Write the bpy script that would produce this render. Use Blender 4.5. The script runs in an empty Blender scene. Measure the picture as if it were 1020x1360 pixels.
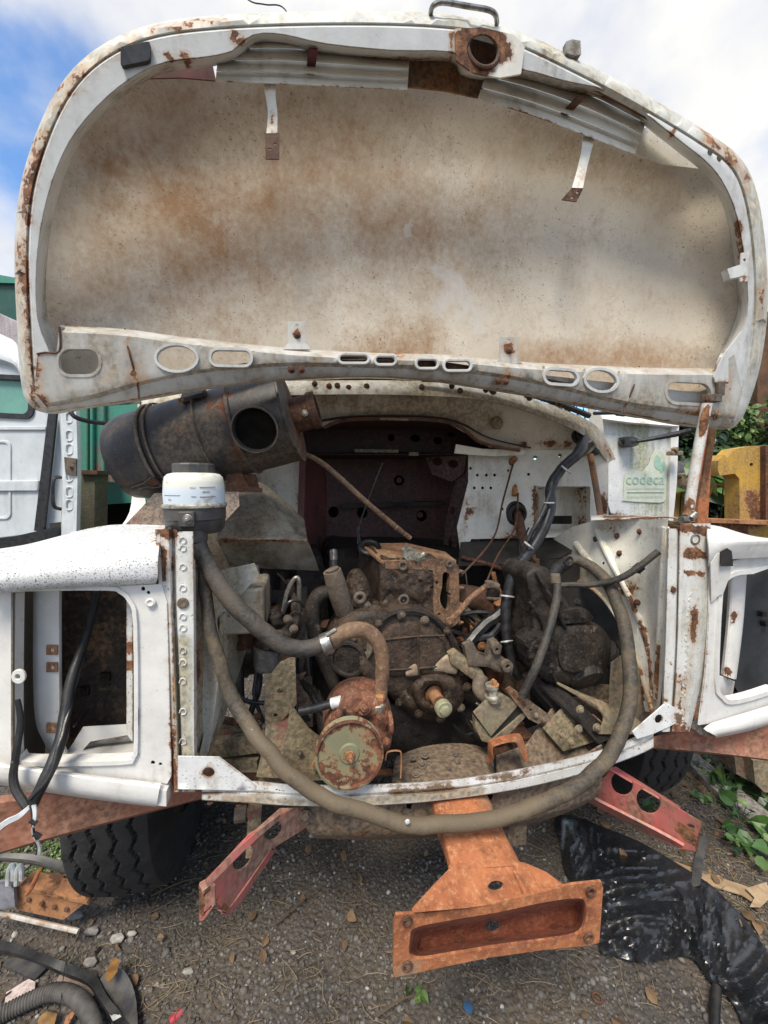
import bpy, bmesh, math, random
import numpy as np
from mathutils import Vector, Matrix, noise, geometry
random.seed(7); np.random.seed(7)
S = bpy.context.scene
COL = S.collection
PI = math.pi
# ------------------------------------------------------------------ camera
FPX, CX, CY = 540.0, 510.0, 680.0          # focal length and centre in photo pixels
CAMH, PITCH = 1.5, math.radians(4.4)
CAM = Vector((0, 0, CAMH))
cd = bpy.data.cameras.new('camera'); cam = bpy.data.objects.new('camera', cd); COL.objects.link(cam)
cd.sensor_fit = 'VERTICAL'; cd.sensor_height = 36; cd.sensor_width = 27
cd.lens = FPX/1360*36; cd.clip_start = 0.02; cd.clip_end = 2000
cam.location = CAM; cam.rotation_euler = (PI/2-PITCH, 0, 0)
S.camera = cam
# ------------------------------------------------------------------ sky and sun
SUN_EL, SUN_ROT = math.radians(58), math.radians(200)
wd = bpy.data.worlds.new('World'); S.world = wd; wd.use_nodes = True
nt = wd.node_tree; nt.nodes.clear()
def wn(t, **k):
    n = nt.nodes.new(t)
    for a, b in k.items(): setattr(n, a, b)
    return n
sky = wn('ShaderNodeTexSky', sky_type='NISHITA', sun_disc=False, sun_elevation=SUN_EL, sun_rotation=SUN_ROT)
sky.dust_density = .6; sky.ozone_density = 2.5
tc = wn('ShaderNodeTexCoord'); mp = wn('ShaderNodeMapping'); mp.inputs['Scale'].default_value = (1, 1, 1.3); mp.inputs['Location'].default_value = (1.2, 4.1, .3)
n1 = wn('ShaderNodeTexNoise'); n1.inputs['Scale'].default_value = 2.1; n1.inputs['Detail'].default_value = 9; n1.inputs['Roughness'].default_value = .52; n1.inputs['Distortion'].default_value = .12
n2 = wn('ShaderNodeTexNoise'); n2.inputs['Scale'].default_value = 4.5; n2.inputs['Detail'].default_value = 6
r1 = wn('ShaderNodeMapRange', interpolation_type='SMOOTHSTEP'); r1.inputs[1].default_value = .37; r1.inputs[2].default_value = .56
r2 = wn('ShaderNodeMapRange'); r2.inputs[1].default_value = .3; r2.inputs[2].default_value = .7
cc = wn('ShaderNodeMix', data_type='RGBA'); cc.inputs[6].default_value = (3.7, 4.0, 4.7, 1); cc.inputs[7].default_value = (6.3, 6.1, 5.7, 1)
mx = wn('ShaderNodeMix', data_type='RGBA')
bg = wn('ShaderNodeBackground'); bg.inputs[1].default_value = .1
wo = wn('ShaderNodeOutputWorld')
L = nt.links.new
L(tc.outputs['Generated'], mp.inputs[0]); L(mp.outputs[0], n1.inputs[0]); L(mp.outputs[0], n2.inputs[0])
L(n1.outputs[0], r1.inputs[0]); L(n2.outputs[0], r2.inputs[0]); L(r2.outputs[0], cc.inputs[0])
sb = wn('ShaderNodeMix', data_type='RGBA', blend_type='MULTIPLY'); sb.inputs[0].default_value = 1; sb.inputs[7].default_value = (1.0, 1.25, 1.45, 1)
L(sky.outputs[0], sb.inputs[6])
L(r1.outputs[0], mx.inputs[0]); L(sb.outputs[2], mx.inputs[6]); L(cc.outputs[2], mx.inputs[7])
L(mx.outputs[2], bg.inputs[0]); L(bg.outputs[0], wo.inputs[0])
sd = bpy.data.lights.new('sun', 'SUN'); sun = bpy.data.objects.new('sun', sd); COL.objects.link(sun)
sd.energy = 2.5; sd.angle = math.radians(20); sd.color = (1, .92, .79)
# direction towards the sun for the sky's rotation: measured from +Y clockwise
sdir = Vector((math.sin(SUN_ROT)*math.cos(SUN_EL), math.cos(SUN_ROT)*math.cos(SUN_EL), math.sin(SUN_EL)))
sun.rotation_euler = sdir.to_track_quat('Z', 'Y').to_euler()
S.view_settings.view_transform = 'Standard'; S.view_settings.look = 'None'
S.view_settings.gamma = 1; S.view_settings.use_curve_mapping = False
S.view_settings.exposure = 0.86
# ------------------------------------------------------------------ frames of reference
FW = Vector((0, math.cos(PITCH), -math.sin(PITCH))); UPV = Vector((0, math.sin(PITCH), math.cos(PITCH)))
YAW = math.radians(10.7)
UD = Vector((math.cos(YAW), math.sin(YAW), 0)); WD = Vector((-math.sin(YAW), math.cos(YAW), 0)); ZD = Vector((0, 0, 1))
ORG = Vector((.205, 1.06, 0))               # centre of the truck's nose, at the ground
def ray(x, y): return Vector(((x-CX)/FPX, 0, 0)) + FW - UPV*((y-CY)/FPX)
def T(x, y, w):                             # photo pixel on the truck's cross plane w metres behind its nose
    d = ray(x, y); return CAM + d*(((ORG-CAM).dot(WD)+w)/d.dot(WD))
def D(x, y, q):                             # photo pixel at world depth q
    d = ray(x, y); return CAM + d*(q/d.y)
def G(x, y, z=0.0):                         # photo pixel on a level z
    d = ray(x, y); return CAM + d*((z-CAMH)/d.z)
def U(u, w, z): return ORG + UD*u + WD*w + ZD*z
def proj(p):
    v = p-CAM; f = max(v.dot(FW), .01); return CX+v.x/f*FPX, CY-v.dot(UPV)/f*FPX
def mpp(p): return max((p-CAM).dot(FW), .05)/FPX   # metres per photo pixel at a point
# ------------------------------------------------------------------ curves and outlines
def cr(pts, n=6, closed=False):
    P = [tuple(p) for p in pts]; m = len(P); out = []
    rng = range(m if closed else m-1)
    for i in rng:
        g = (lambda k: P[k % m]) if closed else (lambda k: P[min(max(k, 0), m-1)])
        a, b, c, d = g(i-1), g(i), g(i+1), g(i+2)
        for s in range(n):
            t = s/n
            out.append(tuple(.5*((2*b[k])+(-a[k]+c[k])*t+(2*a[k]-5*b[k]+4*c[k]-d[k])*t*t+(-a[k]+3*b[k]-3*c[k]+d[k])*t**3) for k in range(len(b))))
    if not closed: out.append(P[-1])
    return out
def oval(cx, cy, rx, ry=None, a=0, n=18):
    ry = rx if ry is None else ry; a = math.radians(a)
    return [(cx+rx*math.cos(t)*math.cos(a)-ry*math.sin(t)*math.sin(a), cy+rx*math.cos(t)*math.sin(a)+ry*math.sin(t)*math.cos(a)) for t in [2*PI*i/n for i in range(n)]]
def rrect(x0, y0, x1, y1, r, n=4, dy=0):
    o = []
    for (cx, cy, s) in ((x1-r, y0+r, -PI/2), (x1-r, y1-r, 0), (x0+r, y1-r, PI/2), (x0+r, y0+r, PI)):
        for i in range(n+1):
            t = s+PI/2*i/n; X = cx+r*math.cos(t); o.append((X, cy+r*math.sin(t)+dy*(X-x0)/(x1-x0)))
    return o
def resamp(poly, g, closed=True):
    o = []; n = len(poly)
    for i in range(n if closed else n-1):
        a, b = poly[i], poly[(i+1) % n]; k = max(1, int(math.ceil(math.dist(a, b)/g)))
        for j in range(k): o.append((a[0]+(b[0]-a[0])*j/k, a[1]+(b[1]-a[1])*j/k))
    if not closed: o.append(tuple(poly[-1][:2]))
    return o
def offs(poly, d):                          # moves a closed outline inwards by d
    n = len(poly); A = sum(poly[i][0]*poly[(i+1) % n][1]-poly[(i+1) % n][0]*poly[i][1] for i in range(n)); s = 1 if A > 0 else -1
    o = []
    for i in range(n):
        a, b, c = poly[i-1], poly[i], poly[(i+1) % n]
        tx, ty = c[0]-a[0], c[1]-a[1]; l = math.hypot(tx, ty) or 1
        o.append((b[0]-ty/l*d*s, b[1]+tx/l*d*s))
    return o
def inside(P, poly):
    P = np.asarray(P, float); q = np.asarray(poly, float); x, y = P[:, 0], P[:, 1]; r = np.zeros(len(P), bool)
    x0, y0 = q[:, 0], q[:, 1]; x1, y1 = np.roll(x0, -1), np.roll(y0, -1)
    for a, b, c, d in zip(x0, y0, x1, y1):
        if b == d: continue
        r ^= ((b > y) != (d > y)) & (x < (c-a)*(y-b)/(d-b)+a)
    return r
def distp(P, poly, closed=True):
    P = np.asarray(P, float); q = np.asarray(poly, float)[:, :2]
    A = q if closed else q[:-1]; B = np.roll(q, -1, 0) if closed else q[1:]
    if len(q) == 1: return np.hypot(P[:, 0]-q[0, 0], P[:, 1]-q[0, 1])
    m = np.full(len(P), 1e9)
    for a, b in zip(A, B):
        e = b-a; l = e.dot(e) or 1e-9; t = np.clip(((P-a)@e)/l, 0, 1); m = np.minimum(m, np.hypot(*(P-a-t[:, None]*e).T))
    return m
def fbm(p, f, o=3): return noise.fractal(Vector(p)*f, .8, 2.1, o)
# ------------------------------------------------------------------ objects
def things_empty(name, loc, label=None, cat=None, group=None):
    e = bpy.data.objects.new(name, None); COL.objects.link(e); e.location = loc; e.empty_display_size = .1
    if label: e['label'] = label
    if cat: e['category'] = cat
    if group: e['group'] = group
    return e
WL = {}
def wloc(o): return WL.get(o.name, Vector((0, 0, 0)))
def obj(name, geo, mat, parent=None, smooth=35, bev=0, rust=None, dirt=None, label=None, cat=None, group=None, kind=None, base=False, seg=2):
    vs, fs = [], []
    if isinstance(geo, tuple): geo = [geo]
    for v, f in geo:
        o = len(vs); vs += [Vector(p) for p in v]; fs += [[i+o for i in q] for q in f]
    lo = Vector([min(v[k] for v in vs) for k in range(3)]); hi = Vector([max(v[k] for v in vs) for k in range(3)])
    c = (lo+hi)/2
    if parent is None: c.z = lo.z
    me = bpy.data.meshes.new(name); me.from_pydata([v-c for v in vs], [], fs)
    me.validate()
    bm = bmesh.new(); bm.from_mesh(me)
    bmesh.ops.recalc_face_normals(bm, faces=bm.faces); bm.to_mesh(me); bm.free()
    for key, st in (('rust', rust), ('dirt', dirt)):
        if st:
            at = me.attributes.new(key, 'FLOAT', 'POINT')
            P = np.array([proj(v.co+c) for v in me.vertices]); val = np.zeros(len(P))
            for s in st:
                pl, r, k = s; pl = [pl] if not isinstance(pl, list) else pl
                d = distp(P, pl, False); val = np.maximum(val, k*np.clip(1-d/r, 0, 1))
            at.data.foreach_set('value', val.astype(np.float32))
    if smooth:
        me.shade_smooth()
        me.set_sharp_from_angle(angle=math.radians(smooth))
    o = bpy.data.objects.new(name, me); COL.objects.link(o); WL[o.name] = c
    if mat: me.materials.append(mat)
    if parent is not None:
        o.parent = parent; o.location = c-(parent.location.copy() if parent.parent is None and parent.type == 'EMPTY' else wloc(parent))
    else: o.location = c
    if bev:
        b = o.modifiers.new('bevel', 'BEVEL'); b.width = bev; b.segments = seg; b.limit_method = 'ANGLE'; b.angle_limit = math.radians(40); b.harden_normals = False
    for k, v in (('label', label), ('category', cat), ('group', group), ('kind', kind)):
        if v: o[k] = v
    return o
def clone(o, loc, rot=None, parent=None, label=None, sc=None):
    c = o.copy(); COL.objects.link(c); c.location = loc
    if rot is not None: c.rotation_euler = rot
    if sc is not None: c.scale = sc
    if parent is not None: c.parent = parent
    if label: c['label'] = label
    return c
# ------------------------------------------------------------------ shapes
def sheet(outline, w, th=.003, holes=(), grid=16, M=T, smooth=False, disp=None, n=5, back=None, extra=()):
    out = cr(outline, n, True) if smooth else outline
    O = resamp(out, grid); H = [resamp(h, grid) for h in holes]
    fn = w if callable(w) else (lambda x, y: w)
    V = [Vector(p[:2]) for p in O]; E = [(i, (i+1) % len(O)) for i in range(len(O))]
    for h in H:
        b = len(V); V += [Vector(p[:2]) for p in h]; E += [(b+i, b+(i+1) % len(h)) for i in range(len(h))]
    X = []
    for e, cl in extra:
        e = resamp(e, grid, cl); m = len(e); X.append(e); ins = inside(e, O) & (distp(e, O) > 1)
        for h in H: ins &= ~inside(e, h) & (distp(e, h) > 1)
        ids = {}
        for i in range(m):
            if ins[i]: ids[i] = len(V); V.append(Vector(e[i][:2]))
        E += [(ids[i], ids[(i+1) % m]) for i in range(m if cl else m-1) if i in ids and (i+1) % m in ids]
    xs = [p[0] for p in O]; ys = [p[1] for p in O]
    gx = np.arange(min(xs)+grid/2, max(xs), grid); gy = np.arange(min(ys)+grid/2, max(ys), grid)
    if len(gx) and len(gy):
        gp = np.array([(a+random.uniform(-.2, .2)*grid, b+random.uniform(-.2, .2)*grid) for a in gx for b in gy])
        k = inside(gp, O) & (distp(gp, O) > grid*.45)
        for h in H: k &= ~inside(gp, h) & (distp(gp, h) > grid*.45)
        for e in X: k &= distp(gp, e, False) > grid*.4
        V += [Vector(p) for p in gp[k]]
    r = geometry.delaunay_2d_cdt(V, E, [], 0, 1e-4)
    P = [tuple(v) for v in r[0]]; F = [f for f in r[2]]
    if not F: return [], []
    ce = np.array([[sum(P[i][0] for i in f)/len(f), sum(P[i][1] for i in f)/len(f)] for f in F])
    k = inside(ce, O)
    for h in H: k &= ~inside(ce, h)
    F = [list(f) for f, q in zip(F, k) if q]
    used = sorted({i for f in F for i in f}); mp_ = {i: j for j, i in enumerate(used)}
    F = [[mp_[i] for i in f] for f in F]; P = [P[i] for i in used]
    front = []
    for (x, y) in P:
        q = M(x, y, fn(x, y))
        if disp: q = q + (CAM-q).normalized()*disp[0]*fbm(q, disp[1])
        front.append(q)
    if not th: return front, F
    bd = WD if M is T else (back or Vector((0, 1, 0)))
    if back: bd = back
    m = len(P); ec = {}
    for f in F:
        for i in range(3):
            a, b = f[i], f[(i+1) % 3]; ec[(a, b)] = ec.get((a, b), 0)+1
    side = [[b, a, a+m, b+m] for (a, b) in ec if (b, a) not in ec]
    return front+[p+bd*th for p in front], F+[[i+m for i in reversed(f)] for f in F]+side
def infl(outline, w, th, bulge=.02, k=10, holes=(), grid=6, disp=(.003, 60), M=T, smooth=True):   # a casting: front swells away from its edge
    out = cr(outline, 4, True) if smooth else outline
    P = resamp(out, grid); fn = w if callable(w) else (lambda x, y: w)
    hs = list(holes)
    def g(x, y):
        d = float(distp([(x, y)], P)[0])
        for h in hs: d = min(d, float(distp([(x, y)], h)[0])*1.5)
        t = min(d/k, 1); return fn(x, y)-bulge*math.sqrt(max(0, 1-(1-t)**2))
    return sheet(out, g, th, holes, grid, M, False, disp)
def loft(rows, nu=6, nv=4, th=.002, M=T, lin_v=False, lin_u=False):
    R = [[M(*p) if not isinstance(p, Vector) else p for p in r] for r in rows]
    def dens(r, n, lin):
        if not lin: return [Vector(p) for p in cr(r, n)]
        o = []
        for a, b in zip(r[:-1], r[1:]):
            for s in range(n): o.append(a.lerp(b, s/n))
        return o+[r[-1]]
    R = [dens(r, nu, lin_u) for r in R]; cols = list(zip(*R)); C2 = [dens(c, nv, lin_v) for c in cols]
    nc, nr = len(C2), len(C2[0]); V = [C2[i][j] for j in range(nr) for i in range(nc)]
    F = [[j*nc+i, j*nc+i+1, (j+1)*nc+i+1, (j+1)*nc+i] for j in range(nr-1) for i in range(nc-1)]
    if not th: return V, F
    N = [Vector((0, 0, 0)) for _ in V]
    for f in F:
        nn = (V[f[2]]-V[f[0]]).cross(V[f[3]]-V[f[1]])
        for i in f: N[i] += nn
    m = len(V); s = 1 if sum(n.dot(v-CAM) for n, v in zip(N, V)) > 0 else -1
    B = [v+(n.normalized() if n.length > 0 else WD)*th*s for v, n in zip(V, N)]
    rim = [j*nc for j in range(nr)]; F2 = F+[[i+m for i in reversed(f)] for f in F]
    bl = [i for i in range(nc)]+[j*nc+nc-1 for j in range(1, nr)]+[(nr-1)*nc+i for i in range(nc-2, -1, -1)]+[j*nc for j in range(nr-2, 0, -1)]
    for a, b in zip(bl, bl[1:]+bl[:1]): F2.append([b, a, a+m, b+m])
    return V+B, F2
def sweep(pts, rad, seg=10, caps=True):
    n = len(pts); V = []; F = []
    t0 = (pts[1]-pts[0]).normalized(); ref = Vector((0, 0, 1)) if abs(t0.z) < .9 else Vector((1, 0, 0)); nx = t0.cross(ref).normalized()
    for i, p in enumerate(pts):
        t = (pts[min(i+1, n-1)]-pts[max(i-1, 0)]).normalized()
        nx = (nx-t*nx.dot(t)).normalized(); ny = t.cross(nx); r = rad[i] if isinstance(rad, list) else rad
        for j in range(seg):
            a = 2*PI*j/seg; V.append(p+(nx*math.cos(a)+ny*math.sin(a))*r)
    for i in range(n-1):
        for j in range(seg): F.append([i*seg+j, i*seg+(j+1) % seg, (i+1)*seg+(j+1) % seg, (i+1)*seg+j])
    if caps: F += [list(range(seg))[::-1], [(n-1)*seg+j for j in range(seg)]]
    return V, F
def tube(pts, r, seg=10, n=7, M=T, wob=0, px=True, caps=True, rib=0):
    P = cr([tuple(M(*p[:3])) for p in pts], n); P = [Vector(p) for p in P]
    if rib:
        Q = [];
        for a, b in zip(P[:-1], P[1:]):
            k = max(1, int((b-a).length/(rib/2)));
            for s in range(k): Q.append(a.lerp(b, s/k))
        P = Q+[P[-1]]
    if wob: P = [p+Vector((fbm(p, 9), fbm(p+Vector((5, 5, 5)), 9), fbm(p+Vector((9, 2, 1)), 9)))*wob for p in P]
    if isinstance(r, (list, tuple)):
        m = len(P); rr = [r[min(int(i/(m-1)*(len(r)-1)), len(r)-2)]*(1-(i/(m-1)*(len(r)-1)-min(int(i/(m-1)*(len(r)-1)), len(r)-2)))+r[min(int(i/(m-1)*(len(r)-1)), len(r)-2)+1]*(i/(m-1)*(len(r)-1)-min(int(i/(m-1)*(len(r)-1)), len(r)-2)) for i in range(m)]
    else: rr = [r]*len(P)
    rad = [q*(mpp(p) if px else 1) for q, p in zip(rr, P)]
    if rib: rad = [q*(1 if i % 2 else .88) for i, q in enumerate(rad)]
    return sweep(P, rad, seg, caps)
def lathe(o, ax, prof, seg=28, caps=True, ecc=1):
    ax = ax.normalized(); ref = Vector((0, 0, 1)) if abs(ax.z) < .9 else Vector((0, 1, 0)); X = ax.cross(ref).normalized(); Y = X.cross(ax)
    V = []; F = []; n = len(prof)
    for r, h in prof:
        for j in range(seg):
            a = 2*PI*j/seg; V.append(o+ax*h+(X*math.cos(a)+Y*math.sin(a)*ecc)*r)
    for i in range(n-1):
        for j in range(seg): F.append([i*seg+j, i*seg+(j+1) % seg, (i+1)*seg+(j+1) % seg, (i+1)*seg+j])
    if caps: F += [list(range(seg))[::-1], [(n-1)*seg+j for j in range(seg)]]
    return V, F
def box(c, X, Y, Z):                        # half vectors
    V = [c+X*a+Y*b+Z*d for a in (-1, 1) for b in (-1, 1) for d in (-1, 1)]
    return V, [[0, 1, 3, 2], [4, 6, 7, 5], [0, 4, 5, 1], [2, 3, 7, 6], [0, 2, 6, 4], [1, 5, 7, 3]]
def beam(a, b, h, d, up=ZD):                # bar between two points, h high (half) and d deep (half)
    t = (b-a).normalized(); s = t.cross(up).normalized(); u = s.cross(t)
    return box((a+b)/2, (b-a)/2, s*d, u*h)
def bolt(p, r, ax=None, h=None, wash=True, hexa=True):
    r = r*.8
    ax = ax or -WD; h = h or r*.8; g = []
    if wash: g.append(lathe(p, ax, [(r*1.45, 0), (r*1.45, h*.2), (r*1.35, h*.3)], 16))
    g.append(lathe(p+ax*h*.2, ax, [(r, 0), (r, h*.8), (r*.86, h)], 6 if hexa else 12))
    g.append(lathe(p+ax*h*1.1, ax, [(r*.5, 0), (r*.5, h*.45), (r*.4, h*.55)], 8))
    return g
def boltT(x, y, w, rpx, **k): p = T(x, y, w); return bolt(p, rpx*mpp(p), **k)
def ringT(x, y, w, R, r, ax=None, M=T):
    p = M(x, y, w); s = mpp(p); ax = ax or -WD
    return lathe(p, ax, [(R*s+r*s*math.cos(t), r*s*math.sin(t)) for t in [2*PI*i/8 for i in range(9)]], 28, False)
# ------------------------------------------------------------------ materials
class NB:
    def __init__(s, name):
        s.m = bpy.data.materials.new(name); s.m.use_nodes = True; s.t = s.m.node_tree; s.t.nodes.clear()
        s.out = s.t.nodes.new('ShaderNodeOutputMaterial'); s.b = s.t.nodes.new('ShaderNodeBsdfPrincipled'); s.t.links.new(s.b.outputs[0], s.out.inputs[0])
        g = s.t.nodes.new('ShaderNodeNewGeometry'); s.pos = g.outputs['Position']; s.g = g
    def ln(s, a, b): s.t.links.new(a, b)
    def _in(s, n, i, v):
        if hasattr(v, 'links') or hasattr(v, 'is_output'): s.ln(v, n.inputs[i])
        else: n.inputs[i].default_value = v
    def noise(s, sc, det=4, ro=.6, dist=0, vec=None, st=None):
        n = s.t.nodes.new('ShaderNodeTexNoise'); v = vec or s.pos
        if st:
            m = s.t.nodes.new('ShaderNodeMapping'); m.inputs['Scale'].default_value = st; s.ln(v, m.inputs[0]); v = m.outputs[0]
        s.ln(v, n.inputs['Vector']); n.inputs['Scale'].default_value = sc; n.inputs['Detail'].default_value = det; n.inputs['Roughness'].default_value = ro; n.inputs['Distortion'].default_value = dist
        return n.outputs[0]
    def vor(s, sc, feat='F1', out=0, vec=None):
        n = s.t.nodes.new('ShaderNodeTexVoronoi'); n.feature = feat; s.ln(vec or s.pos, n.inputs['Vector']); n.inputs['Scale'].default_value = sc; return n.outputs[out]
    def ma(s, op, a, b=0.0, c=None, clamp=False):
        n = s.t.nodes.new('ShaderNodeMath'); n.operation = op; n.use_clamp = clamp; s._in(n, 0, a); s._in(n, 1, b)
        if c is not None: s._in(n, 2, c)
        return n.outputs[0]
    def mr(s, v, a, b, c=0, d=1, sm=False):
        n = s.t.nodes.new('ShaderNodeMapRange'); s._in(n, 0, v); n.inputs[1].default_value = a; n.inputs[2].default_value = b; n.inputs[3].default_value = c; n.inputs[4].default_value = d
        if sm: n.interpolation_type = 'SMOOTHSTEP'
        return n.outputs[0]
    def mix(s, f, a, b, bt='MIX'):
        n = s.t.nodes.new('ShaderNodeMix'); n.data_type = 'RGBA'; n.blend_type = bt
        s._in(n, 0, f)
        for i, v in ((6, a), (7, b)): s._in(n, i, v if hasattr(v, 'is_output') else (*v, 1))
        return n.outputs[2]
    def attr(s, nm):
        n = s.t.nodes.new('ShaderNodeAttribute'); n.attribute_name = nm; return n.outputs['Fac']
    def bump(s, h, st=.5, d=.002):
        n = s.t.nodes.new('ShaderNodeBump'); s._in(n, 'Height', h); n.inputs['Strength'].default_value = st; n.inputs['Distance'].default_value = d; s.ln(n.outputs[0], s.b.inputs['Normal'])
    def edge(s, r=.004):
        n = s.t.nodes.new('ShaderNodeBevel'); n.samples = 3; n.inputs[0].default_value = r
        v = s.t.nodes.new('ShaderNodeVectorMath'); v.operation = 'DOT_PRODUCT'; s.ln(n.outputs[0], v.inputs[0]); s.ln(s.g.outputs['Normal'], v.inputs[1])
        return s.mr(v.outputs['Value'], .995, .85)
    def set(s, col=None, rough=None, metal=None, spec=None):
        for i, v in (('Base Color', col), ('Roughness', rough), ('Metallic', metal), ('Specular IOR Level', spec)):
            if v is not None: s._in(s.b, i, v if (hasattr(v, 'is_output') or not isinstance(v, tuple)) else (*v, 1))
        return s.m
RD, RM, RO = (.06, .026, .015), (.20, .085, .040), (.42, .20, .085)
def paint(name, base, cov=0.0, dirt=.0, dcol=(.22, .16, .10), rough=.42, sc=9, edge=0, halo=.5, speck=0.0, rcol=None, under=None, bump=.25, metal=0, streak=1.0, spsc=150):
    N = NB(name); nA = N.noise(sc, 7, .68); nB = N.noise(70, 4, .6); nC = N.noise(330, 2, .6); ra = N.attr('rust'); da = N.attr('dirt')
    r = N.ma('MULTIPLY_ADD', nB, .35, N.ma('MULTIPLY', nA, .65)); r = N.ma('MULTIPLY_ADD', ra, .34, r); r = N.ma('ADD', r, cov-.03)
    if edge: r = N.ma('MULTIPLY_ADD', N.edge(edge if edge is not True else .004), .13, r)
    rm = N.mr(r, .61, .635); hl = N.mr(r, .49, .64, sm=True)
    st = N.noise(1, 5, .6, vec=N.pos, st=(26*streak, 26*streak, 3.2)); dd = N.noise(sc*.45, 6, .62)
    d = N.ma('MULTIPLY_ADD', st, .45, N.ma('MULTIPLY', dd, .55)); d = N.ma('MULTIPLY_ADD', da, .3, d); d = N.ma('ADD', d, dirt*.3-.05)
    dm = N.mr(d, .42, .66, sm=True)
    b2 = tuple(c*.82 for c in base); col = N.mix(N.mr(nA, .35, .65), base, b2)
    dc2 = N.mix(N.mr(nB, .38, .62), tuple(c*.5 for c in dcol), tuple(min(c*1.35, 1) for c in dcol))
    col = N.mix(N.ma('MULTIPLY', dm, .85), col, dc2)
    col = N.mix(N.mr(N.noise(38, 6, .8), .60, .70, 0, .45), col, tuple(c*.45 for c in dcol))
    col = N.mix(N.ma('MULTIPLY', hl, halo), col, (.42, .235, .11))
    if speck:
        sp = N.mr(N.noise(spsc, 3, .7), .66-speck, .70-speck); col = N.mix(sp, col, (.07, .045, .03))
    if under: col = N.mix(N.mr(r, .565, .57), col, under)
    rc = rcol or (RD, RM, RO)
    rr = N.mix(N.mr(nB, .38, .66), rc[0], rc[1]); rr = N.mix(N.mr(N.noise(28, 5, .7), .5, .72), rr, rc[2])
    col = N.mix(rm, col, rr)
    ro = N.ma('MULTIPLY_ADD', nA, .25, rough-.1); ro = N.ma('MAXIMUM', ro, N.ma('MULTIPLY', N.ma('MAXIMUM', rm, N.ma('MULTIPLY', dm, .8)), .85))
    h = N.ma('MULTIPLY_ADD', N.ma('MULTIPLY', rm, nC), 1.6, N.ma('MULTIPLY', nB, .5)); h = N.ma('MULTIPLY_ADD', nC, .25, h); h = N.ma('SUBTRACT', h, N.ma('MULTIPLY', rm, .5)); h = N.ma('MULTIPLY_ADD', N.noise(6.5, 2, .5), 4.5, h)
    N.bump(h, bump*2, .0016)
    return N.set(col, ro, metal)
def grease(name, a=(.009, .0075, .0065), b=(.055, .038, .027), t=.5, bump=1.0, dusty=(.16, .12, .085)):
    N = NB(name); nA = N.noise(22, 8, .7); nB = N.noise(110, 4, .65); nD = N.noise(7, 4, .6)
    col = N.mix(N.mr(N.ma('MULTIPLY_ADD', nB, .4, N.ma('MULTIPLY', nA, .6)), .47-.1*t, .68), a, b)
    col = N.mix(N.ma('MULTIPLY', N.mr(N.noise(45, 6, .75), .56, .66), N.mr(nD, .42, .6)), col, dusty)
    h = N.ma('MULTIPLY_ADD', nA, 1.6, nB); h = N.ma('MULTIPLY_ADD', N.noise(260, 3, .7), .7, h); N.bump(h, .9*bump, .0035)
    return N.set(col, N.mr(nA, .35, .65, .42, .85))
def rusty(name, a=RM, b=RO, c=(.44, .2, .085), dark=(.06, .025, .014), dirt=.3, dcol=(.2, .15, .1), bump=.5, sc=9, green=None):
    N = NB(name); nA = N.noise(sc, 8, .7); nB = N.noise(80, 5, .7); nC = N.noise(300, 3, .7); nD = N.noise(4, 4, .6)
    col = N.mix(N.mr(nA, .35, .6), a, b); col = N.mix(N.mr(nB, .5, .68), col, c)
    col = N.mix(N.ma('MULTIPLY', N.mr(N.noise(23, 6, .75), .53, .62), .8), col, dark); col = N.mix(N.mr(N.noise(150, 4, .8), .60, .70, 0, .7), col, dark)
    if green: col = N.mix(N.mr(N.noise(14, 6, .7), .48, .53), col, green)
    col = N.mix(N.ma('MULTIPLY', N.mr(N.ma('MULTIPLY_ADD', N.attr('dirt'), .4, nD), .6-.25*dirt, .7), .7), col, dcol)
    N.bump(N.ma('MULTIPLY_ADD', nC, .6, nB), bump, .003); return N.set(col, .82)
def rubber(name, a=(.03, .029, .028), b=(.115, .1, .078), lo=.42, hi=.62, rough=.6, bump=.3):
    N = NB(name); nA = N.noise(16, 9, .75); nB = N.noise(120, 4, .7)
    f = N.ma('MULTIPLY_ADD', N.attr('dirt'), .25, N.ma('MULTIPLY_ADD', nB, .3, N.ma('MULTIPLY', nA, .7)))
    col = N.mix(N.mr(f, lo, hi), a, b); col = N.mix(N.mr(N.noise(60, 5, .8), .67, .72), col, (.3, .28, .24)); N.bump(nB, bump, .002)
    return N.set(col, N.mr(nA, .4, .6, rough-.15, rough+.15))
def plain(name, a, b=None, rough=.5, metal=0, sc=30, bump=.2, lo=.4, hi=.6):
    N = NB(name); n = N.noise(sc, 5, .65); N.bump(N.noise(sc*6, 3), bump, .001)
    return N.set(N.mix(N.mr(n, lo, hi), a, b or tuple(c*.6 for c in a)), N.mr(n, .3, .7, rough-.1, rough+.1), metal)
WHITE = (.74, .75, .74)
m_front = paint('white_paint_front', (.79, .775, .735), -.055, -.2, rough=.38, edge=.003, dcol=(.4, .36, .28), halo=.3, speck=.0)
m_fendertop = paint('white_paint_mossy', (.80, .81, .81), -.05, .0, rough=.45, dcol=(.33, .33, .32), speck=.085, streak=3, spsc=290)
m_post = paint('white_paint_post', (.72, .72, .69), .0, .05, dcol=(.36, .32, .2), edge=.005, speck=.02, halo=.45)
m_bar = paint('white_paint_chipped', (.78, .79, .78), -.03, .0, dcol=(.36, .3, .2), edge=.006, speck=.03, rcol=((.12, .08, .05), (.2, .13, .085), (.28, .2, .12)), sc=14)
m_hoodrim = paint('hood_frame_paint', (.66, .67, .65), -.06, .0, dcol=(.36, .33, .28), rough=.5, halo=.55, edge=.003)
m_hoodlip = paint('hood_lip_paint', (.62, .63, .59), -.02, .2, dcol=(.42, .36, .24), rough=.55, halo=.7)
m_hoodbeam = paint('hood_brace_paint', (.52, .51, .475), -.05, .25, dcol=(.3, .25, .18), rough=.55, halo=.7)
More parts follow.
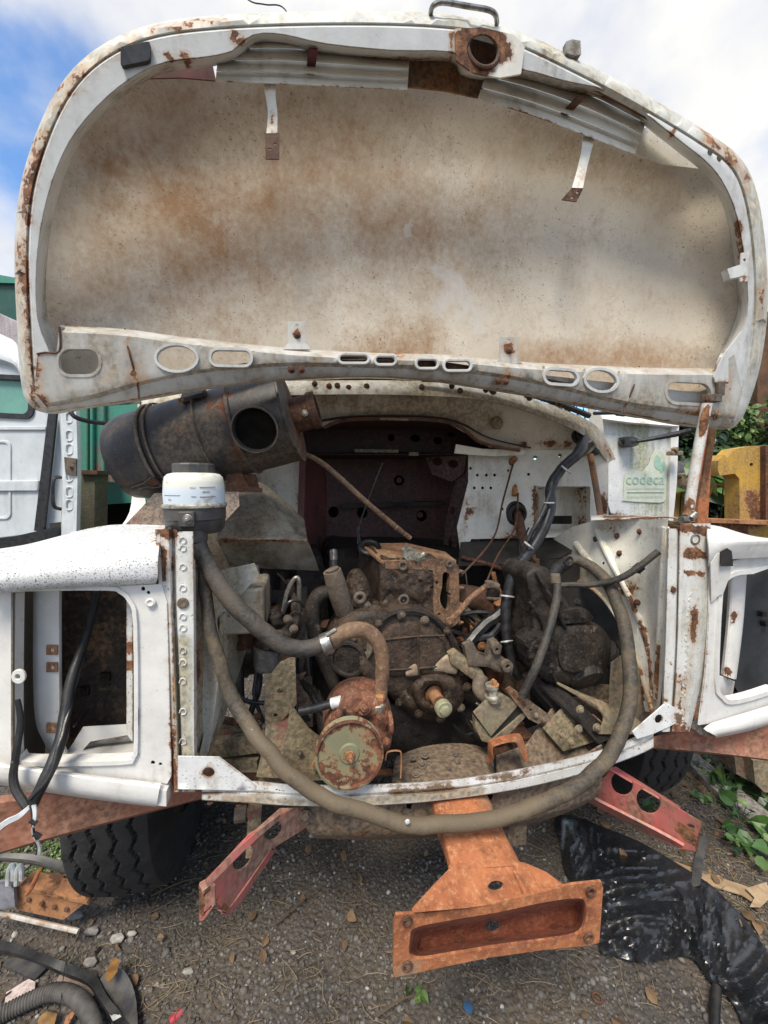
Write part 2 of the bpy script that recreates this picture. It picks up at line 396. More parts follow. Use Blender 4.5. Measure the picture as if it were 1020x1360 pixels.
m_louvre = paint('louvre_paint', (.86, .83, .74), -.05, -.1, dcol=(.45, .38, .28), rough=.75, halo=.6)
m_wing = paint('wheel_arch_paint', (.88, .85, .74), -.04, -.4, dcol=(.36, .27, .15), rough=.5, speck=.02)
m_cowl = paint('cowl_paint', (.76, .71, .60), -.04, -.1, dcol=(.34, .27, .18), rough=.5, speck=.03)
m_wall = paint('firewall_paint', (.80, .78, .70), -.055, -.05, dcol=(.36, .3, .19), rough=.45, speck=.01)
m_apron = paint('apron_paint', (.68, .66, .58), -.03, .35, dcol=(.3, .245, .15), rough=.5, speck=.03, halo=.7)
m_boxy = paint('cab_box_paint', (.46, .41, .32), -.01, .3, dcol=(.16, .115, .07), rough=.6, speck=.04)
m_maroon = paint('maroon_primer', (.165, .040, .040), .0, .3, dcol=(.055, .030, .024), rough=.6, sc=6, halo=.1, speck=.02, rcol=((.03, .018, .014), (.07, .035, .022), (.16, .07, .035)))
m_marood = paint('maroon_primer_shade', (.045, .014, .014), .02, .4, dcol=(.03, .018, .015), rough=.7, halo=.1, rcol=((.02, .01, .008), (.05, .022, .014), (.1, .045, .025)))  # darker copy of the maroon primer, shade put into the colour
m_maroon2 = paint('maroon_chassis', (.2, .065, .055), .0, .75, dcol=(.19, .155, .105), rough=.75, sc=10, halo=.2, speck=.03)
m_olive = paint('olive_chassis', (.17, .155, .09), .02, .7, dcol=(.24, .19, .12), rough=.8, sc=12, halo=.2, under=(.2, .085, .07), speck=.04)
m_pink = paint('pink_red_paint', (.60, .16, .145), -.03, .3, dcol=(.24, .17, .12), rough=.5, sc=14, halo=.3, edge=.004)
m_beam = paint('red_oxide_beam', (.34, .115, .07), -.02, .45, dcol=(.27, .145, .09), rough=.65, sc=7, halo=.25)
m_bracket = rusty('orange_rust_bracket', (.24, .075, .03), (.44, .155, .06), (.50, .24, .11), (.20, .07, .03), .08, (.33, .22, .14), .8, 12)
m_rust = rusty('rust_brown')
m_rustd = rusty('rust_dark', (.05, .022, .014), (.12, .05, .025), (.22, .1, .05), (.02, .012, .01), .4, (.1, .08, .06))
m_ruststeel = rusty('rust_flange', (.11, .062, .040), (.235, .125, .068), (.36, .235, .14), (.05, .03, .02), .4, (.2, .14, .085), 1.0, 20)
m_pulley = paint('green_grey_pulley', (.185, .185, .11), .05, .0, dcol=(.2, .13, .08), rough=.6, sc=34, halo=.25, rcol=((.06, .022, .014), (.16, .06, .03), (.32, .14, .06)))
m_pump = rusty('pump_rust', (.11, .042, .025), (.25, .09, .045), (.38, .22, .13), (.05, .022, .016), .35, (.2, .12, .08), 1.2, 26)
m_grease = grease('greasy_iron')
m_greased = grease('greasy_iron_dark', (.007, .006, .006), (.04, .028, .021), .4, 1, (.09, .06, .045))
m_cover = grease('greasy_cover', (.016, .0105, .0075), (.115, .072, .044), .6, .8, (.28, .21, .14))
m_iron = rusty('dusty_iron', (.075, .06, .048), (.13, .10, .075), (.22, .17, .12), (.05, .035, .027), .4, (.22, .17, .12), .8, 12)
m_mount = paint('mount_paint', (.24, .215, .145), .03, .5, dcol=(.22, .17, .11), rough=.75, sc=20, halo=.4)
m_alu = plain('dull_zinc', (.5, .49, .42), (.2, .17, .12), .45, .5, 60)
m_steel = plain('dull_steel', (.4, .39, .37), (.2, .18, .15), .4, .8, 60)
m_black = paint('black_canister_paint', (.021, .022, .027), -.045, .1, dcol=(.12, .095, .07), rough=.5, sc=13, halo=.15, speck=.07, rcol=((.06, .025, .015), (.16, .06, .03), (.24, .14, .09)), bump=.15)
m_hole = plain('shade_black', (.006, .0055, .005), (.012, .01, .008), .9); [n for n in m_hole.node_tree.nodes if n.type == 'BSDF_PRINCIPLED'][0].inputs['Specular IOR Level'].default_value = .05  # near-black colour standing in for shade in openings and hidden spaces
m_dark = plain('mottled_dark_sheet', (.035, .032, .028), (.015, .013, .012), .8, 0, 6)  # dark tone, mottled at random
m_hose = rubber('dusty_hose', (.026, .025, .024), (.095, .078, .06), .44, .62, .6, .8)
m_hoseb = rubber('muddy_hose', (.034, .030, .025), (.135, .102, .064), .42, .62, .7, .8)
m_rub = rubber('black_rubber', (.014, .014, .015), (.045, .042, .038), .45, .75, .5)
m_cable = plain('black_cable', (.013, .014, .017), (.03, .03, .032), .35, 0, 40)
m_tyre = rubber('tyre_rubber', (.016, .016, .017), (.048, .045, .042), .45, .75, .72)
m_tie = plain('pale_plastic', (.6, .62, .62), (.4, .4, .38), .4)
m_plast = plain('grey_black_plastic', (.04, .04, .043), (.085, .078, .07), .45, 0, 18)
m_print = plain('grey_print', (.07, .08, .1), (.1, .1, .12), .6)
m_wood = plain('weathered_wood', (.3, .28, .25), (.14, .12, .1), .8, 0, 60)
# ------------------------------------------------------------------ ground
N = NB('gravel_soil'); nA = N.noise(3, 6, .65); nB = N.noise(60, 6, .7); v = N.vor(70); v2 = N.vor(70, out=1)
sp = N.t.nodes.new('ShaderNodeSeparateColor'); N.ln(v2, sp.inputs[0])
col = N.mix(N.mr(nA, .4, .62), (.075, .066, .058), (.125, .10, .075)); col = N.mix(N.ma('MULTIPLY', N.mr(sp.outputs[0], .3, 1), N.mr(v, .5, .2)), col, (.17, .165, .16)); col = N.mix(N.mr(nB, .58, .7), col, (.025, .02, .017))
N.bump(N.ma('MULTIPLY_ADD', v, -1, nB), 1, .01); m_soil = N.set(col, .93)
gv, gf = [], []
def gz(x, y): return .012*fbm(Vector((x, y, 0)), 3.0)+.006*fbm(Vector((x, y, 3)), 14)
nx_, ny_ = 120, 120
xs_ = [-2.2+4.6*i/(nx_-1) for i in range(nx_)]; ys_ = [.5+4.5*(j/(ny_-1))**1.2 for j in range(ny_)]
for y in ys_:
    for x in xs_:
        e = min(1, min(x+2.2, 2.4-x, y-.5, 5-y)/.3); gv.append(Vector((x, y, gz(x, y)*max(e, 0))))
for j in range(ny_-1):
    for i in range(nx_-1): gf.append([j*nx_+i, j*nx_+i+1, (j+1)*nx_+i+1, (j+1)*nx_+i])
k = len(gv); R_ = 600
gv += [Vector(p) for p in ((-R_, -R_, 0), (R_, -R_, 0), (R_, .5, 0), (-R_, .5, 0), (-R_, 5, 0), (R_, 5, 0), (R_, R_, 0), (-R_, R_, 0), (-2.2, .5, 0), (2.4, .5, 0), (2.4, 5, 0), (-2.2, 5, 0))]
gf += [[k, k+1, k+2, k+3], [k+4, k+5, k+6, k+7], [k+3, k+8, k+11, k+4], [k+9, k+2, k+5, k+10]]
obj('ground', (gv, gf), m_soil, kind='structure', smooth=60)
# ------------------------------------------------------------------ the truck
truck = things_empty('truck', U(0, .6, 0), 'white rust-stained truck with its bonnet raised over a stripped greasy engine bay', 'truck')
def tp(name, geo, mat, parent=truck, **k): return obj(name, geo, mat, parent, **k)
# --- bonnet
HO = cr([(43, 541), (29, 515), (23, 440), (19, 340), (24, 265), (38, 205), (64, 140), (98, 90), (145, 54), (205, 31), (290, 20), (400, 15), (520, 15), (605, 20), (655, 30), (705, 48), (765, 77), (825, 108), (885, 142), (940, 176), (980, 206), (1002, 245), (1015, 310), (1020, 400), (1011, 480), (993, 540), (976, 566), (955, 569), (900, 563), (850, 553), (780, 540), (720, 528), (650, 516), (560, 503), (480, 499), (400, 502), (320, 509), (250, 519), (180, 531), (110, 541), (66, 548)], 4, True)
def hb(x, y): return .14-.14*(560-y)/530
side_top = [p for p in HO if not (p[1] > 495 and 60 < p[0] < 965)]
i0 = next(i for i, p in enumerate(HO) if not (p[1] > 495 and 60 < p[0] < 965))
ARC = HO[:HO.index(max([p for p in HO if p[0] > 960], key=lambda p: p[1]))+1]
def dARC(x, y): return float(distp([(x, y)], ARC, False)[0])
def skin_w(x, y):
    d = dARC(x, y); t = .4+.6*min(max((552-y)/330, 0), 1)**.8
    return hb(x, y)+.035+.15*(1-math.exp(-d/85))*t
stain = [([(190, 200), (260, 330), (420, 230)], 200, .55), ([(620, 310), (480, 300)], 110, .5), ([(240, 260), (300, 330)], 120, .75), ([(130, 230), (150, 330)], 100, .5), ([(480, 480), (560, 460)], 60, .6), ([(900, 480), (700, 475)], 40, .6), ([(90, 420), (160, 380)], 70, .45), ([(700, 160), (850, 230)], 60, .3)]
N = NB('bonnet_underside'); nA = N.noise(5, 7, .66); nB = N.noise(120, 5, .7); ra = N.attr('rust'); da = N.attr('dirt')
col = N.mix(N.mr(nA, .35, .65), (.66, .585, .47), (.55, .475, .37))
nS = N.noise(1, 6, .75, vec=N.pos, st=(60, 60, 44)); f = N.ma('MULTIPLY_ADD', ra, .40, N.ma('MULTIPLY_ADD', nS, .35, N.ma('MULTIPLY', N.noise(9, 8, .75), .45)))
col = N.mix(N.mr(f, .41, .69, 0, .95), col, (.31, .17, .075))
col = N.mix(N.ma('MULTIPLY', N.mr(N.noise(130, 4, .8), .59, .66), N.mr(N.noise(6, 3), .35, .6)), col, (.10, .06, .035))
col = N.mix(N.mr(N.ma('MULTIPLY_ADD', da, .4, N.ma('MULTIPLY', N.noise(20, 6, .7, 1.5), .6)), .46, .53, 0, .42), col, (.60, .58, .54))
N.bump(nB, .25, .001); m_under = N.set(col, N.mr(nA, .3, .7, .7, .9))
HP = offs(HO, 7)
pan = cr([(60, 500), (56, 420), (60, 330), (75, 260), (100, 195), (140, 140), (190, 100), (240, 101), (285, 106), (400, 109), (540, 116), (590, 122), (640, 131), (740, 163), (840, 200), (900, 205), (950, 225), (985, 260), (1000, 330), (1003, 420), (995, 500), (960, 542), (900, 540), (850, 530), (720, 508), (560, 486), (480, 484), (400, 486), (250, 500), (120, 520)], 3, True)
hood = tp('bonnet', sheet(pan, skin_w, .003, (), 13), m_under, rust=stain, dirt=[([(578, 358), (600, 365), (618, 400), (640, 440)], 13, 1.3), ([(600, 372), (596, 405), (612, 432)], 9, 1.2), ([(575, 400), (590, 425)], 7, 1), ([(540, 300), (542, 312)], 5, 1.3), ([(600, 315), (598, 325)], 5, 1.2), ([(555, 345)], 4, 1.3), ([(490, 420), (560, 400)], 50, .35)], label='rust-stained underside of the raised bonnet')
# outer lip
def lip_w(x, y):
    d = float(distp([(x, y)], HO)[0]); return hb(x, y)+.03*(1-min(d/9, 1))**2+.035*min(max((y-488)/10, 0), 1)*min(max((x-75)/25, 0), 1)*min(max((955-x)/25, 0), 1)
seamL = [(43, 520), (38, 430), (36, 330), (42, 250), (60, 190), (92, 130), (135, 90), (170, 68)]
lip_in = offs(HO, 15)
lip_rust = [(a_, r_, k_*.56) for a_, r_, k_ in [(seamL, 22, 1.0), ([(60, 130), (120, 80)], 16, .9), ([(40, 500), (45, 545)], 20, .9), ([(200, 40), (300, 25)], 8, .7), ([(940, 180), (1000, 240)], 22, .9), ([(870, 140)], 14, .8), ([(1016, 330), (1008, 470)], 12, .7), ([(980, 560)], 20, .7), ([(560, 30), (700, 60)], 6, .7)]]
tp('bonnet_lip', sheet(HO, lip_w, .02, [lip_in], 9), m_hoodlip, hood, rust=lip_rust)
# outer shell behind the lip
rows = []
for k_, (dd, ww) in enumerate(((1, .03), (3, .06), (14, .13), (40, .22))):
    q = [p for p in offs(HO, dd) if not (p[1] > 490 and 60 < p[0] < 960)]
tp('bonnet_seam', sheet(offs(HO, 12), lambda x, y: hb(x, y)+.016, .004, [offs(HO, 26)], 12), m_rustd, hood)
# inner frame
FO = offs(HO, 17.5)
FI = cr([(79, 468), (62, 420), (61, 350), (70, 285), (88, 225), (112, 180), (150, 138), (190, 108), (225, 94), (280, 87), (315, 78), (340, 58), (375, 58), (430, 70), (520, 79), (598, 81), (612, 98), (640, 105), (690, 104), (750, 120), (828, 137), (856, 165), (900, 200), (938, 232), (962, 275), (974, 330), (981, 400), (972, 440), (953, 480), (953, 500), (930, 520), (850, 512), (720, 498), (560, 480), (400, 478), (250, 492), (110, 506), (79, 500)], 3, True)
def frame_w(x, y):
    d = float(distp([(x, y)], FI)[0]); do = float(distp([(x, y)], FO)[0])
    w = hb(x, y)-.004
    if y < 470: w += .075*(1-min(d/13, 1))**1.3
    cl_ = lambda v: min(max(v, 0), 1)
    w += .035*cl_((y-472)/12)*cl_((x-78)/12)*cl_((950-x)/12)
    return w+.012*(1-min(do/4, 1))
fr_rust = [([(158, 72), (175, 110)], 6, .6), ([(245, 75), (252, 90)], 10, 1), ([(310, 45), (322, 58)], 10, 1.1), ([(230, 78)], 8, 1), ([(219, 74)], 6, 1), ([(350, 30), (420, 30)], 7, .6), ([(896, 168), (890, 182)], 9, 1), ([(935, 188)], 9, 1.1), ([(720, 75), (700, 60)], 7, .7), ([(45, 480), (60, 510)], 18, .6), ([(980, 300), (985, 345)], 12, .9), (seamL, 10, .5), ([(480, 77), (590, 80)], 8, .7), ([(735, 122), (820, 130)], 9, .8), ([(600, 40), (600, 80)], 5, .9), ([(693, 50), (690, 100)], 5, .9)]
hh = [rrect(936, 180, 945, 188, 3), oval(431+510-507, 0, 1, 1)]
tp('bonnet_frame', sheet(FO, frame_w, .003, [FI, oval(943, 203, 3.5, 4.5, -30, 8), oval(955, 211, 3, 4.5, -30, 8), oval(642, 66, 22, 23, 0, 22)], 9, extra=[(offs(FI, -3), True), (offs(FI, -7), True), (offs(FI, -13), True), (offs(FO, 4), True)]), m_hoodrim, hood, rust=fr_rust, dirt=[([(420, 78), (520, 80), (600, 82)], 10, .9), ([(690, 104), (820, 130)], 12, .9), ([(70, 300), (62, 420)], 14, .7), ([(150, 130), (225, 92)], 10, .7), ([(960, 290), (978, 400)], 12, .6)])
# latch cup and centre web
tp('latch_cup', [sheet(oval(642, 66, 24, 25, 0, 22), lambda x, y: hb(x, y)+.05, .004, (), 10), ringT(642, 66, hb(642, 66)-.004, 22, 3)], m_rustd, hood)
tp('latch_plate', sheet([(604, 38), (640, 36), (682, 46), (697, 62), (692, 98), (664, 103), (628, 96), (606, 80)], lambda x, y: hb(x, y)-.009, .004, [oval(641, 66, 21, 21, 10, 20)], 7), m_louvre, hood, rust=[([(604, 60), (641, 38), (668, 66), (641, 95), (610, 75)], 24, 1.25)], bev=.001)
tp('latch_web', sheet([(545, 62), (606, 62), (650, 90), (637, 130), (590, 120), (541, 115)], lambda x, y: hb(x, y)+.072, .004, (), 12), paint('bonnet_web_paint', (.19, .12, .08), .02, .6, dcol=(.12, .075, .05), rough=.7), hood, rust=[([(590, 110)], 60, .3)])
tp('side_web', sheet([(200, 95), (282, 84), (287, 107), (240, 103), (195, 104)], lambda x, y: hb(x, y)+.085, .003, (), 12), m_maroon, hood)
tp('side_web', sheet([(838, 175), (862, 168), (905, 200), (928, 224), (880, 218), (843, 204)], lambda x, y: hb(x, y)+.085, .003, (), 12), m_cowl, hood)
# louvres: five curved slats on each side
def louv(tops, bots, n):
    for i in range(n):
        a, b = i/n, (i+.93)/n
        f = lambda k: [(t[0]+(q[0]-t[0])*k, t[1]+(q[1]-t[1])*k) for t, q in zip(tops, bots)]
        r0, rm, r1 = f(a), f((a*.35+b*.65)), f(b)
        W0 = .05
        tp('louvre', loft([[(x, y, hb(x, y)+W0+.026) for x, y in r0], [(x, y, hb(x, y)+W0+.006) for x, y in rm], [(x, y, hb(x, y)+W0) for x, y in r1], [(x, y+1, hb(x, y)+W0+.014) for x, y in r1]], 5, 3, .002), m_louvre, hood, rust=[(bots, 6, .6)])
louv([(292, 52), (370, 48), (450, 54), (545, 62)], [(286, 109), (370, 112), (450, 116), (541, 120)], 4)
louv([(655, 70), (720, 85), (790, 110), (862, 150)], [(634, 132), (700, 152), (770, 178), (843, 206)], 4)
for p in (((416, 66), (411, 106)), ((772, 130), (740, 162))):
    (x0, y0), (x1, y1) = p
    tp('stay', loft([[(x0-6, y0, hb(x0, y0)+.02), (x0+6, y0, hb(x0, y0)+.02)], [(x1-5, y1, hb(x1, y1)+.10), (x1+6, y1, hb(x1, y1)+.10)]], 3, 4, .004), m_maroon if x0 < 500 else m_rustd, hood)
# hanging brackets from the louvre edge
for pts, w2 in (([(358, 98), (359, 125), (362, 150), (361, 178), (362, 211)], 1), ([(784, 173), (780, 195), (773, 225), (767, 250), (760, 266)], -1)):
    wd_ = [11, 7, 6.5, 7.5, 9]
    rows = [[(x-a, y, skin_w(*pts[0])-.05-.01*i), (x, y, skin_w(*pts[0])-.053-.01*i), (x+a, y, skin_w(*pts[0])-.05-.01*i)] for i, ((x, y), a) in enumerate(zip(pts, wd_))]
    h_ = tp('hanging_bracket', loft(rows[:4], 2, 4, .003), m_louvre, hood, rust=[(pts[2:4], 12, .45), ([pts[0]], 10, .6)], bev=.0008)
    x, y = pts[4]; x3, y3 = pts[3]; wq = skin_w(*pts[0])-.088
    poly = [(x3-9, y3-1), (x3+10, y3-2), (x+9, y), (x-9, y)] if w2 == 1 else [(x3-7, y3-1), (x3+8, y3), (x+6, y+2), (x-14, y-1)]
    tp('bracket_foot', sheet(poly, wq, .003, [oval((poly[0][0]+poly[2][0])/2-3, (poly[0][1]+poly[2][1])/2+4, 2.4, 1.8, 0, 8), oval((poly[0][0]+poly[2][0])/2+4, (poly[0][1]+poly[2][1])/2-3, 2.4, 1.8, 0, 8)], 8), m_rustd, hood)
tp('rubber_buffer', sheet(rrect(160, 62, 199, 88, 4, dy=-8), lambda x, y: hb(x, y)-.012, .008, (), 12), m_cable, hood, bev=.002)
# rear brace of the bonnet
BU = [(79, 432), (165, 437), (240, 447), (380, 462), (510, 469), (590, 471), (700, 481), (850, 488), (952, 489)]
BR = [(62, 541), (120, 530), (183, 513), (270, 496), (380, 487), (500, 489), (590, 493), (700, 508), (830, 538), (900, 548), (975, 560)]
poly = cr(BU, 4)+[(975, 470), (986, 520), (976, 556)]+cr(BR[::-1], 4)[3:]+[(45, 520), (50, 470), (75, 468)]
BUc, BRc = cr(BU, 6), cr(BR, 6)
def brace_w(x, y):
    yu = np.interp(x, [p[0] for p in BUc], [p[1] for p in BUc]); yr = np.interp(x, [p[0] for p in BRc], [p[1] for p in BRc])
    w = hb(x, y)-.006
    if 79 < x < 952: w += .05*max(0, 1-(y-yu)/9)**1.5
    if x < 172 or x > 846: w -= .003
    return w+.010*math.exp(-((y-yr)/4)**2)
bh = [rrect(78, 464, 131, 497, 15), oval(234, 475, 26, 16, 2, 20), [(x, y) for x, y in rrect(281, 465, 332, 483, 8, dy=1)], rrect(452, 472, 488, 480, 4), rrect(500, 474, 524, 482, 4), rrect(555, 478, 580, 487, 4), rrect(592, 480, 624, 490, 4), rrect(725, 491, 766, 507, 8, dy=3), oval(799, 505, 20, 13, 8, 18), rrect(887, 507, 944, 533, 12, dy=3)]
small = [oval(206, 457, 2.3, n=8), oval(266, 461, 2.6, n=8), oval(337, 468, 2.3, n=8), oval(500, 489, 1.7, n=8), oval(722, 488, 2.3, n=8), oval(776, 492, 2.3, n=8), oval(822, 495, 2.3, n=8), oval(795, 519, 1.8, n=8)]
br_rust = [([(168, 438), (172, 470), (183, 512)], 5, .7), ([(848, 488), (840, 515), (832, 538)], 5, .65), ([(130, 505), (200, 500)], 22, .5), ([(50, 470), (48, 520), (60, 540)], 12, .8), (BU, 5, .45), ([(85, 480), (78, 500)], 12, .4), ([(395, 490), (420, 492)], 16, .8), ([(660, 505)], 12, .8), ([(900, 545), (960, 555)], 14, .55), ([(430, 470), (600, 476)], 12, .45), ([(670, 500), (700, 505)], 20, .35), ([(965, 500), (975, 545)], 14, .6), ([(345, 500), (320, 505)], 8, .8)]
brace = tp('rear_brace', sheet(poly, brace_w, .003, bh+small, 8, extra=[([(x, y-2.5) for x, y in cr(BR, 4)], False), ([(x, y-5.5) for x, y in cr(BR, 4)], False), ([(x, y+4) for x, y in cr(BU, 4)], False), ([(x, y+9) for x, y in cr(BU, 4)], False)]), m_hoodbeam, hood, rust=br_rust, dirt=[(BR, 14, .5)])
for h in bh:     # raised lips round the cut-outs
    c = (sum(p[0] for p in h)/len(h), sum(p[1] for p in h)/len(h)); ho = offs(h, -4)
    tp('hole_flange', sheet(ho, lambda x, y: hb(x, y)-.0105, .012, [offs(h, -.5)], 7), m_hoodrim if c[0] > 170 and c[0] < 850 else m_hoodbeam, brace, bev=.0012, dirt=[([c], 30, .2)])
# lower return flange, sloping away behind the ridge
lo = [(62, 549), (120, 541), (183, 531), (270, 516), (380, 504), (500, 501), (590, 507), (700, 525), (830, 550), (900, 563), (965, 570)]
tp('brace_flange', loft([[(x, y-2, hb(x, y)+.002) for x, y in BR], [(x, (y+b[1])/2, hb(x, y)+.012) for (x, y), b in zip(BR, lo)], [(b[0], b[1]-1, hb(*b)+.02) for b in lo]], 5, 3, .003), m_hoodbeam, hood, rust=[(lo, 5, .9)])
for x, y in ((387, 491), (400, 491), (661, 506), (671, 507)): tp('bolt', boltT(x, y, hb(x, y)-.006, 4.4), m_rustd, brace)
for x, y in ((963, 540), (950, 555)): tp('hole_plug', lathe(T(x, y, hb(x, y)-.004), -WD, [(.009, 0), (.009, .003), (.005, .003), (.005, -.004)], 14), m_rustd, brace)
# seams of the brace ends
for s_ in ([(166, 437), (170, 462), (183, 512), (184, 530)], [(849, 487), (842, 512), (831, 538), (829, 549)], [(49, 470), (60, 468), (79, 466), (79, 434)]):
    tp('seam', tube([(x, y, brace_w(x, y)-.001) for x, y in s_], 1.2, 6, 4), m_rustd, brace)
# latch tabs that stand on the brace
for x0, y0, x1, y1, kx in ((382, 427, 407, 458, 0), (663, 447, 688, 477, 0)):
    t_ = tp('latch_tab', [sheet([(x0, y0), (x1-1, y0), (x1, y1), (x0+1, y1)], hb(x0, y0)+.03, .003, [oval((x0+x1)/2, y0+6, 2.4, n=8)], 8), loft([[(x0, y1-2, hb(x0, y0)+.03), (x1, y1-2, hb(x0, y0)+.03)], [(x0-6, y1+6, hb(x0, y1)+.02), (x1+6, y1+6, hb(x0, y1)+.02)]], 3, 3, .003)], m_hoodbeam, hood, rust=[([((x0+x1)/2, y0+18)], 14, 1.0)], bev=.0008)
    tp('bolt', boltT((x0+x1)/2, y0+18, hb(x0, y0)+.03, 4.2), m_rustd, t_)
# right edge: striker and hinge
tp('edge_striker', [sheet([(966, 357), (984, 351), (990, 366), (970, 370)], hb(980, 360)-.03, .02, (), 8), sheet([(984, 336), (995, 334), (994, 374), (983, 374)], hb(980, 360)-.012, .003, [oval(989, 345, 2, n=8), oval(988, 367, 2, n=8)], 8)], m_hoodrim, hood, rust=[([(990, 372)], 10, 1.1)], bev=.001)
tp('corner_gusset', sheet([(948, 500), (962, 470), (985, 440), (1004, 430), (1003, 480), (985, 515), (975, 510), (950, 508)], lambda x, y: hb(x, y)-.016+.0004*(x-950), .004, (), 9), m_hoodrim, hood, rust=[([(950, 506), (980, 512)], 6, .9)])
tp('hinge_bracket', [box(T(945, 529, hb(945, 529)-.03), UD*.028, ZD*.012, WD*.012), box(T(957, 516, hb(957, 516)-.02), UD*.012, ZD*.022, WD*.006)], m_iron, hood, bev=.002)
tp('hinge_bolt', bolt(T(938, 531, hb(938, 531)-.042), .012), m_rustd, hood)
tp('bonnet_handle', tube([(572, 18, .02), (575, 8, .0), (588, 3, -.005), (620, 8, -.005), (648, 13, -.005), (658, 20, 0), (660, 32, .02)], 3.2, 8), m_steel, hood)
tp('wooden_stub', sheet([(752, 55), (760, 52), (771, 54), (772, 72), (765, 74), (752, 70)], .02, .015, (), 8, disp=(.002, 60)), m_wood, hood)  # end of a far wooden post, built onto the bonnet edge
# prop rod
tp('prop_rod', [tube([(939, 536, .06), (925, 610, .07), (914, 684, .07)], 6.2, 12)], m_post, rust=[([(939, 540), (932, 575)], 9, .9), ([(914, 675)], 14, 1.1), ([(922, 630)], 4, .9)])
tp('rod_pivot', [tube([(912, 684, .07), (913, 698, .07)], 5, 10), lathe(T(908, 691, .06), UD, [(.008, -.01), (.013, -.01), (.013, .012), (.008, .012)], 12), lathe(T(916, 689, .05), (UD+ZD*.8), [(.006, 0), (.011, .002), (.011, .025), (.007, .027)], 12)], m_steel)
tp('prop_channel', beam(T(948, 560, .25), T(932, 660, .28), .004, .014, WD), m_rust)
# --- front panels: left side
AP = [(20, 800), (24, 788), (40, 785), (140, 784), (158, 788), (170, 800), (177, 830), (178, 985), (174, 1004), (162, 1011), (40, 1013), (24, 1006), (19, 990)]
AP = cr(AP, 3, True)
def lp_w(x, y):
    return -.005+.00009*(x-215)*-1+.02*max(0, 1-(x+10)/60)
lp = tp('headlight_panel', sheet([(-40, 790), (60, 782), (214, 776), (222, 800), (228, 1030), (222, 1041), (120, 1030), (0, 1013), (-40, 1008)], lp_w, .004, [AP, oval(190, 782, 3, n=8), oval(197, 787, 2.5, n=8), oval(203, 1013, 3, n=8), oval(213, 1015, 2.5, n=8)], 12, extra=[(offs(AP, -4), True)]), m_front, bev=.0015, rust=[([(224, 800), (228, 1030)], 6, .6)], label='white headlight panel with an empty lamp opening')
tp('aperture_flange', sheet(offs(AP, -5), lambda x, y: lp_w(x, y)-.007, .03, [offs(AP, .4)], 8), m_front, lp, bev=.004, seg=3)
tp('lamp_stud', [lathe(T(200, 800, -.008), -WD, [(.011, 0), (.011, .003), (.007, .005), (.003, .002)], 16)], m_front, lp)
tp('lamp_ear', [sheet(oval(24, 899, 9.5, n=18), -.016, .006, [oval(23, 899, 3.6, n=10)], 6)], m_front, lp, bev=.001)
skl = loft([[(-40, 1007, .0), (0, 1012, -.01), (120, 1029, -.012), (214, 1040, -.012)], [(-40, 1012, -.016), (0, 1018, -.022), (120, 1035, -.026), (212, 1047, -.026)], [(-40, 1030, -.012), (0, 1037, -.02), (60, 1046, -.022), (130, 1058, -.022), (208, 1067, -.024)][:1]+[(0, 1037, -.02), (120, 1056, -.024), (208, 1069, -.024)], [(-40, 1036, .02), (0, 1043, .02), (120, 1061, .02), (208, 1072, .02)]], 6, 3, .003)
tp('lower_skirt', skl, m_front, lp)
tp('skirt_end', sheet([(207, 1047), (221, 1051), (221, 1071), (208, 1070)], -.02, .03, (), 9), m_front, lp)
lft = loft([[(-60, 798, -.012), (0, 789, -.014), (60, 783, -.014), (130, 779, -.014), (207, 775, -.012)],
            [(-60, 790, -.03), (0, 782, -.032), (60, 776, -.032), (130, 771, -.032), (209, 767, -.03)],
            [(-60, 770, -.03), (0, 762, -.032), (60, 755, -.032), (130, 748, -.03), (210, 735, -.028)],
            [(-60, 748, .02), (0, 740, .02), (60, 733, .02), (130, 724, .02), (214, 714, .02)],
            [(-60, 740, .10), (10, 731, .10), (75, 722, .10), (140, 711, .10), (222, 704, .08)],
            [(-50, 735, .22), (30, 724, .22), (95, 708, .24), (150, 699, .24), (230, 700, .16)]], 6, 4, .003)
lf = tp('front_fender', lft, m_fendertop, rust=[([(212, 720), (228, 702)], 12, 1.0), ([(208, 770), (210, 745)], 5, .6)], label='white left front fender speckled with grey algae')
tp('fender_edge', tube([(95, 709, .26), (150, 699, .26), (232, 700, .17)], 2.2, 6), m_fendertop, lf)
tp('fender_return', sheet([(207, 714), (220, 700), (224, 780), (212, 790)], .0, .12, (), 12), m_post, lf, rust=[([(216, 702), (220, 780)], 10, .6)])
# inside the left lamp bucket
bk = truck
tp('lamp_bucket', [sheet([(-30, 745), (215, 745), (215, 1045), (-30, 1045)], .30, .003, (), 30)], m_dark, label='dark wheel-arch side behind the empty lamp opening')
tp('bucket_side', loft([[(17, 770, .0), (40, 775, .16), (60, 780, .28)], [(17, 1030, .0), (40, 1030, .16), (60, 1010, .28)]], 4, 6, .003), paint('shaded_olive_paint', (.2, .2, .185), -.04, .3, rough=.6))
tp('bucket_bracket', [loft([[(44, 775, .10), (52, 775, .085), (78, 776, .085), (82, 776, .11)], [(45, 940, .10), (54, 945, .085), (79, 950, .085), (83, 950, .11)], [(58, 985, .10), (66, 980, .085), (82, 985, .085), (86, 985, .11)], [(75, 1010, .10), (82, 1008, .085), (92, 1010, .085), (96, 1010, .11)]], 3, 6, .003)], m_front)
for y in (864, 887, 968): tp('spring_clip', [sheet([(61, y-7), (76, y-7), (76, y+6), (61, y+6)], .078, .004, [oval(69, y, 3, n=8)], 8)], m_rust, bev=.001)
tp('bucket_tray', loft([[(84, 1003, .10), (100, 985, .18), (120, 968, .27)], [(100, 1010, .05), (130, 990, .15), (150, 966, .27)], [(178, 1012, .02), (178, 985, .15), (178, 962, .27)]], 4, 5, .003), m_front, dirt=[([(170, 965), (150, 985)], 20, .8)])
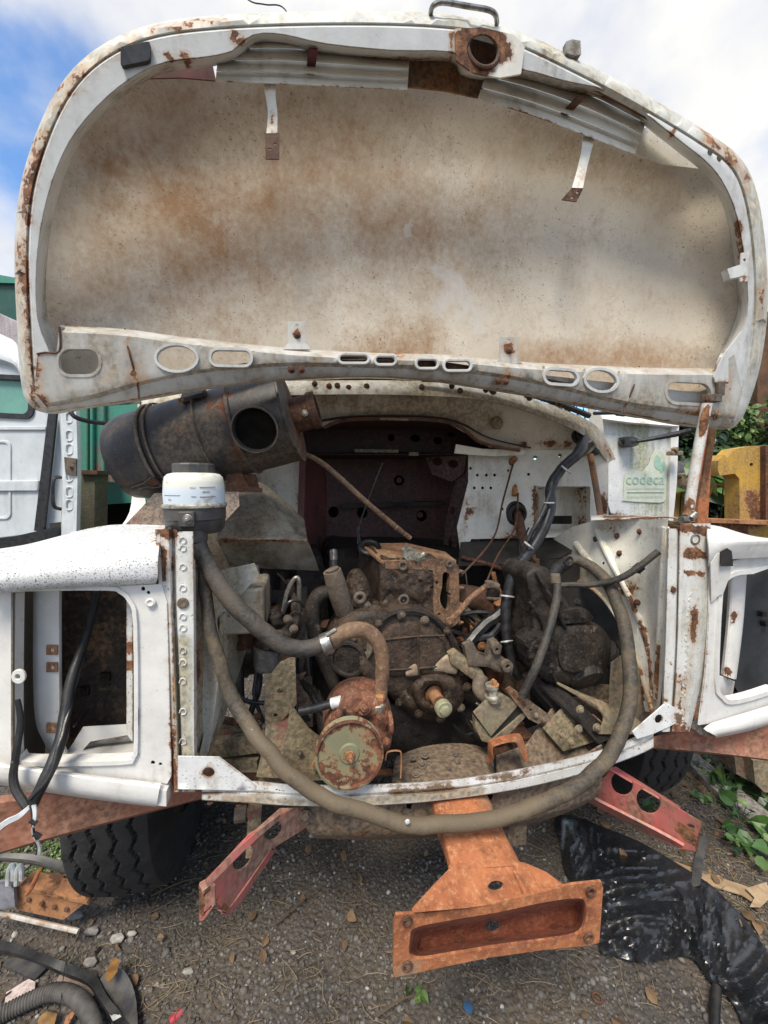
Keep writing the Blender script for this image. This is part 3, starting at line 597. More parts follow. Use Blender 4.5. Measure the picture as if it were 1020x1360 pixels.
tp('bucket_tray_lip', sheet([(88, 1001), (110, 966), (165, 963), (176, 962), (176, 975), (120, 985), (96, 1012)], .12, .004, (), 10), m_front, bev=.001)
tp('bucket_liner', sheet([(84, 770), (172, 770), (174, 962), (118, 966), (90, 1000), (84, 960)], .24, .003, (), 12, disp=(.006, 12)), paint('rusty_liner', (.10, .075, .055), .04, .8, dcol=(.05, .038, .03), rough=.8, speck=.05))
tp('bucket_flange', sheet([(168, 795), (176, 795), (176, 985), (168, 975)], .03, .01, (), 8), m_post, rust=[([(171, 860)], 14, 1.1), ([(171, 885)], 14, 1.1)])
for x, y in ((140, 899), (112, 918)): tp('square_nut', [box(T(x, y, .23), UD*.012, ZD*.012, WD*.006)]+boltT(x, y, .224, 4), m_grease)
# left pillar: pressed channel with embossed strip
def strip(prof, y0, y1, y0s=None, dx=(0, 0, 0), nv=14, M=T):
    return None
LPR = [(700, [(206, .03), (212, .0), (224, -.004), (229, .022), (232, .022), (234, .0), (256, .0), (257, .02)]),
       (800, [(212, .03), (217, .0), (227, -.004), (231, .022), (233, .022), (235, .0), (257, .0), (258, .02)]),
       (900, [(220, .03), (224, .0), (232, -.004), (236, .022), (237, .022), (239, .0), (257.5, .0), (258.5, .02)]),
       (1000, [(226, .03), (229, .0), (236, -.004), (239, .022), (240, .022), (242, .0), (258, .0), (259, .02)]),
       (1052, [(229, .03), (232, .0), (237, -.004), (240, .022), (241, .022), (243, .0), (259, .0), (260, .02)])]
rows = [[(x, y+(3 if i < 5 else 6)*(y < 750), w) for i, (x, w) in enumerate(pr)] for y, pr in LPR]
lpil = tp('grille_pillar', loft(rows, 3, 14, .0025, lin_u=True), m_post, rust=[([(208, 702), (228, 706)], 16, 1.0), ([(217, 730), (218, 770)], 8, .8), ([(214, 745)], 6, 1), ([(229, 740), (232, 1050)], 4, .55), ([(243, 800)], 13, .8), ([(225, 980), (232, 1045)], 10, .9), ([(219, 800), (221, 830)], 6, .7)], dirt=[([(243, 850), (248, 1030)], 16, .9), ([(232, 900), (236, 1040)], 8, .6), ([(240, 1000), (255, 1050)], 20, .6)], label='left grille pillar with an embossed strip')
tp('bolt', lathe(T(243, 801, -.001), -WD, [(.013, 0), (.0125, .003), (.009, .004), (.003, .002)], 18), m_iron, lpil)
for y in (718, 728, 753, 781, 819, 834, 864, 880, 905, 945, 985): tp('embossed_mark', tube([(x, y+dy, -.0015) for x, dy in ((238, 2), (240, -3), (244, -4), (247, -1), (246, 3), (241, 4))], .9, 5, 3), m_post, lpil)
tp('pillar_flange', sheet([(256, 745), (259, 745), (262, 1000), (272, 1010), (262, 1020), (258, 1030)], lambda x, y: .0+.004*(x-256), .003, (), 8), m_post)
# left inner apron
def lap(x, y): return .03+.0052*(x-257)
tp('inner_apron', [sheet([(257, 752), (300, 758), (343, 750), (350, 790), (322, 880), (296, 960), (276, 1006), (259, 1010)], lap, .003, (), 12, disp=(.006, 12))], m_apron, dirt=[([(265, 800), (270, 1000)], 30, .9)], rust=[([(262, 860), (258, 900)], 12, 1), ([(262, 855)], 5, 1.3)], label='dirty inner apron of the left fender')
tp('apron_rib', sheet([(292, 820), (304, 810), (316, 850), (300, 905), (288, 960), (272, 1010), (262, 1012), (282, 930), (290, 870)], lambda x, y: lap(x, y)-.02, .012, (), 10), m_apron, bev=.002, dirt=[([(300, 850)], 60, .5)])
tp('apron_box', [box((T(325, 800, .33)), UD*.07, WD*.1, ZD*.07)], m_boxy, bev=.01)
tp('apron_bracket', [sheet([(300, 756), (338, 748), (344, 763), (325, 785), (300, 812), (286, 815)], .22, .004, (), 9), sheet([(326, 790), (352, 800), (352, 812), (340, 820), (322, 818)], .26, .01, [oval(341, 806, 3, n=8)], 6, disp=(.004, 40))], m_apron)
# left strut from apron (beige, diagonal)
tp('apron_post', loft([[(243, 760, .1), (262, 758, .08)], [(262, 850, .1), (292, 860, .08)], [(258, 990, .1), (276, 1000, .08)]], 2, 5, .004), m_apron)
# --- front panels: right side
RPR = [(702, [(886, .0), (888, -.012), (899, -.012), (901, .004), (903, -.012), (936, -.014), (944, .0)]),
       (780, [(884.5, .0), (886, -.012), (898, -.012), (900, .004), (902, -.012), (935, -.014), (944, .0)]),
       (860, [(882, .0), (884, -.012), (896, -.012), (898, .004), (900, -.012), (929, -.014), (940, .0)]),
       (930, [(879, .0), (881, -.012), (892, -.012), (894, .004), (896, -.012), (918, -.014), (926, .0)]),
       (972, [(878, .0), (880, -.012), (889, -.012), (891, .004), (892, -.012), (909, -.014), (916, .0)])]
rows = [[(x, y-(7 if y < 720 and i > 3 else 0), w) for i, (x, w) in enumerate(pr)] for y, pr in RPR]
rpil = tp('grille_pillar', loft(rows, 3, 14, .0025, lin_u=True), m_post, rust=[([(905, 700), (940, 705)], 13, 1.15), ([(915, 738), (920, 730), (931, 738)], 10, 1.3), ([(908, 760), (935, 764)], 5, 1.1), ([(894, 784)], 8, 1.0), ([(926, 800), (915, 880), (905, 960)], 7, .7), ([(903, 900), (900, 970)], 11, .75), ([(903, 968)], 20, 1.1), ([(884, 930)], 6, .9), ([(921, 780), (924, 860)], 3.5, 1.0), ([(890, 880)], 5, .9)], label='right grille pillar with peeling rusty paint')
tp('pillar_hole', lathe(T(923, 716, -.013), -WD, [(.016, 0), (.017, .002), (.012, .003), (.011, -.006)], 14), m_steel, rpil)
tp('bolt', lathe(T(894, 783, -.013), -WD, [(.008, 0), (.008, .004), (.004, .004)], 12), m_rustd, rpil)
for i in range(24):
    y = 790+i*7.2+random.uniform(-3, 3); x = 918-(y-790)*.07+random.uniform(-2.5, 2.5)
    tp('paint_blister', sheet(oval(x, y, random.uniform(.8, 2), random.uniform(1.5, 3.5), random.uniform(-40, 40), 7), -.0145, .002, (), 6), m_post, rpil)
AR = cr([(960, 790), (966, 772), (980, 764), (1000, 762), (1060, 758), (1060, 905), (1030, 915), (1000, 925), (972, 931), (963, 925), (955, 905)], 3, True)
def rp_w(x, y): return -.012+.0006*(x-940)
rp = tp('headlight_panel', sheet([(943, 750), (965, 748), (1000, 738), (1070, 730), (1070, 930), (1020, 942), (965, 958), (928, 963), (936, 900), (941, 830)], rp_w, .004, [AR, oval(951, 764, 3, n=8), oval(962, 757, 2, n=8)], 12, extra=[(offs(AR, -4), True)]), m_front, bev=.0015, rust=[([(945, 800), (930, 950)], 4, .5)], label='white right headlight panel')
tp('aperture_flange', sheet(offs(AR, -5), lambda x, y: rp_w(x, y)-.007, .03, [offs(AR, .4)], 8), m_front, rp, bev=.004, seg=3)
tp('lower_skirt', loft([[(945, 960, -.015), (985, 948, 0), (1070, 922, .05)], [(935, 968, -.03), (985, 958, -.015), (1070, 934, .035)], [(950, 977, -.03), (990, 968, -.015), (1070, 948, .035)], [(950, 980, .01), (990, 972, .02), (1070, 952, .06)]], 5, 3, .003), m_front, rp)
tp('skirt_fold', sheet([(922, 969), (934, 958), (950, 966), (948, 978), (930, 976)], lambda x, y: -.005, .02, (), 8, disp=(.004, 40)), m_steel, rp)
rft = loft([[(942, 752, -.02), (965, 744, -.018), (1000, 741, -.005), (1070, 738, .03)],
            [(942, 735, -.035), (965, 728, -.035), (1000, 727, -.02), (1070, 724, .01)],
            [(940, 712, -.03), (968, 716, -.03), (1000, 717, -.02), (1070, 716, .01)],
            [(938, 700, .0), (966, 708, .02), (1000, 714, .06), (1070, 716, .12)],
            [(920, 695, .03), (955, 699, .06), (985, 708, .12), (1040, 722, .22)]], 6, 4, .003)
rf = tp('front_fender', rft, m_front, label='white right front fender with a bent corner')
tp('fender_slot_dark', sheet([(957, 733), (966, 728), (972, 732), (974, 752), (958, 752)], -.04, .002, (), 8), m_dark, rf)  # dark sheet laid on to paint the shade of a slot
tp('front_lip', loft([[(944, 748, -.03), (958, 733, -.038), (975, 750, -.034)], [(945, 800, -.016), (956, 790, -.016), (960, 790, -.014)]], 3, 3, .002), m_front, rf)
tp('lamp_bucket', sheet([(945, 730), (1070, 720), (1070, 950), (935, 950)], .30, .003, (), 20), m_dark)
tp('bucket_bracket', [loft([[(968, 762, .09), (974, 762, .075), (989, 760, .075), (992, 760, .10)], [(964, 830, .09), (970, 830, .075), (984, 830, .075), (987, 830, .10)], [(957, 895, .09), (963, 898, .075), (974, 902, .075), (978, 902, .10)]], 3, 6, .003), loft([[(938, 895, .03), (960, 898, .08), (976, 905, .12)], [(940, 935, .03), (955, 940, .08), (972, 930, .12)]], 4, 4, .003)], m_front, rust=[([(975, 820)], 8, 1.3), ([(972, 828)], 6, 1.3), ([(966, 893)], 12, 1.3)])
for x, y in ((1012, 815), (1016, 828)): tp('cable_connector', box(T(x, y, .27), UD*.01, ZD*.01, WD*.01), m_cable)
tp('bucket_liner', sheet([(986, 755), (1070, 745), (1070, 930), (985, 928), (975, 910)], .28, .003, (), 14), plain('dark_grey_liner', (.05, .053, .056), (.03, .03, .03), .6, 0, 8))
# --- right wheel-arch apron, one pressed sheet running back to the firewall
def rap(x, y):
    w = .02+(887-x)*.0042+.00035*max(0, y-760)*max(0, (887-x)/150)*-1
    w -= .07*math.exp(-(((x-800)/40)**2+((y-760)/45)**2)); w += .035*math.exp(-((x-862)/10)**2-((y-830)/60)**2)
    return w
rapo = [(760, 700), (800, 688), (887, 690), (886, 800), (880, 900), (876, 946), (858, 945), (848, 900), (838, 860), (815, 815), (790, 785), (757, 768), (735, 745), (725, 738), (735, 715)]
ra = tp('inner_apron', sheet(rapo, rap, .003, [oval(877, 840, 4, 6, 30, 10), oval(834, 842, 2, n=8), oval(866, 896, 2, n=8), oval(802, 748, 2, n=8)], 9), m_wing, rust=[([(800, 700), (870, 705)], 14, .5), ([(790, 788), (840, 860), (855, 930)], 7, .85), ([(760, 770), (815, 812)], 10, .7), ([(805, 770), (840, 785)], 18, .55), ([(870, 930), (860, 860)], 8, .5)], dirt=[([(760, 760), (850, 770)], 24, .8), ([(850, 740), (865, 800)], 22, .5), ([(790, 790), (850, 900)], 14, .9), ([(740, 745), (800, 720)], 18, .45)], label='off-white right wheel-arch apron streaked with mould')
tp('apron_ridge', tube([(757, 768, rap(757, 768)-.005), (790, 784, rap(790, 784)-.005), (815, 813, rap(815, 813)-.006), (840, 862, rap(840, 862)-.006), (858, 915, rap(858, 915)-.004), (866, 945, .03)], 3, 8), m_apron, ra, rust=[([(757, 768), (866, 945)], 60, .5)])
for rb_ in ([(792, 703), (812, 745), (838, 795), (862, 860), (869, 925)], [(765, 722), (795, 762), (826, 800)], [(884, 700), (880, 780), (876, 860), (872, 930)]):
    tp('pressed_rib', tube([(x, y, rap(x, y)+.002) for x, y in rb_], 4.5, 10), m_wing, ra, rust=[(rb_[2:], 14, .75)], dirt=[(rb_, 12, .5)])
for x, y in ((792, 716), (820, 712), (850, 706), (846, 800), (857, 838), (823, 735)): tp('bolt', boltT(x, y, rap(x, y)-.002, 3.6, ax=(-WD-UD*.8).normalized()), m_rustd, ra)
tp('arch_dark_backing', sheet([(690, 745), (800, 740), (850, 800), (868, 900), (868, 985), (760, 985), (690, 900)], .47, .003, (), 20), m_dark, truck)  # dark sheet added to fill the arch with shade and hide the tyre
tp('apron_top', loft([[(785, 690, .33), (840, 688, .2), (895, 686, .05)], [(785, 684, .5), (840, 684, .35), (900, 688, .15)]], 5, 3, .003), m_wing, ra, rust=[([(800, 686), (890, 688)], 10, .8)])
tp('lower_apron', sheet([(812, 880), (840, 860), (860, 930), (868, 960), (820, 965), (808, 950)], .16, .003, (), 12), paint('grey_green_apron', (.24, .25, .21), -.03, .4, rough=.6), ra)
# --- lower grille bar
BT = [(268, 1044, .0), (330, 1037, -.01), (400, 1042, -.025), (500, 1041, -.035), (600, 1035, -.035), (700, 1019, -.025), (790, 998, -.01), (845, 978, 0), (868, 966, .0)]
BB = [(268, 1062), (330, 1066), (400, 1070), (500, 1069), (600, 1061), (700, 1045), (790, 1022), (845, 1003), (868, 992)]
bar = tp('grille_bar', loft([[(x, y, w+.035) for x, y, w in BT], [(x, y+1, w) for x, y, w in BT], [(x, y+.42*(b[1]-y), w-.002) for (x, y, w), b in zip(BT, BB)], [(x, y+.50*(b[1]-y), w+.006) for (x, y, w), b in zip(BT, BB)], [(x, y+.58*(b[1]-y), w-.003) for (x, y, w), b in zip(BT, BB)], [(b[0], b[1], w-.003) for (x, y, w), b in zip(BT, BB)], [(b[0], b[1]+1, w+.035) for (x, y, w), b in zip(BT, BB)]], 8, 2, .002, lin_v=True), m_bar, rust=[([(270, 1055), (330, 1060)], 12, .5), ([(520, 1052), (600, 1045)], 9, .85), ([(640, 1035), (690, 1030)], 8, .9), ([(700, 1026)], 8, .9), ([(735, 1010)], 5, .9)], dirt=[([(300, 1062), (400, 1066), (520, 1062), (640, 1050)], 9, .9)], label='white lower grille bar with chipped paint')
g1 = tp('bar_gusset', sheet([(236, 1005), (291, 1006), (341, 1044), (338, 1050), (236, 1048)], -.014, .004, [oval(277, 1026, 8, 7, 0, 14)], 9), m_bar, bev=.001, rust=[([(275, 1026)], 14, .9), ([(300, 1015), (338, 1046)], 5, .6)], label='left bar gusset')
g2 = tp('bar_gusset', sheet([(840, 972), (884, 934), (908, 945), (905, 958), (868, 975), (846, 982)], -.016, .004, [oval(875, 955, 5, 6, 20, 12)], 8), m_bar, bev=.001, rust=[([(900, 955)], 16, 1.0), ([(877, 955)], 8, .9)], label='right bar gusset')
for x, y in ((279, 1066), (317, 1068)): tp('bolt', bolt(T(x, y, .0), .006, -ZD), m_rustd, bar)
# --- red-oxide beams under the fenders
tp('bumper_beam', loft([[(-60, 1062, -.02), (100, 1045, .04), (300, 1010, .14)], [(-60, 1075, -.03), (100, 1052, .03), (300, 1020, .13)], [(-60, 1112, -.03), (0, 1107, -.01), (110, 1085, .03), (300, 1040, .13)][:1]+[(100, 1087, .03), (300, 1040, .13)], [(-60, 1150, -.035), (100, 1103, .025), (300, 1052, .13)], [(-60, 1152, .02), (100, 1106, .07), (300, 1053, .17)]], 6, 3, .005, lin_v=True), m_beam, label='red oxide beam below the left fender')
tp('bumper_beam', loft([[(860, 980, .12), (950, 962, .06), (1080, 955, .0)], [(866, 982, .11), (950, 965, .05), (1080, 960, -.01)], [(862, 988, .11), (950, 990, .05), (1080, 1003, -.01)], [(860, 992, .10), (950, 1000, .04), (1080, 1016, -.02)], [(860, 994, .14), (950, 1002, .08), (1080, 1018, .02)]], 6, 3, .005, lin_v=True), m_beam, label='red oxide beam below the right fender')
# --- wheels
def tyre(u, w, R=.46, W=.27, deg=0):
    no, nw = 420, 80; V = []; F = []; e = W/2
    prof = []
    for j in range(nw+1):
        s = j/nw*2-1
        a = abs(s)
        if a < .62: x = s/.62*e*.86; r = R-.012*(s/.62)**2
        else: q = (a-.62)/.38; x = math.copysign(e*(.86+.14*math.sin(q*PI)), s); r = R-.012-(R*.42)*q**1.15
        prof.append((x, r))
    for i in range(no):
        th = 2*PI*i/no
        for (x, r) in prof:
            if r > R-.02:
                for c0 in (-.082, -.03, .025, .078):
                    zz = c0+.009*(abs(((i/6.0) % 2)-1)*2-1)
                    if abs(x-zz) < .0045: r -= .014
            elif r > R-.06 and i % 6 < 1: r -= .006
            V.append(U(u+x*math.cos(deg), w+r*math.sin(th)+x*math.sin(deg), R+r*math.cos(th)))
    m = nw+1
    for i in range(no):
        for j in range(nw): F.append([i*m+j, i*m+j+1, ((i+1) % no)*m+j+1, ((i+1) % no)*m+j])
    return V, F
for u, ww, sgn in ((-1.0, .70, 1), (1.0, .74, -1)):
    t_ = tp('wheel', lathe(U(u, ww, .46), UD, [(.0, -.08), (.10, -.08), (.13, -.02), (.2, .0), (.265, -.03), (.28, -.11), (.285, -.12), (.285, .12), (.26, .1), (.2, .05), (0, .05)], 32, False), m_rustd, label='left front wheel' if u < 0 else 'right front wheel')
    tp('tyre', tyre(u, ww), m_tyre, t_, smooth=30)

# --- running gear and cab behind the engine bay
tp('front_axle', [tube([(-.85, .66, .46), (-.5, .66, .38), (0, .66, .37), (.5, .66, .38), (.85, .7, .46)], .045, 10, M=U, px=False)], m_greased)
for u in (-.42, .42):
    for k_ in range(5): tp('spring_leaf', box(U(u, .66, .46+.014*k_), UD*.035, WD*(.5-.07*k_), ZD*.0055), m_rustd, bev=.002)
for u in (-.42, .42): tp('side_rail', box(U(u, 1.5, .72), UD*.03, WD*1.1, ZD*.09), m_maroon2)
tp('track_rod', tube([(-.8, .5, .42), (0, .48, .36), (.8, .5, .42)], .016, 10, M=U, px=False), m_rustd)
tp('cab_dark_backing', box(U(0, 1.30, 1.2), UD*.95, WD*.01, ZD*.78), m_hole)  # near-black box added before the white cab, shade put in as colour
cab = tp('cab_body', [box(U(.02, 2.0, 1.37), UD*.94, WD*.66, ZD*.62)], m_front, label='white cab body behind the engine bay')
tp('cab_roof', [box(U(.02, 2.05, 2.62), UD*.86, WD*.6, ZD*.04)], m_front, cab, bev=.03)
for u in (-.86, .9):
    for w in (1.42, 2.6): tp('cab_post', beam(U(u, w, 1.98), U(u*.96, w+.03, 2.6), .03, .03, WD), m_front, cab)
tp('windscreen', box(U(.02, 1.43, 2.29), UD*.84, WD*.004, ZD*.3), plain('dusty_windscreen', (.12, .14, .14), (.07, .08, .08), .15, 0, 4, .02), cab)
# --- cowl and windscreen base
tp('cowl_top', [loft([[(188, 560, .62), (195, 526, .60), (300, 510, .56), (420, 505, .54), (550, 506, .54), (650, 513, .55), (740, 541, .58), (792, 566, .62), (818, 610, .66)],
     [(188, 575, .60), (198, 534, .57), (300, 520, .53), (420, 516, .505), (550, 516, .505), (650, 524, .515), (740, 551, .54), (786, 575, .58), (812, 612, .62)],
     [(188, 580, .60), (200, 542, .56), (300, 529, .52), (420, 524, .495), (550, 525, .495), (650, 533, .505), (738, 560, .53), (782, 583, .57), (808, 616, .61)]], 6, 3, .004)], m_apron, dirt=[([(560, 515), (780, 560)], 16, .4)], rust=[([(800, 590), (815, 612)], 10, .7)], label='white curved cowl top edge')
for x, y in ((418, 510), (437, 513), (448, 512), (463, 515), (487, 513), (560, 514), (600, 513), (611, 519), (645, 518)): tp('cowl_screw', boltT(x, y, .505, 3.4, hexa=False), m_rustd)
tp('seal_strip', tube([(560, 503, .5), (620, 507, .49), (680, 517, .49), (730, 532, .5), (765, 545, .52), (782, 552, .54)], 4, 8), m_cable)
for x, y in ((655, 515), (703, 523), (744, 532)): tp('wing_screw', [tube([(x-6, y+4, .485), (x, y, .48), (x+7, y-3, .48)], 2.6, 6, 4)]+boltT(x, y+5, .49, 4), m_iron)
cf = [(400, 525), (550, 523), (650, 531), (740, 558), (786, 580), (806, 606), (806, 640), (790, 598), (700, 600), (650, 594), (592, 560), (470, 555), (430, 566), (400, 560)]
tp('cowl_front', sheet(cf, lambda x, y: .54+.002*max(0, y-535), .003, [], 10), m_cowl, rust=[([(690, 590), (780, 590)], 5, .9), ([(430, 560), (470, 555)], 12, .6)], dirt=[([(440, 535), (640, 545)], 40, .8)], label='beige cowl front above the engine opening')
tp('blanking_cap', [lathe(T(660, 562, .575), -WD, [(.025, 0), (.025, .006), (.021, .009), (.012, .007), (0, .008)], 24)], m_mount, bev=.001)
tp('cowl_lip', tube([(430, 568, .56), (470, 557, .55), (592, 560, .55), (640, 588, .56), (690, 598, .56)], 2.6, 6), m_rustd)
tp('torn_flange', sheet([(606, 590), (640, 596), (700, 598), (694, 604), (660, 606), (626, 604), (604, 602)], .6, .01, (), 8, disp=(.01, 60)), m_cowl)
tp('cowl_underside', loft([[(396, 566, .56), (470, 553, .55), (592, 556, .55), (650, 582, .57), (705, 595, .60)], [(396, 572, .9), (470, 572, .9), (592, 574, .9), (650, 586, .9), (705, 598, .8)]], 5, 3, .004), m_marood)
tp('scuttle_shade_panel', loft([[(195, 526, .60), (400, 506, .54), (550, 506, .54), (740, 541, .58), (805, 590, .64)], [(260, 540, 1.28), (400, 530, 1.28), (550, 530, 1.28), (690, 550, 1.28), (760, 590, 1.2)]], 5, 3, .004), m_apron)  # unseen panel added to block light from above the tunnel
# --- firewall, right half
fwo = [(622, 600), (700, 598), (790, 597), (808, 608), (808, 692), (790, 712), (740, 714), (626, 716), (612, 738), (607, 700), (622, 640)]
dots = [oval(x, y, 2.1, n=8) for x, y in ((634, 631), (646, 631), (657, 631), (630, 648), (641, 648), (652, 648), (702, 630), (683, 656), (667, 676), (625, 622), (798, 663))]
tp('firewall_panel', sheet(fwo, lambda x, y: .72+.0006*(x-620)*-1, .004, dots+[oval(711, 608, 3, n=8), oval(686, 681, 14, 16, -20, 18), rrect(709, 646, 784, 712, 2), oval(744, 605, 2.6, 3.4, 0, 8)], 8), m_wall, rust=[([(620, 660), (614, 720)], 12, .85), ([(622, 680)], 14, .9), ([(710, 645), (706, 712)], 4, .9), ([(648, 676)], 8, .6), ([(745, 610), (746, 622)], 3, .9), ([(802, 660), (800, 690)], 10, 1.2), ([(660, 713), (690, 712)], 10, .9)], dirt=[([(640, 660), (660, 690)], 18, .4)], label='cream right firewall panel drilled with holes')
fl = [oval(656, 598, 1)]
tp('firewall_floor', loft([[(612, 720, .72), (700, 714, .70), (790, 712, .62)], [(608, 752, .6), (690, 748, .55), (745, 740, .5)]], 4, 3, .003), m_dark, label='dark floor edge under the right firewall')
# recess box
bx = tp('recess_box', [loft([[(708, 645, .70), (708, 713, .70)], [(722, 652, .82), (722, 704, .82)]], 2, 3, .003), loft([[(784, 645, .70), (784, 713, .70)], [(765, 650, .82), (762, 704, .82)]], 2, 3, .003), sheet([(718, 650), (770, 650), (768, 708), (718, 708)], .82, .003, [rrect(732, 685, 760, 696, 1)], 8), loft([[(700, 714, .66), (772, 712, .62)], [(722, 702, .82), (764, 702, .82)]], 2, 3, .003), loft([[(706, 645, .68), (786, 643, .62)], [(722, 650, .82), (768, 650, .82)]], 2, 3, .003)], m_wall, rust=[([(707, 645), (712, 712)], 12, 1.0), ([(775, 650), (772, 708)], 14, .95)], dirt=[([(712, 680)], 20, 1)])
tp('vent_dark_backing', sheet([(731, 684), (761, 684), (761, 697), (731, 697)], .84, .003, (), 9), m_dark, bx)  # dark sheet behind the opening paints its shade
tp('grommet', [ringT(771, 578, .62, 10, 3), ringT(771, 578, .63, 6, 3)], m_rub)
tp('grommet', [lathe(T(790, 599, .60), -WD, [(.02, 0), (.02, .008), (.012, .012), (.004, .012)], 18)], m_rub)
tp('column_boot', [ringT(686, 681, .70, 15, 4), ringT(687, 684, .69, 12, 4)], m_rub)
tp('steering_column', tube([(686, 680, .72), (692, 705, .64), (701, 738, .54), (704, 752, .5)], [7, 6.5, 7, 9], 12), m_rustd)
tp('column_joint', [box(T(709, 748, .48), UD*.017, WD*.015, ZD*.02), lathe(T(705, 738, .5), -WD, [(.012, -.02), (.012, .02)], 12)], m_rust, bev=.003)
for pts, r in (([(682, 614, .68), (668, 665, .62), (655, 715, .56), (612, 765, .45)], 1.4), ([(688, 655, .66), (684, 700, .56), (660, 740, .5), (640, 790, .42)], 1.2)): tp('control_rod', tube(pts, r, 6), m_rustd)
tp('pipe_stub', [tube([(677, 616, .70), (684, 609, .66)], 4.4, 10), tube([(683, 640, .70), (684, 658, .67)], 4, 8)], m_rust)
for x, y in ((673, 625), (684, 623)): tp('bolt', boltT(x, y, .70, 4.2), m_rustd)
tp('hanging_rod', [tube([(784, 604, .58), (792, 650, .52), (802, 715, .42), (807, 745, .37)], [4, 4, 3.8, 4.2], 10), lathe(T(806, 741, .375), ZD, [(.011, 0), (.012, .004), (.007, .012)], 12)], m_rust, dirt=[([(790, 640)], 40, .4)])
tp('rod_ring', tube([(772, 606, .6), (780, 602, .58), (790, 592, .57), (786, 586, .57), (778, 590, .57)], 2, 8), m_steel)
# --- firewall, left half and engine tunnel
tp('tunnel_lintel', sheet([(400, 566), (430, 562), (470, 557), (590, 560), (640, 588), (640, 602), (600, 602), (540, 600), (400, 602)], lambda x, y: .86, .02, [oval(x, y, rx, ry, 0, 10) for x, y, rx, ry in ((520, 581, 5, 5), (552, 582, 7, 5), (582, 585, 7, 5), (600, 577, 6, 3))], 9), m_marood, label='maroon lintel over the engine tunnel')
tp('lintel_bar', [box(T(500, 599, .82), UD*.1, WD*.006, ZD*.007), box(T(549, 603, .80), UD*.022, WD*.006, ZD*.008), box(T(524, 557, .545), UD*.055, WD*.004, ZD*.004)], m_mount)
tp('tunnel_back', sheet([(410, 590), (635, 590), (638, 770), (410, 770)], 1.16, .003, [oval(x, y, r, r*1.1, 0, 12) for x, y, r in ((443, 680, 7), (481, 681, 7), (443, 728, 7), (560, 685, 7))]+[oval(530, 638, 7, n=12)], 10, disp=(.008, 9)), m_maroon, dirt=[([(440, 620), (600, 740)], 150, .5)])  # dirt stroke also darkens the back, tunnel shade put into the colour
tp('tunnel_dark_backing', sheet([(400, 560), (650, 560), (650, 780), (400, 780)], 1.26, .003, (), 40), m_hole)  # near-black sheet gives the holes their shade by colour
for x, y in ((530, 638), (558, 684)): tp('tunnel_plug', lathe(T(x, y, 1.15), -WD, [(.016, 0), (.016, .004), (.008, .006), (.003, .004)], 16), m_maroon)
tp('tunnel_side', sheet([(400, 598), (430, 600), (434, 640), (434, 755), (424, 760), (398, 712)], lambda x, y: .78+.009*(x-400), .003, [oval(421, 676, 2.5, 7, 0, 10), oval(432, 680, 2, 6, 0, 8), oval(424, 718, 2.5, 8, 0, 10), oval(414, 730, 2, 6, 0, 8)], 9), m_maroon, rust=[([(400, 690), (404, 730)], 8, .6)], label='maroon left wall of the engine tunnel')
tp('tunnel_gusset', [sheet([(563, 602), (620, 602), (616, 628), (600, 640), (574, 630)], lambda x, y: .98-.003*(x-563), .003, [oval(581, 613, 7, 5.5, 10, 12), oval(602, 616, 7, 5.5, 10, 12)], 7), sheet([(614, 604), (626, 600), (622, 650), (608, 712), (603, 770), (585, 770), (592, 690), (604, 640)], lambda x, y: .82+.004*(622-x), .003, [oval(597, 643, 5, 6, 0, 10), oval(601, 678, 3.5, 6, 0, 10), oval(598, 720, 2.5, 7, 0, 10)], 7)], paint('maroon_grey_gusset', (.17, .09, .085), .02, .5, dcol=(.12, .085, .075), rough=.6, speck=.03, halo=.2))
tp('tunnel_shade_roof', loft([[(405, 604, .80), (520, 604, .80), (636, 604, .80)], [(415, 610, 1.14), (520, 610, 1.14), (630, 610, 1.14)]], 3, 3, .004), m_marood)  # roof added to keep light out of the tunnel
tp('tunnel_dark_bar', box(T(565, 668, 1.1), UD*.06, WD*.01, ZD*.01), m_hole)  # solid black bar paints the dark of a slot
tp('tunnel_shelf', beam(T(455, 672, 1.1), T(590, 668, 1.08), .01, .02), m_dark)
# light panel and heater box on the left
tp('firewall_panel', sheet([(300, 600), (400, 600), (404, 640), (399, 712), (330, 722), (295, 705)], lambda x, y: .74+.0004*(400-x), .004, [], 9), m_cowl, dirt=[([(330, 650), (320, 710)], 40, 1.0)], rust=[([(398, 640), (399, 700)], 5, .9)], label='dirty cream left firewall panel')
tp('heater_box', [loft([[(296, 656, .70), (345, 640, .66), (404, 690, .70)], [(288, 714, .46), (350, 714, .46), (408, 716, .46)], [(288, 717, .455), (350, 717, .455), (409, 719, .455)], [(305, 752, .60), (350, 755, .58), (424, 758, .55)]], 5, 5, .004, lin_v=True)], m_boxy, dirt=[([(300, 680), (330, 700)], 40, .6)], rust=[([(290, 716), (410, 718)], 4, .6)], label='dirty beige box below the firewall')
tp('heater_box_strap', sheet([(313, 700), (340, 672), (353, 681), (326, 712)], lambda x, y: .53+.0018*(712-y), .004, [oval(344, 680, 2.3, n=8), oval(322, 703, 2.3, n=8)], 7), m_boxy, bev=.001)
tp('maroon_edge', sheet([(398, 600), (406, 606), (403, 715), (426, 758), (418, 762), (394, 715)], .70, .008, (), 8), m_maroon, rust=[([(398, 700), (422, 760)], 8, .8)])
tp('reservoir_bracket', [sheet([(163, 700), (190, 672), (205, 655), (317, 653), (318, 672), (290, 702)], lambda x, y: .27+.0008*(700-y), .004, (), 9)], paint('mount_maroon', (.17, .06, .05), .0, .4, dcol=(.3, .25, .19), rough=.7, sc=6, speck=.06, halo=.4, edge=.003), dirt=[([(190, 660), (310, 658)], 22, 1.0)], label='maroon bracket behind the fluid reservoir')
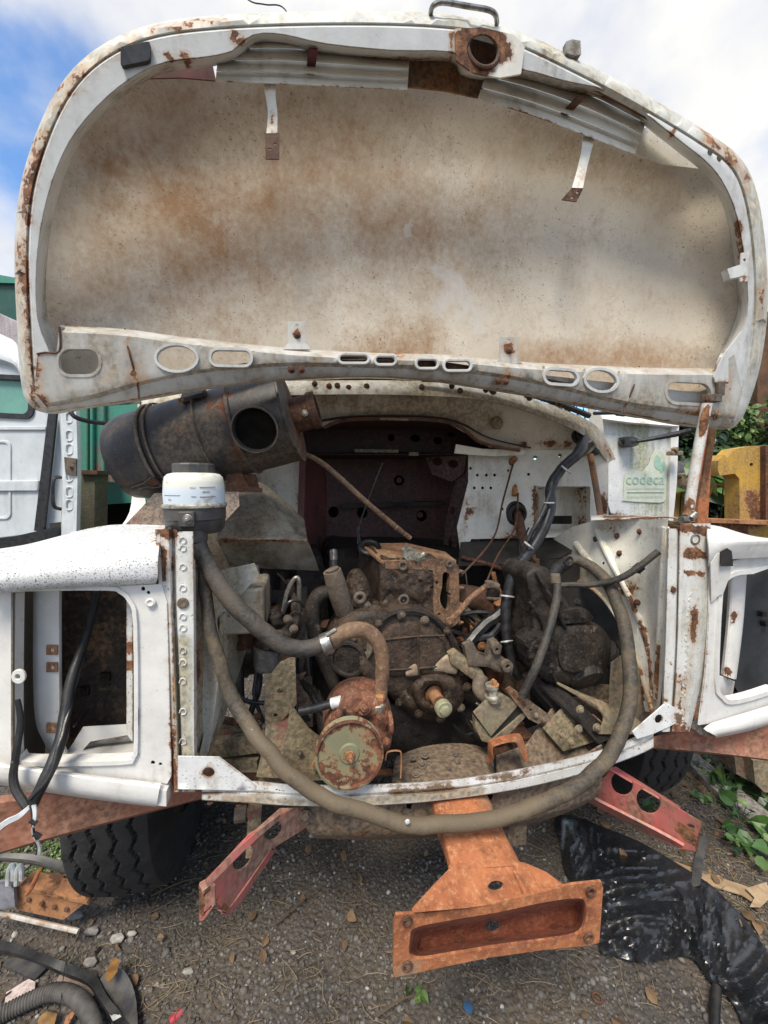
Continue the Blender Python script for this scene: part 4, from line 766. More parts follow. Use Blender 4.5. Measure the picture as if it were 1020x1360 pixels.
tp('firewall_corner', sheet([(230, 640), (300, 640), (300, 715), (330, 760), (320, 800), (250, 800), (225, 700)], .76, .01, (), 12), m_boxy)
tp('cab_pillar', loft([[(176, 640, .8), (190, 645, .78)], [(172, 680, .6), (195, 690, .55)], [(150, 712, .4), (180, 715, .38)]], 3, 4, .004), m_front)
# --- air cleaner canister
ca, cb = T(175, 610, .44), T(388, 553, .36); ax = (cb-ca).normalized(); Lc = (cb-ca).length
Rc = 60*mpp((ca+cb)/2)
ac = tp('air_cleaner', lathe(ca, ax, [(0, -.035), (Rc*.55, -.033), (Rc*.86, -.012), (Rc*.95, .03), (Rc*.955, Lc*.18), (Rc*.99, Lc*.185), (Rc*.99, Lc*.20), (Rc*.955, Lc*.205), (Rc*.965, Lc*.24), (Rc*.97, Lc*.5), (Rc*.985, Lc*.505), (Rc*.985, Lc*.53), (Rc*.97, Lc*.535), (Rc*.975, Lc*.69), (Rc*1.01, Lc*.70), (Rc*1.01, Lc*.72), (Rc*.98, Lc*.725), (Rc*.98, Lc*.985), (Rc*1.02, Lc*.99), (Rc*1.02, Lc), (Rc*.7, Lc*1.01), (0, Lc*1.01)], 56), m_black, label='dented black air cleaner canister', rust=[([(378, 505), (404, 605)], 10, 1.0), ([(275, 520), (330, 525)], 20, .5), ([(288, 515), (322, 610)], 6, .9), ([(246, 540), (262, 610)], 7, .7)], dirt=[([(350, 610), (390, 600)], 40, 1.1), ([(250, 560), (270, 600)], 20, .9)])
def onc(f, a, r=1.0):     # point on the canister: fraction along, degrees round (0 = towards camera, 90 = up)
    c = ca+ax*Lc*f; v = (CAM-c); v = (v-ax*v.dot(ax)).normalized(); u = ax.cross(v)
    if u.z < 0: u = -u
    a = math.radians(a); d = v*math.cos(a)+u*math.sin(a); return c+d*Rc*r, d
p0, d0 = onc(.835, -3, .985)
tp('inlet_port', lathe(p0, d0, [(Rc*.44, -.01), (Rc*.44, .030), (Rc*.42, .032), (Rc*.41, .028), (Rc*.40, .009)], 36, False), m_black, ac, rust=[([(356, 567)], 60, .28)])
tp('port_dark_disc', lathe(p0, d0, [(Rc*.41, .009), (Rc*.2, .0085), (0, .008)], 30, False), m_hole, ac)  # black disc paints the dark inside the port
tp('port_rim', lathe(p0, d0, [(Rc*.44+.002*math.cos(t), .030+.002*math.sin(t)) for t in [2*PI*i/8 for i in range(9)]], 40, False), m_iron, ac)
p1 = cb+ax*.0; 
tp('outlet_neck', lathe(p1, ax, [(Rc*.38, -.01), (Rc*.38, .06), (Rc*.41, .062), (Rc*.41, .085), (Rc*.35, .086), (Rc*.34, .03)], 32), m_rustd, ac)
tp('neck_bolt', bolt(p1+ax*.04+(CAM-p1).normalized()*Rc*.38, .009, (CAM-p1).normalized()), m_alu, ac)
for f, w_ in ((.205, 3.4), (.245, 2.4), (.52, 2.6), (.71, 3.4)):
    pts = [onc(f, a, 1.0)[0] for a in range(-100, 130, 10)]
    tp('clamp_band', sweep(pts, .0028*w_/2, 8), m_iron, ac)
cl = []
for a, b in (((.13, -30), (.2, -24)), ((.13, -36), (.2, -40))): cl.append(sweep([onc(a[0], a[1], 1.03)[0], onc((a[0]+b[0])/2, a[1]*.5+b[1]*.5, 1.06)[0], onc(b[0], b[1], 1.05)[0]], .0017, 6))
cl.append(sweep([onc(.13, -30, 1.03)[0], onc(.07, -31, 1.03)[0], onc(.055, -33, 1.02)[0], onc(.07, -36, 1.03)[0], onc(.13, -36, 1.03)[0]], .0017, 6))
tp('wire_clip', cl, m_iron, ac)
cp, cdn = onc(.19, -31, 1.03); tp('clip_plate', box(cp, ax*.013, cdn*.004, ax.cross(cdn)*.012), m_rustd, ac, bev=.001)
for a in (14,): pass
bp, bd_ = onc(.53, 62, 1.02); tp('mount_strap', [box(bp, ax*.035, bd_*.008, ax.cross(bd_)*.018)], m_black, ac, bev=.002)
for f, a in ((.47, 52), (.60, 62), (.53, 84)):
    q, dq = onc(f, a, 1.07); tp('bolt', bolt(q, .008, dq), m_rust, ac)
# top strap bolts on the bonnet side
tp('canister_foot', [sheet([(300, 622), (318, 622), (330, 646), (348, 648), (348, 654), (300, 654)], .34, .01, (), 7), sheet([(318, 628), (340, 630), (345, 650), (322, 650)], .36, .003, (), 8)], m_rustd, bev=.001, rust=[([(300, 630), (320, 640)], 20, 1)])
# --- fluid reservoir
rc = T(259, 669, .10); s_ = mpp(rc)*.93
N = NB('milky_reservoir'); sz = N.t.nodes.new('ShaderNodeSeparateXYZ'); N.ln(N.pos, sz.inputs[0])
zt = T(259, 643, .10).z; zb = T(259, 652, .10).z
lab = N.mix(N.mr(sz.outputs[2], zb, zt), (.60, .68, .74), (.72, .71, .62)); N.bump(N.noise(60), .2, .001)
m_milk = N.set(N.mix(N.mr(N.noise(30, 6, .7), .55, .7), lab, (.42, .38, .28)), .4)
rz = tp('fluid_reservoir', lathe(rc, ZD, [(40*s_, 0), (40.5*s_, 15*s_), (39.5*s_, 30*s_), (38*s_, 38*s_), (34*s_, 42*s_), (22*s_, 45*s_), (22*s_, 46*s_), (0, 46*s_)], 40), m_milk, label='milky fluid reservoir with a clear cap')
tp('reservoir_rim', lathe(rc-ZD*5*s_, ZD, [(41*s_, 0), (43*s_, 1*s_), (43*s_, 4*s_), (41*s_, 6*s_)], 40), m_alu, rz)
tp('reservoir_base', lathe(rc-ZD*38*s_, ZD, [(20*s_, -5*s_), (33*s_, -3*s_), (39*s_, 5*s_), (40*s_, 16*s_), (41*s_, 17*s_), (41*s_, 34*s_)], 40), m_plast, rz, bev=.001)
tp('reservoir_cap', lathe(rc+ZD*43*s_, ZD, [(27*s_, 0), (28*s_, 2*s_), (28*s_, 12*s_), (27*s_, 14*s_), (25*s_, 7*s_), (12*s_, 7*s_), (12*s_, 13*s_), (8*s_, 15*s_), (0, 15*s_)], 14), m_plast, rz, smooth=20)
tp('base_clamp', [box(rc-ZD*18*s_-WD*.076-UD*.0, UD*.018, WD*.008, ZD*.018)], m_plast, rz, bev=.002)
tp('bolt', bolt(rc-ZD*18*s_-WD*.084+UD*.004, .01), m_steel, rz)
def text(s, size, o, ux, uy, mat, parent, name='printed_text', th=.0004, wrapc=None, R=None):
    cu = bpy.data.curves.new('t', 'FONT'); cu.body = s; cu.size = size; cu.align_x = 'CENTER'; cu.extrude = 0; cu.resolution_u = 3
    to = bpy.data.objects.new('t', cu); COL.objects.link(to); dg = bpy.context.evaluated_depsgraph_get(); me = bpy.data.meshes.new_from_object(to.evaluated_get(dg))
    V = [v.co.copy() for v in me.vertices]; F = [list(p.vertices) for p in me.polygons]; bpy.data.objects.remove(to); bpy.data.meshes.remove(me)
    if wrapc: P = [wrapc+(-WD*math.cos(v.x/R+o[0])+UD*math.sin(v.x/R+o[0]))*(R+.0006)+ZD*(v.y+o[1]) for v in V]
    else: P = [o+ux*v.x+uy*v.y for v in V]
    return tp(name, (P, F), mat, parent, smooth=0)
RR = 40.3*s_
for s, dx, dy, sz_ in (('MAX', .2, 22, .006), ('MIN', .22, 10, .006), ('MAX', -.72, 30, .004), ('0,4L', -.6, 6, .0065), ('NIVEL', .62, 16, .007)):
    text(s, sz_, (dx, dy*s_), None, None, m_print, rz, wrapc=rc, R=RR)
for a0, a1, dy in ((.4, .95, 24), (.4, .95, 11), (-.9, -.2, 13)):
    pts = [rc+(-WD*math.cos(a)+UD*math.sin(a))*(RR+.0004)+ZD*dy*s_ for a in np.linspace(a0, a1, 12)]
    tp('level_line', sweep(pts, .0007, 4), m_print, rz)
# --- hoses from the reservoir
tp('hose_band', tube([(261, 702, .06), (261, 719, .06)], 14, 18), m_plast, bev=.001)
tp('reservoir_hose', tube([(261, 700, .07), (266, 730, .055), (290, 775, .04), (330, 822, .03), (370, 852, .03), (405, 861, .035), (440, 850, .04)], [10, 11, 11.4, 11.8, 11.6, 11.3, 10.5], 18, 8, wob=.004), m_hose, dirt=[([(300, 790)], 80, .5)], label='thick dusty hose from the reservoir to the pump')
tp('return_hose', tube([(264, 722, .10), (272, 780, .06), (284, 850, .03), (308, 925, -.0), (350, 990, -.06), (400, 1040, -.095), (470, 1078, -.12), (560, 1095, -.13), (660, 1085, -.12), (740, 1058, -.10), (800, 1015, -.07), (832, 950, -.03), (836, 880, .03), (820, 800, .12), (795, 760, .19), (770, 745, .23), (754, 744, .25)], [7.5, 8, 8.6, 9.4, 9.9, 10.1, 10, 10.2, 10, 9.8, 9.4, 9, 8.8, 8.2, 7.4, 6.8, 6.5], 18, 8, wob=.006), m_hoseb, dirt=[([(340, 990), (560, 1095), (700, 1070)], 60, .8)], label='long muddy hose drooping in a loop across the engine bay')
tp('bead', lathe(T(541, 1091, -.15), -WD, [(.006, 0), (.005, .003), (0, .004)], 10), m_tie)
tp('hose_clamp', [tube([(428, 857, .04), (440, 852, .04)], 14.5, 16), lathe(T(437, 842, -.0), (UD+ZD*.6), [(.006, -.008), (.006, .02), (.004, .022)], 10)], m_steel, bev=.0008)
tp('steel_pipe', tube([(440, 852, .04), (462, 838, .045), (486, 838, .05), (503, 855, .05), (508, 885, .05), (505, 925, .05)], [10, 10.5, 10.5, 10, 9.5, 9], 16, 8), m_ruststeel, label='bent rusty steel pipe into the pump')
# --- power steering pump and pulley
pc = T(464, 1000, -.035); sp_ = mpp(pc)
pu = tp('pump_pulley', lathe(pc, -(WD+UD*.05-ZD*.12).normalized(), [(0, -.03), (38*sp_, -.03), (44*sp_, -.02), (45*sp_, -.015), (38*sp_, -.006), (38*sp_, -.002), (45*sp_, .008), (45*sp_, .012), (42*sp_, .013), (40*sp_, .006), (14*sp_, .004), (12*sp_, .008), (0, .008)], 48), m_pulley, rust=[([p for p in oval(464, 1000, 43, 43)]+[(507, 1000)], 7, .6), ([(490, 985), (492, 1010)], 18, .45), ([(464, 1005)], 14, .6), ([(470, 968)], 12, .3), ([(440, 1020)], 9, .3)], label='green-grey pump pulley spotted with rust')
tp('pulley_nut', bolt(pc-WD*.01, .011, -WD, .014)+[lathe(pc-WD*.005, -WD, [(.005, 0), (.005, .03), (.003, .032)], 10)], m_rust, pu)
pb = tp('steering_pump', [infl([(430, 975), (438, 945), (455, 925), (480, 917), (505, 922), (518, 935), (521, 975), (515, 1000), (500, 1010), (440, 1000)], .06, .08, .05, 22, (), 5, (.008, 30)), infl([(455, 925), (470, 920), (490, 935), (488, 955), (465, 958), (450, 945)], .02, .04, .02, 10, (), 5, (.006, 40)), lathe(T(514, 960, .03), UD, [(.01, 0), (.03, .002), (.03, .012), (.012, .014)], 14)], m_pump, label='rusty power steering pump')
for x, y in ((450, 948), (474, 941), (505, 952), (513, 985)): tp('bolt', boltT(x, y, .0, 5), m_pump, pb)
tp('pipe_union', [lathe(T(505, 936, .03), (ZD), [(.013, -.02), (.015, -.014), (.015, 0), (.011, .003), (.011, .014), (.014, .016), (.014, .026), (.01, .028)], 6)], m_rust, pb)
tp('union_nut', lathe(T(502, 934, .02), ZD, [(.016, -.022), (.016, -.004), (.013, -.002)], 6), m_alu, pb)
tp('plug', bolt(T(483, 940, -.0), .016, (-WD+ZD*.6).normalized(), .016), m_pump, pb)
tp('cut_hose', [tube([(398, 945, .06), (420, 940, .05), (442, 934, .04)], 5.5, 12)], m_cable)
tp('hose_sleeve', [tube([(440, 935, .04), (458, 930, .035)], 7.5, 12)], m_tie)
tp('pump_bracket', [loft([[(511, 1010, .0), (514, 998, .0), (530, 996, .0), (534, 1004, .0), (533, 1034, .0)], [(511, 1010, .05), (514, 998, .05), (530, 996, .05), (534, 1004, .05), (533, 1034, .05)]], 3, 3, .004)], m_rust)
tp('pump_bracket', [loft([[(415, 1022, .0), (417, 1012, .0), (424, 1010, .0), (430, 1016, .0)], [(415, 1022, .05), (417, 1012, .05), (424, 1010, .05), (430, 1016, .05)]], 3, 3, .004)], m_rust)
# --- engine
eng = tp('engine_block', [loft([[(478, 722, .62), (490, 724, .56), (507, 745, .44)], [(476, 760, .62), (490, 770, .56), (508, 790, .44)], [(480, 830, .62), (500, 830, .54), (512, 840, .44)]], 3, 6, .01, lin_u=True),
    infl([(505, 746), (520, 742), (560, 742), (582, 744), (583, 800), (590, 835), (560, 840), (520, 830), (506, 820)], .44, .2, .01, 8, (), 4, (.005, 40))], m_cover, label='oily engine block with its head and cover removed')
tp('deck', loft([[(478, 722, .62), (540, 721, .63), (592, 733, .58)], [(488, 730, .53), (545, 731, .53), (600, 740, .50)], [(506, 745, .43), (550, 744, .43), (606, 744, .45)]], 8, 8, .01, lin_u=True, lin_v=True), rusty('scraped_deck', (.30, .14, .07), (.42, .22, .11), (.5, .36, .22), (.10, .045, .03), .3, (.3, .22, .15), .6, 16), eng)
for i in range(9):
    a, b = i/9, random.uniform(.5, .95)
    p = [T(484+a*60, 724+a*1, .60).lerp(T(510+a*70, 743, .44), t) for t in (.05, b)]
    tp('gasket_strip', beam(p[0]+ZD*.002, p[1]+ZD*.002, .001, .0018), m_rust, eng)
fl_h = [cr([(588, 763), (592, 760), (597, 764), (596, 785), (598, 800), (595, 812), (588, 806), (584, 795), (587, 780)], 3, True)]+[oval(x, y, 2.3, n=8) for x, y in ((580, 774), (597, 749), (597, 790), (583, 816), (601, 822))]
tp('block_flange', sheet([(512, 746), (590, 743), (603, 745), (609, 752), (610, 790), (611, 825), (604, 831), (590, 832), (577, 826), (575, 795), (577, 775), (575, 757), (512, 755)], .425, .08, fl_h, 4, disp=(.0025, 60)), m_ruststeel, eng, bev=.002, label='rust-coloured flange with a dark water slot')
tp('flange_dark_backing', sheet([(580, 755), (602, 755), (602, 826), (580, 826)], .455, .01, (), 12), m_hole, eng)  # near-black sheet paints the shade inside the water slot
for x, y in ((611, 759), (612, 781), (611, 803), (611, 827)): tp('bolt', bolt(T(x-3, y, .44), .010, UD, .014), m_ruststeel, eng)
for x, y, r in ((535, 751, 5), (536, 797, 6), (597, 749, 3.5)): tp('stud_boss', [ringT(x, y, .415, r, 2.2), lathe(T(x, y, .42), -WD, [(r*.0011, 0), (r*.0009, .003)], 10)], m_iron, eng)
tp('oil_lump', infl([(506, 760), (530, 755), (570, 760), (575, 785), (560, 800), (520, 790), (508, 800)], .43, .03, .012, 10, (), 4, (.010, 50)), m_cover, eng)
tp('rocker_bracket', [sheet([(534, 728), (540, 724), (548, 728), (562, 736), (566, 743), (540, 744), (535, 738)], .43, .008, [oval(541, 731, 2, n=8)], 6), lathe(T(556, 741, .42), (UD+ZD*.7), [(.009, 0), (.010, .002), (.010, .028), (.007, .03)], 12)], m_alu, eng, bev=.0015)
tp('bolt', boltT(555, 740, .42, 5), m_alu, eng)
tp('core_pipe', [ringT(491, 728, .56, 12, 4, (-WD+ZD*1.5).normalized()), tube([(478, 722, .6), (474, 700, .62)], 2, 6)], m_rub)
tp('thin_cable', tube([(508, 615, .9), (496, 645, .86), (483, 680, .78), (477, 700, .7), (475, 722, .62)], 1, 6), m_steel)
tp('stay_rod', [tube([(398, 600, .45), (432, 618, .45), (490, 670, .46), (545, 715, .48)], [3.2, 3.6, 3.8, 3.2], 10), lathe(T(526, 701, .47), (T(545, 715, .48)-T(490, 670, .46)).normalized(), [(.008, -.004), (.011, 0), (.008, .004)], 12)], m_ruststeel, dirt=[([(430, 620)], 40, .4)])
tp('fuel_pipe_stub', [tube([(443, 745, .5), (444, 758, .48), (446, 775, .45)], 6, 12)], m_rub)
tp('pipe_stub', [tube([(443, 732, .56), (444, 750, .52)], 5.5, 12)], m_steel)
# thermostat housing and pipe
th = tp('thermostat_housing', [tube([(441, 758, .34), (449, 785, .35), (458, 812, .37)], [12, 14, 13], 18), lathe(T(441, 757, .34), (ZD-UD*.35), [(.022, -.004), (.024, 0), (.024, .004), (.018, .006)], 20)], m_iron, label='grey thermostat housing')
tp('coolant_pipe', tube([(437, 785, .36), (422, 792, .36), (415, 810, .36), (418, 840, .36), (428, 870, .36), (443, 905, .36), (455, 940, .38)], [9, 10, 10, 10, 10, 9, 8], 14), m_grease)
tp('bracket_casting', infl([(466, 765), (480, 760), (490, 775), (492, 800), (484, 812), (468, 808), (460, 790)], .38, .06, .03, 8, (), 4, (.008, 40)), m_cover)
tp('alternator_boss', [ringT(478, 794, .345, 6, 3)]+boltT(487, 804, .35, 5), m_iron)
# timing cover
to = [(440, 868), (436, 845), (448, 826), (470, 812), (500, 806), (515, 812), (530, 810), (560, 812), (590, 828), (606, 850), (617, 880), (621, 905), (616, 930), (600, 950), (575, 957), (545, 948), (518, 925), (500, 905), (480, 900), (455, 890)]
tc_ = tp('timing_cover', infl(to, .34, .10, .035, 14, [oval(576, 921, 13, 13, 0, 16)], 4, (.003, 45)), m_cover, label='oily timing cover at the front of the engine')
arc = [(500, 838), (508, 824), (525, 814), (545, 811), (565, 815), (583, 827), (597, 845), (604, 865)]
tp('cover_rim', tube([(x, y, .30) for x, y in arc], 3, 8), m_greased, tc_)
tp('cover_dome', infl([(503, 850), (515, 832), (540, 824), (565, 828), (585, 845), (596, 870), (600, 895), (588, 900), (555, 896), (520, 900), (505, 885)], .305, .03, .016, 9, (), 5, (.0025, 40)), m_cover, tc_)
for pts in ([(505, 890), (550, 888), (598, 884)], [(556, 826), (555, 860), (556, 896)], [(508, 850), (555, 845), (590, 844)]): tp('cover_rib', tube([(x, y, .287) for x, y in pts], 1.6, 6), m_cover, tc_)
tp('snout', infl([(545, 912), (570, 895), (600, 898), (616, 915), (612, 938), (590, 950), (560, 944)], .30, .05, .03, 12, [oval(576, 921, 12, 12, 0, 16)], 4, (.0025, 40)), m_cover, tc_)
for x, y in ((503, 828), (533, 817), (564, 824), (594, 838), (604, 868), (614, 893), (620, 912), (612, 940), (585, 954), (556, 948), (530, 933), (484, 892), (493, 905), (470, 848), (486, 828), (485, 860), (485, 892)): tp('bolt', boltT(x, y, .295 if x > 495 else .31, random.uniform(4.2, 5.4)), m_iron if random.random() < .4 else m_cover, tc_)
for o in ([(583, 878), (596, 870), (607, 885), (605, 895), (588, 892), (576, 890)], [(541, 889), (552, 882), (557, 895), (540, 898)]): tp('bare_patch', infl(o, .288, .006, .006, 4, (), 4, (.002, 60)), plain('bare_aluminium_patch', (.36, .28, .2), (.24, .17, .11), .7, 0, 40), tc_)
tp('crank_snout', [lathe(T(575, 920, .31), (-WD-ZD*.15+UD*.12), [(.030, 0), (.030, .006), (.022, .008), (.022, .05)], 24)], m_rust, tc_)
cb_ = T(587, 938, .235); tp('crank_bolt', [lathe(cb_, (-WD-ZD*.1+UD*.1), [(.0285, 0), (.0285, .02), (.026, .022)], 24), lathe(cb_, (-WD-ZD*.1+UD*.1), [(.019, .02), (.019, .030), (.015, .032), (0, .032)], 6)], paint('green_bolt', (.33, .34, .22), -.0, .3, dcol=(.3, .22, .12), rough=.6, sc=40), tc_, bev=.001)
# left of the engine: injection pump, filter bowl
tp('accessory_ring', [lathe(T(468, 852, .33), (-WD-UD*.4), [(.075, 0), (.078, .006), (.074, .014), (.06, .015), (.05, .005), (0, .005)], 36)], m_iron, dirt=[([(468, 852)], 60, .5)])
tp('accessory_ring', [lathe(T(463, 875, .30), (-WD-UD*.4), [(.06, 0), (.063, .004), (.06, .01), (.052, .011), (.048, .002), (0, .002)], 36)], m_grease)
tp('timing_pointer', infl([(478, 876), (490, 880), (508, 905), (500, 918), (484, 905)], .25, .02, .008, 5, (), 4, (.002, 40)), m_cover)
tp('filter_bowl', [lathe(T(354, 888, .28), ZD, [(.018, -.004), (.034, 0), (.038, .012), (.038, .075), (.040, .078)], 24)], plain('grey_bowl', (.19, .185, .175), (.09, .085, .075), .5, 0, 30))
tp('filter_head', [infl([(338, 852), (352, 838), (374, 833), (386, 820), (398, 818), (400, 836), (386, 856), (372, 866), (345, 866)], .26, .05, .03, 10, (), 5, (.010, 40)), lathe(T(368, 826, .25), ZD-UD*.2, [(.018, 0), (.02, .02), (.014, .028), (.014, .04)], 12)], m_grease)
tp('rust_canister', [lathe(T(325, 840, .36), ZD, [(.04, -.045), (.043, 0), (.043, .03), (.03, .034)], 20)], m_rustd)
tp('filter_pipe', tube([(376, 812, .24), (382, 785, .24), (392, 768, .24), (397, 772, .24), (397, 795, .25), (396, 812, .26)], 3, 8), m_steel)
tp('filter_pipe', tube([(376, 815, .23), (384, 800, .23), (396, 798, .24), (404, 806, .26)], 2.2, 8), m_cable)
for x, y in ((382, 822), (370, 842), (390, 835)): tp('bolt', boltT(x, y, .22, 5), m_iron)
for x0 in (349, 372): tp('engine_mount_pillar', tube([(x0+8, 760, .7), (x0+6, 830, .62)], 8, 10), m_dark)
tp('side_shaft', beam(T(350, 760, .75), T(430, 770, .75), .05, .03), m_dark)
# dark depth behind the engine: bulkhead floor and gearbox
tp('bell_housing', infl([(430, 740), (480, 725), (620, 730), (700, 760), (690, 900), (640, 960), (500, 960), (430, 900)], .85, .3, .1, 40, (), 14, (.01, 12)), m_greased, label='dark bell housing behind the engine')
tp('oil_pan', infl([(470, 930), (520, 925), (640, 940), (650, 985), (600, 1005), (520, 1000), (480, 980)], .40, .5, .04, 20, (), 9, (.006, 20)), m_greased)
tp('exhaust_manifold', tube([(610, 790, .52), (640, 800, .55), (665, 830, .55), (660, 880, .55), (650, 940, .6)], [14, 18, 20, 18, 14], 14), m_rustd)
# right of the engine: levers, pipes and clutter
tp('return_pipe', [tube([(596, 826, .36), (608, 815, .35), (625, 795, .34), (648, 777, .33)], 4, 10), lathe(T(597, 826, .355), -WD, [(.017, -.004), (.017, .012), (.013, .014)], 16)], m_ruststeel)
tp('banjo_bolt', bolt(T(597, 826, .34), .012), m_ruststeel)
tp('pipe_elbow', [box(T(650, 776, .33), UD*.014, WD*.012, ZD*.013), lathe(T(655, 777, .32), (UD-ZD*.3-WD*.3), [(.010, 0), (.012, .003), (.012, .02), (.009, .022)], 10)], m_iron, bev=.004)
tp('pipe_collar', lathe(T(618, 806, .35), (T(648, 777, .33)-T(608, 815, .35)).normalized(), [(.007, -.004), (.010, -.002), (.010, .003), (.007, .005)], 12), m_ruststeel)
for pts, r, m in (([(608, 815, .5), (650, 815, .45), (700, 840, .42), (720, 845, .4)], 3, m_cable), ([(600, 785, .6), (650, 795, .5), (690, 790, .45)], 2.2, m_iron), ([(610, 800, .5), (640, 830, .48), (660, 850, .46)], 4, m_iron), ([(655, 760, .55), (668, 800, .5), (680, 830, .44)], 3, m_rust), ([(618, 760, .6), (630, 830, .5), (640, 870, .45)], 1.2, m_cable), ([(690, 780, .4), (672, 810, .42), (640, 835, .42), (616, 862, .4)], 8, m_cable), ([(665, 830, .4), (650, 845, .4), (620, 850, .42)], 5, m_cable), ([(700, 750, .42), (695, 780, .4), (690, 810, .4)], 5, m_rustd), ([(612, 740, .62), (680, 760, .55), (700, 790, .5)], 3, m_rustd), ([(672, 800, .42), (700, 805, .4), (722, 795, .38)], 4, m_iron), ([(632, 935, .3), (650, 950, .3), (664, 975, .32), (655, 990, .33)], 1.2, m_tie), ([(600, 960, .33), (618, 975, .33), (640, 970, .33), (652, 992, .32)], 1.4, m_cable), ([(612, 945, .33), (622, 962, .33), (640, 985, .33)], 1.4, m_cable)):
    tp('loose_pipe', tube(pts, r, 8, 6, wob=.006), m)
for i in range(26):
    x, y = random.uniform(612, 700), random.uniform(765, 880)
    a = random.uniform(0, 6.28); l = random.uniform(8, 28)
    tp('clutter_bracket', infl([(x, y), (x+l*math.cos(a), y+l*math.sin(a)), (x+l*math.cos(a)+7, y+l*math.sin(a)+5), (x+6, y+7)], random.uniform(.42, .56), .02, .008, 4, (), 6, (.004, 60)), random.choice([m_rustd, m_iron, m_grease, m_greased, m_rust]))
tp('lever_bracket', [infl([(617, 858), (628, 853), (636, 868), (648, 872), (652, 853), (660, 850), (667, 858), (664, 872), (672, 876), (682, 884), (680, 897), (664, 893), (648, 886), (622, 884)], .26, .03, .004, 4, [oval(658, 862, 3.4, n=10), oval(672, 883, 4, n=10)], 4, (.003, 60), smooth=False)], m_iron, bev=.002)
tp('lever_bush', [lathe(T(659, 862, .245), -WD, [(.010, -.01), (.016, -.01), (.016, .006), (.007, .006), (.006, -.01)], 18), lathe(T(673, 884, .24), -WD, [(.011, -.01), (.020, -.01), (.020, .008), (.008, .008), (.007, -.01)], 20)], m_iron)
tp('lever_arm', infl([(597, 870), (606, 864), (640, 890), (645, 900), (632, 906), (598, 880)], .27, .03, .005, 5, (), 5, (.003, 60), smooth=False), m_mount, bev=.002)
for x, y in ((655, 838), (658, 842)): tp('bolt', boltT(640, 858, .25, 5), m_rust)
# engine mount
mb_ = tp('engine_mount', [sheet([(630, 948), (660, 918), (690, 935), (652, 978)], .16, .012, (), 7, disp=(.004, 40)), sheet([(630, 952), (652, 978), (652, 984), (632, 972)], .17, .02, (), 6), sheet([(632, 968), (655, 982), (700, 944), (700, 950), (662, 990), (640, 984)], .16, .05, (), 6)], m_mount, bev=.002, label='engine mount with a rubber block')
tp('mount_rubber', loft([[(652, 978, .165), (690, 936, .165)], [(660, 984, .17), (702, 944, .17)]], 3, 3, .05), m_rub, mb_)
tp('mount_stud', [lathe(T(655, 925, .17), (ZD-UD*.15), [(.026, -.01), (.028, 0), (.026, .006), (.018, .008), (.017, .028), (.021, .03), (.021, .042), (.012, .044)], 20)], m_alu, mb_)
tp('mount_nut', bolt(T(656, 910, .165), .014, (ZD-UD*.15), .012), m_rust, mb_)
tp('mount_arm', tube([(640, 898, .24), (636, 915, .22), (650, 930, .2)], 9, 12), m_iron)
tp('mount_plate', sheet([(672, 916), (678, 912), (730, 950), (716, 962), (702, 955)], .15, .006, [oval(705, 943, 2, n=8)], 7), m_maroon2, rust=[([(675, 915), (700, 935)], 6, 1)])
for x, y in ((712, 950), (722, 956)): tp('bolt', boltT(x, y, .145, 3.6, hexa=False), m_maroon2)
tp('orange_bracket', [loft([[(648, 1014, .10), (648, 988, .10), (654, 981, .10), (688, 974, .10), (697, 990, .08), (702, 1010, .06)], [(655, 1010, .07), (653, 995, .06), (660, 988, .05), (684, 984, .05), (692, 998, .05), (697, 1012, .05)]], 5, 3, .004), boltT(668, 981, .07, 4, ax=ZD)[0]], m_bracket)
# steering box on the right
m_bg = grease('black_grease', (.010, .008, .0065), (.058, .042, .031), .5, .7, (.13, .10, .075))
sb = tp('steering_box', [infl([(695, 762), (712, 752), (728, 756), (742, 778), (758, 806), (768, 826), (760, 850), (740, 880), (716, 900), (706, 885), (700, 860), (704, 825), (701, 790)], .25, .16, .03, 12, (), 4, (.004, 45))], m_bg, label='greasy black steering box')
tp('gearbox_body', [infl([(728, 832), (760, 826), (792, 828), (808, 845), (816, 868), (806, 893), (798, 908), (768, 914), (740, 912), (722, 905), (716, 880), (718, 850)], .235, .16, .045, 20, (), 4, (.003, 40))], m_bg, sb)
tp('cover_plate', sheet(cr([(746, 845), (780, 842), (792, 852), (794, 882), (784, 892), (750, 890), (742, 870)], 3, True), .182, .02, (), 6, disp=(.002, 40)), m_bg, sb, bev=.003)
tp('end_cap', [lathe(T(776, 898, .215), (-WD-ZD*.75+UD*.1), [(.0, .03), (.03, .028), (.058, .02), (.062, .008), (.062, -.01), (.05, -.03)], 32)], m_bg, sb)
tp('side_valve', [infl([(698, 848), (722, 840), (738, 852), (740, 888), (725, 903), (706, 890), (698, 870)], .20, .06, .02, 8, (), 4, (.010, 55))], m_greased, sb)
tp('output_boss', [lathe(T(806, 868, .25), (UD-WD*.5-ZD*.3), [(.045, -.04), (.05, .0), (.05, .012), (.035, .02), (.03, .03), (0, .03)], 24)], m_bg, sb)
tp('mount_lug', sheet(cr([(742, 815), (772, 808), (784, 814), (786, 824), (752, 828), (744, 824)], 3, True), .20, .02, [oval(752, 820, 2.4, n=8), oval(776, 817, 2.4, n=8)], 5, disp=(.001, 30)), m_bg, sb, bev=.002)
for p_ in ([(712, 760), (735, 800), (752, 835)], [(704, 800), (722, 830), (726, 870)], [(735, 835), (728, 870), (738, 905)]): tp('casting_rib', tube([(x, y, .195 if x > 725 else .21) for x, y in p_], 2.4, 8, wob=.003), m_bg, sb)
for x, y in ((744, 798), (752, 819), (774, 819), (767, 800), (730, 860), (712, 858), (716, 880), (734, 885), (772, 888), (730, 845), (707, 872)): tp('bolt', boltT(x, y, .165 if x > 740 else .15, 4.6), m_greased, sb)
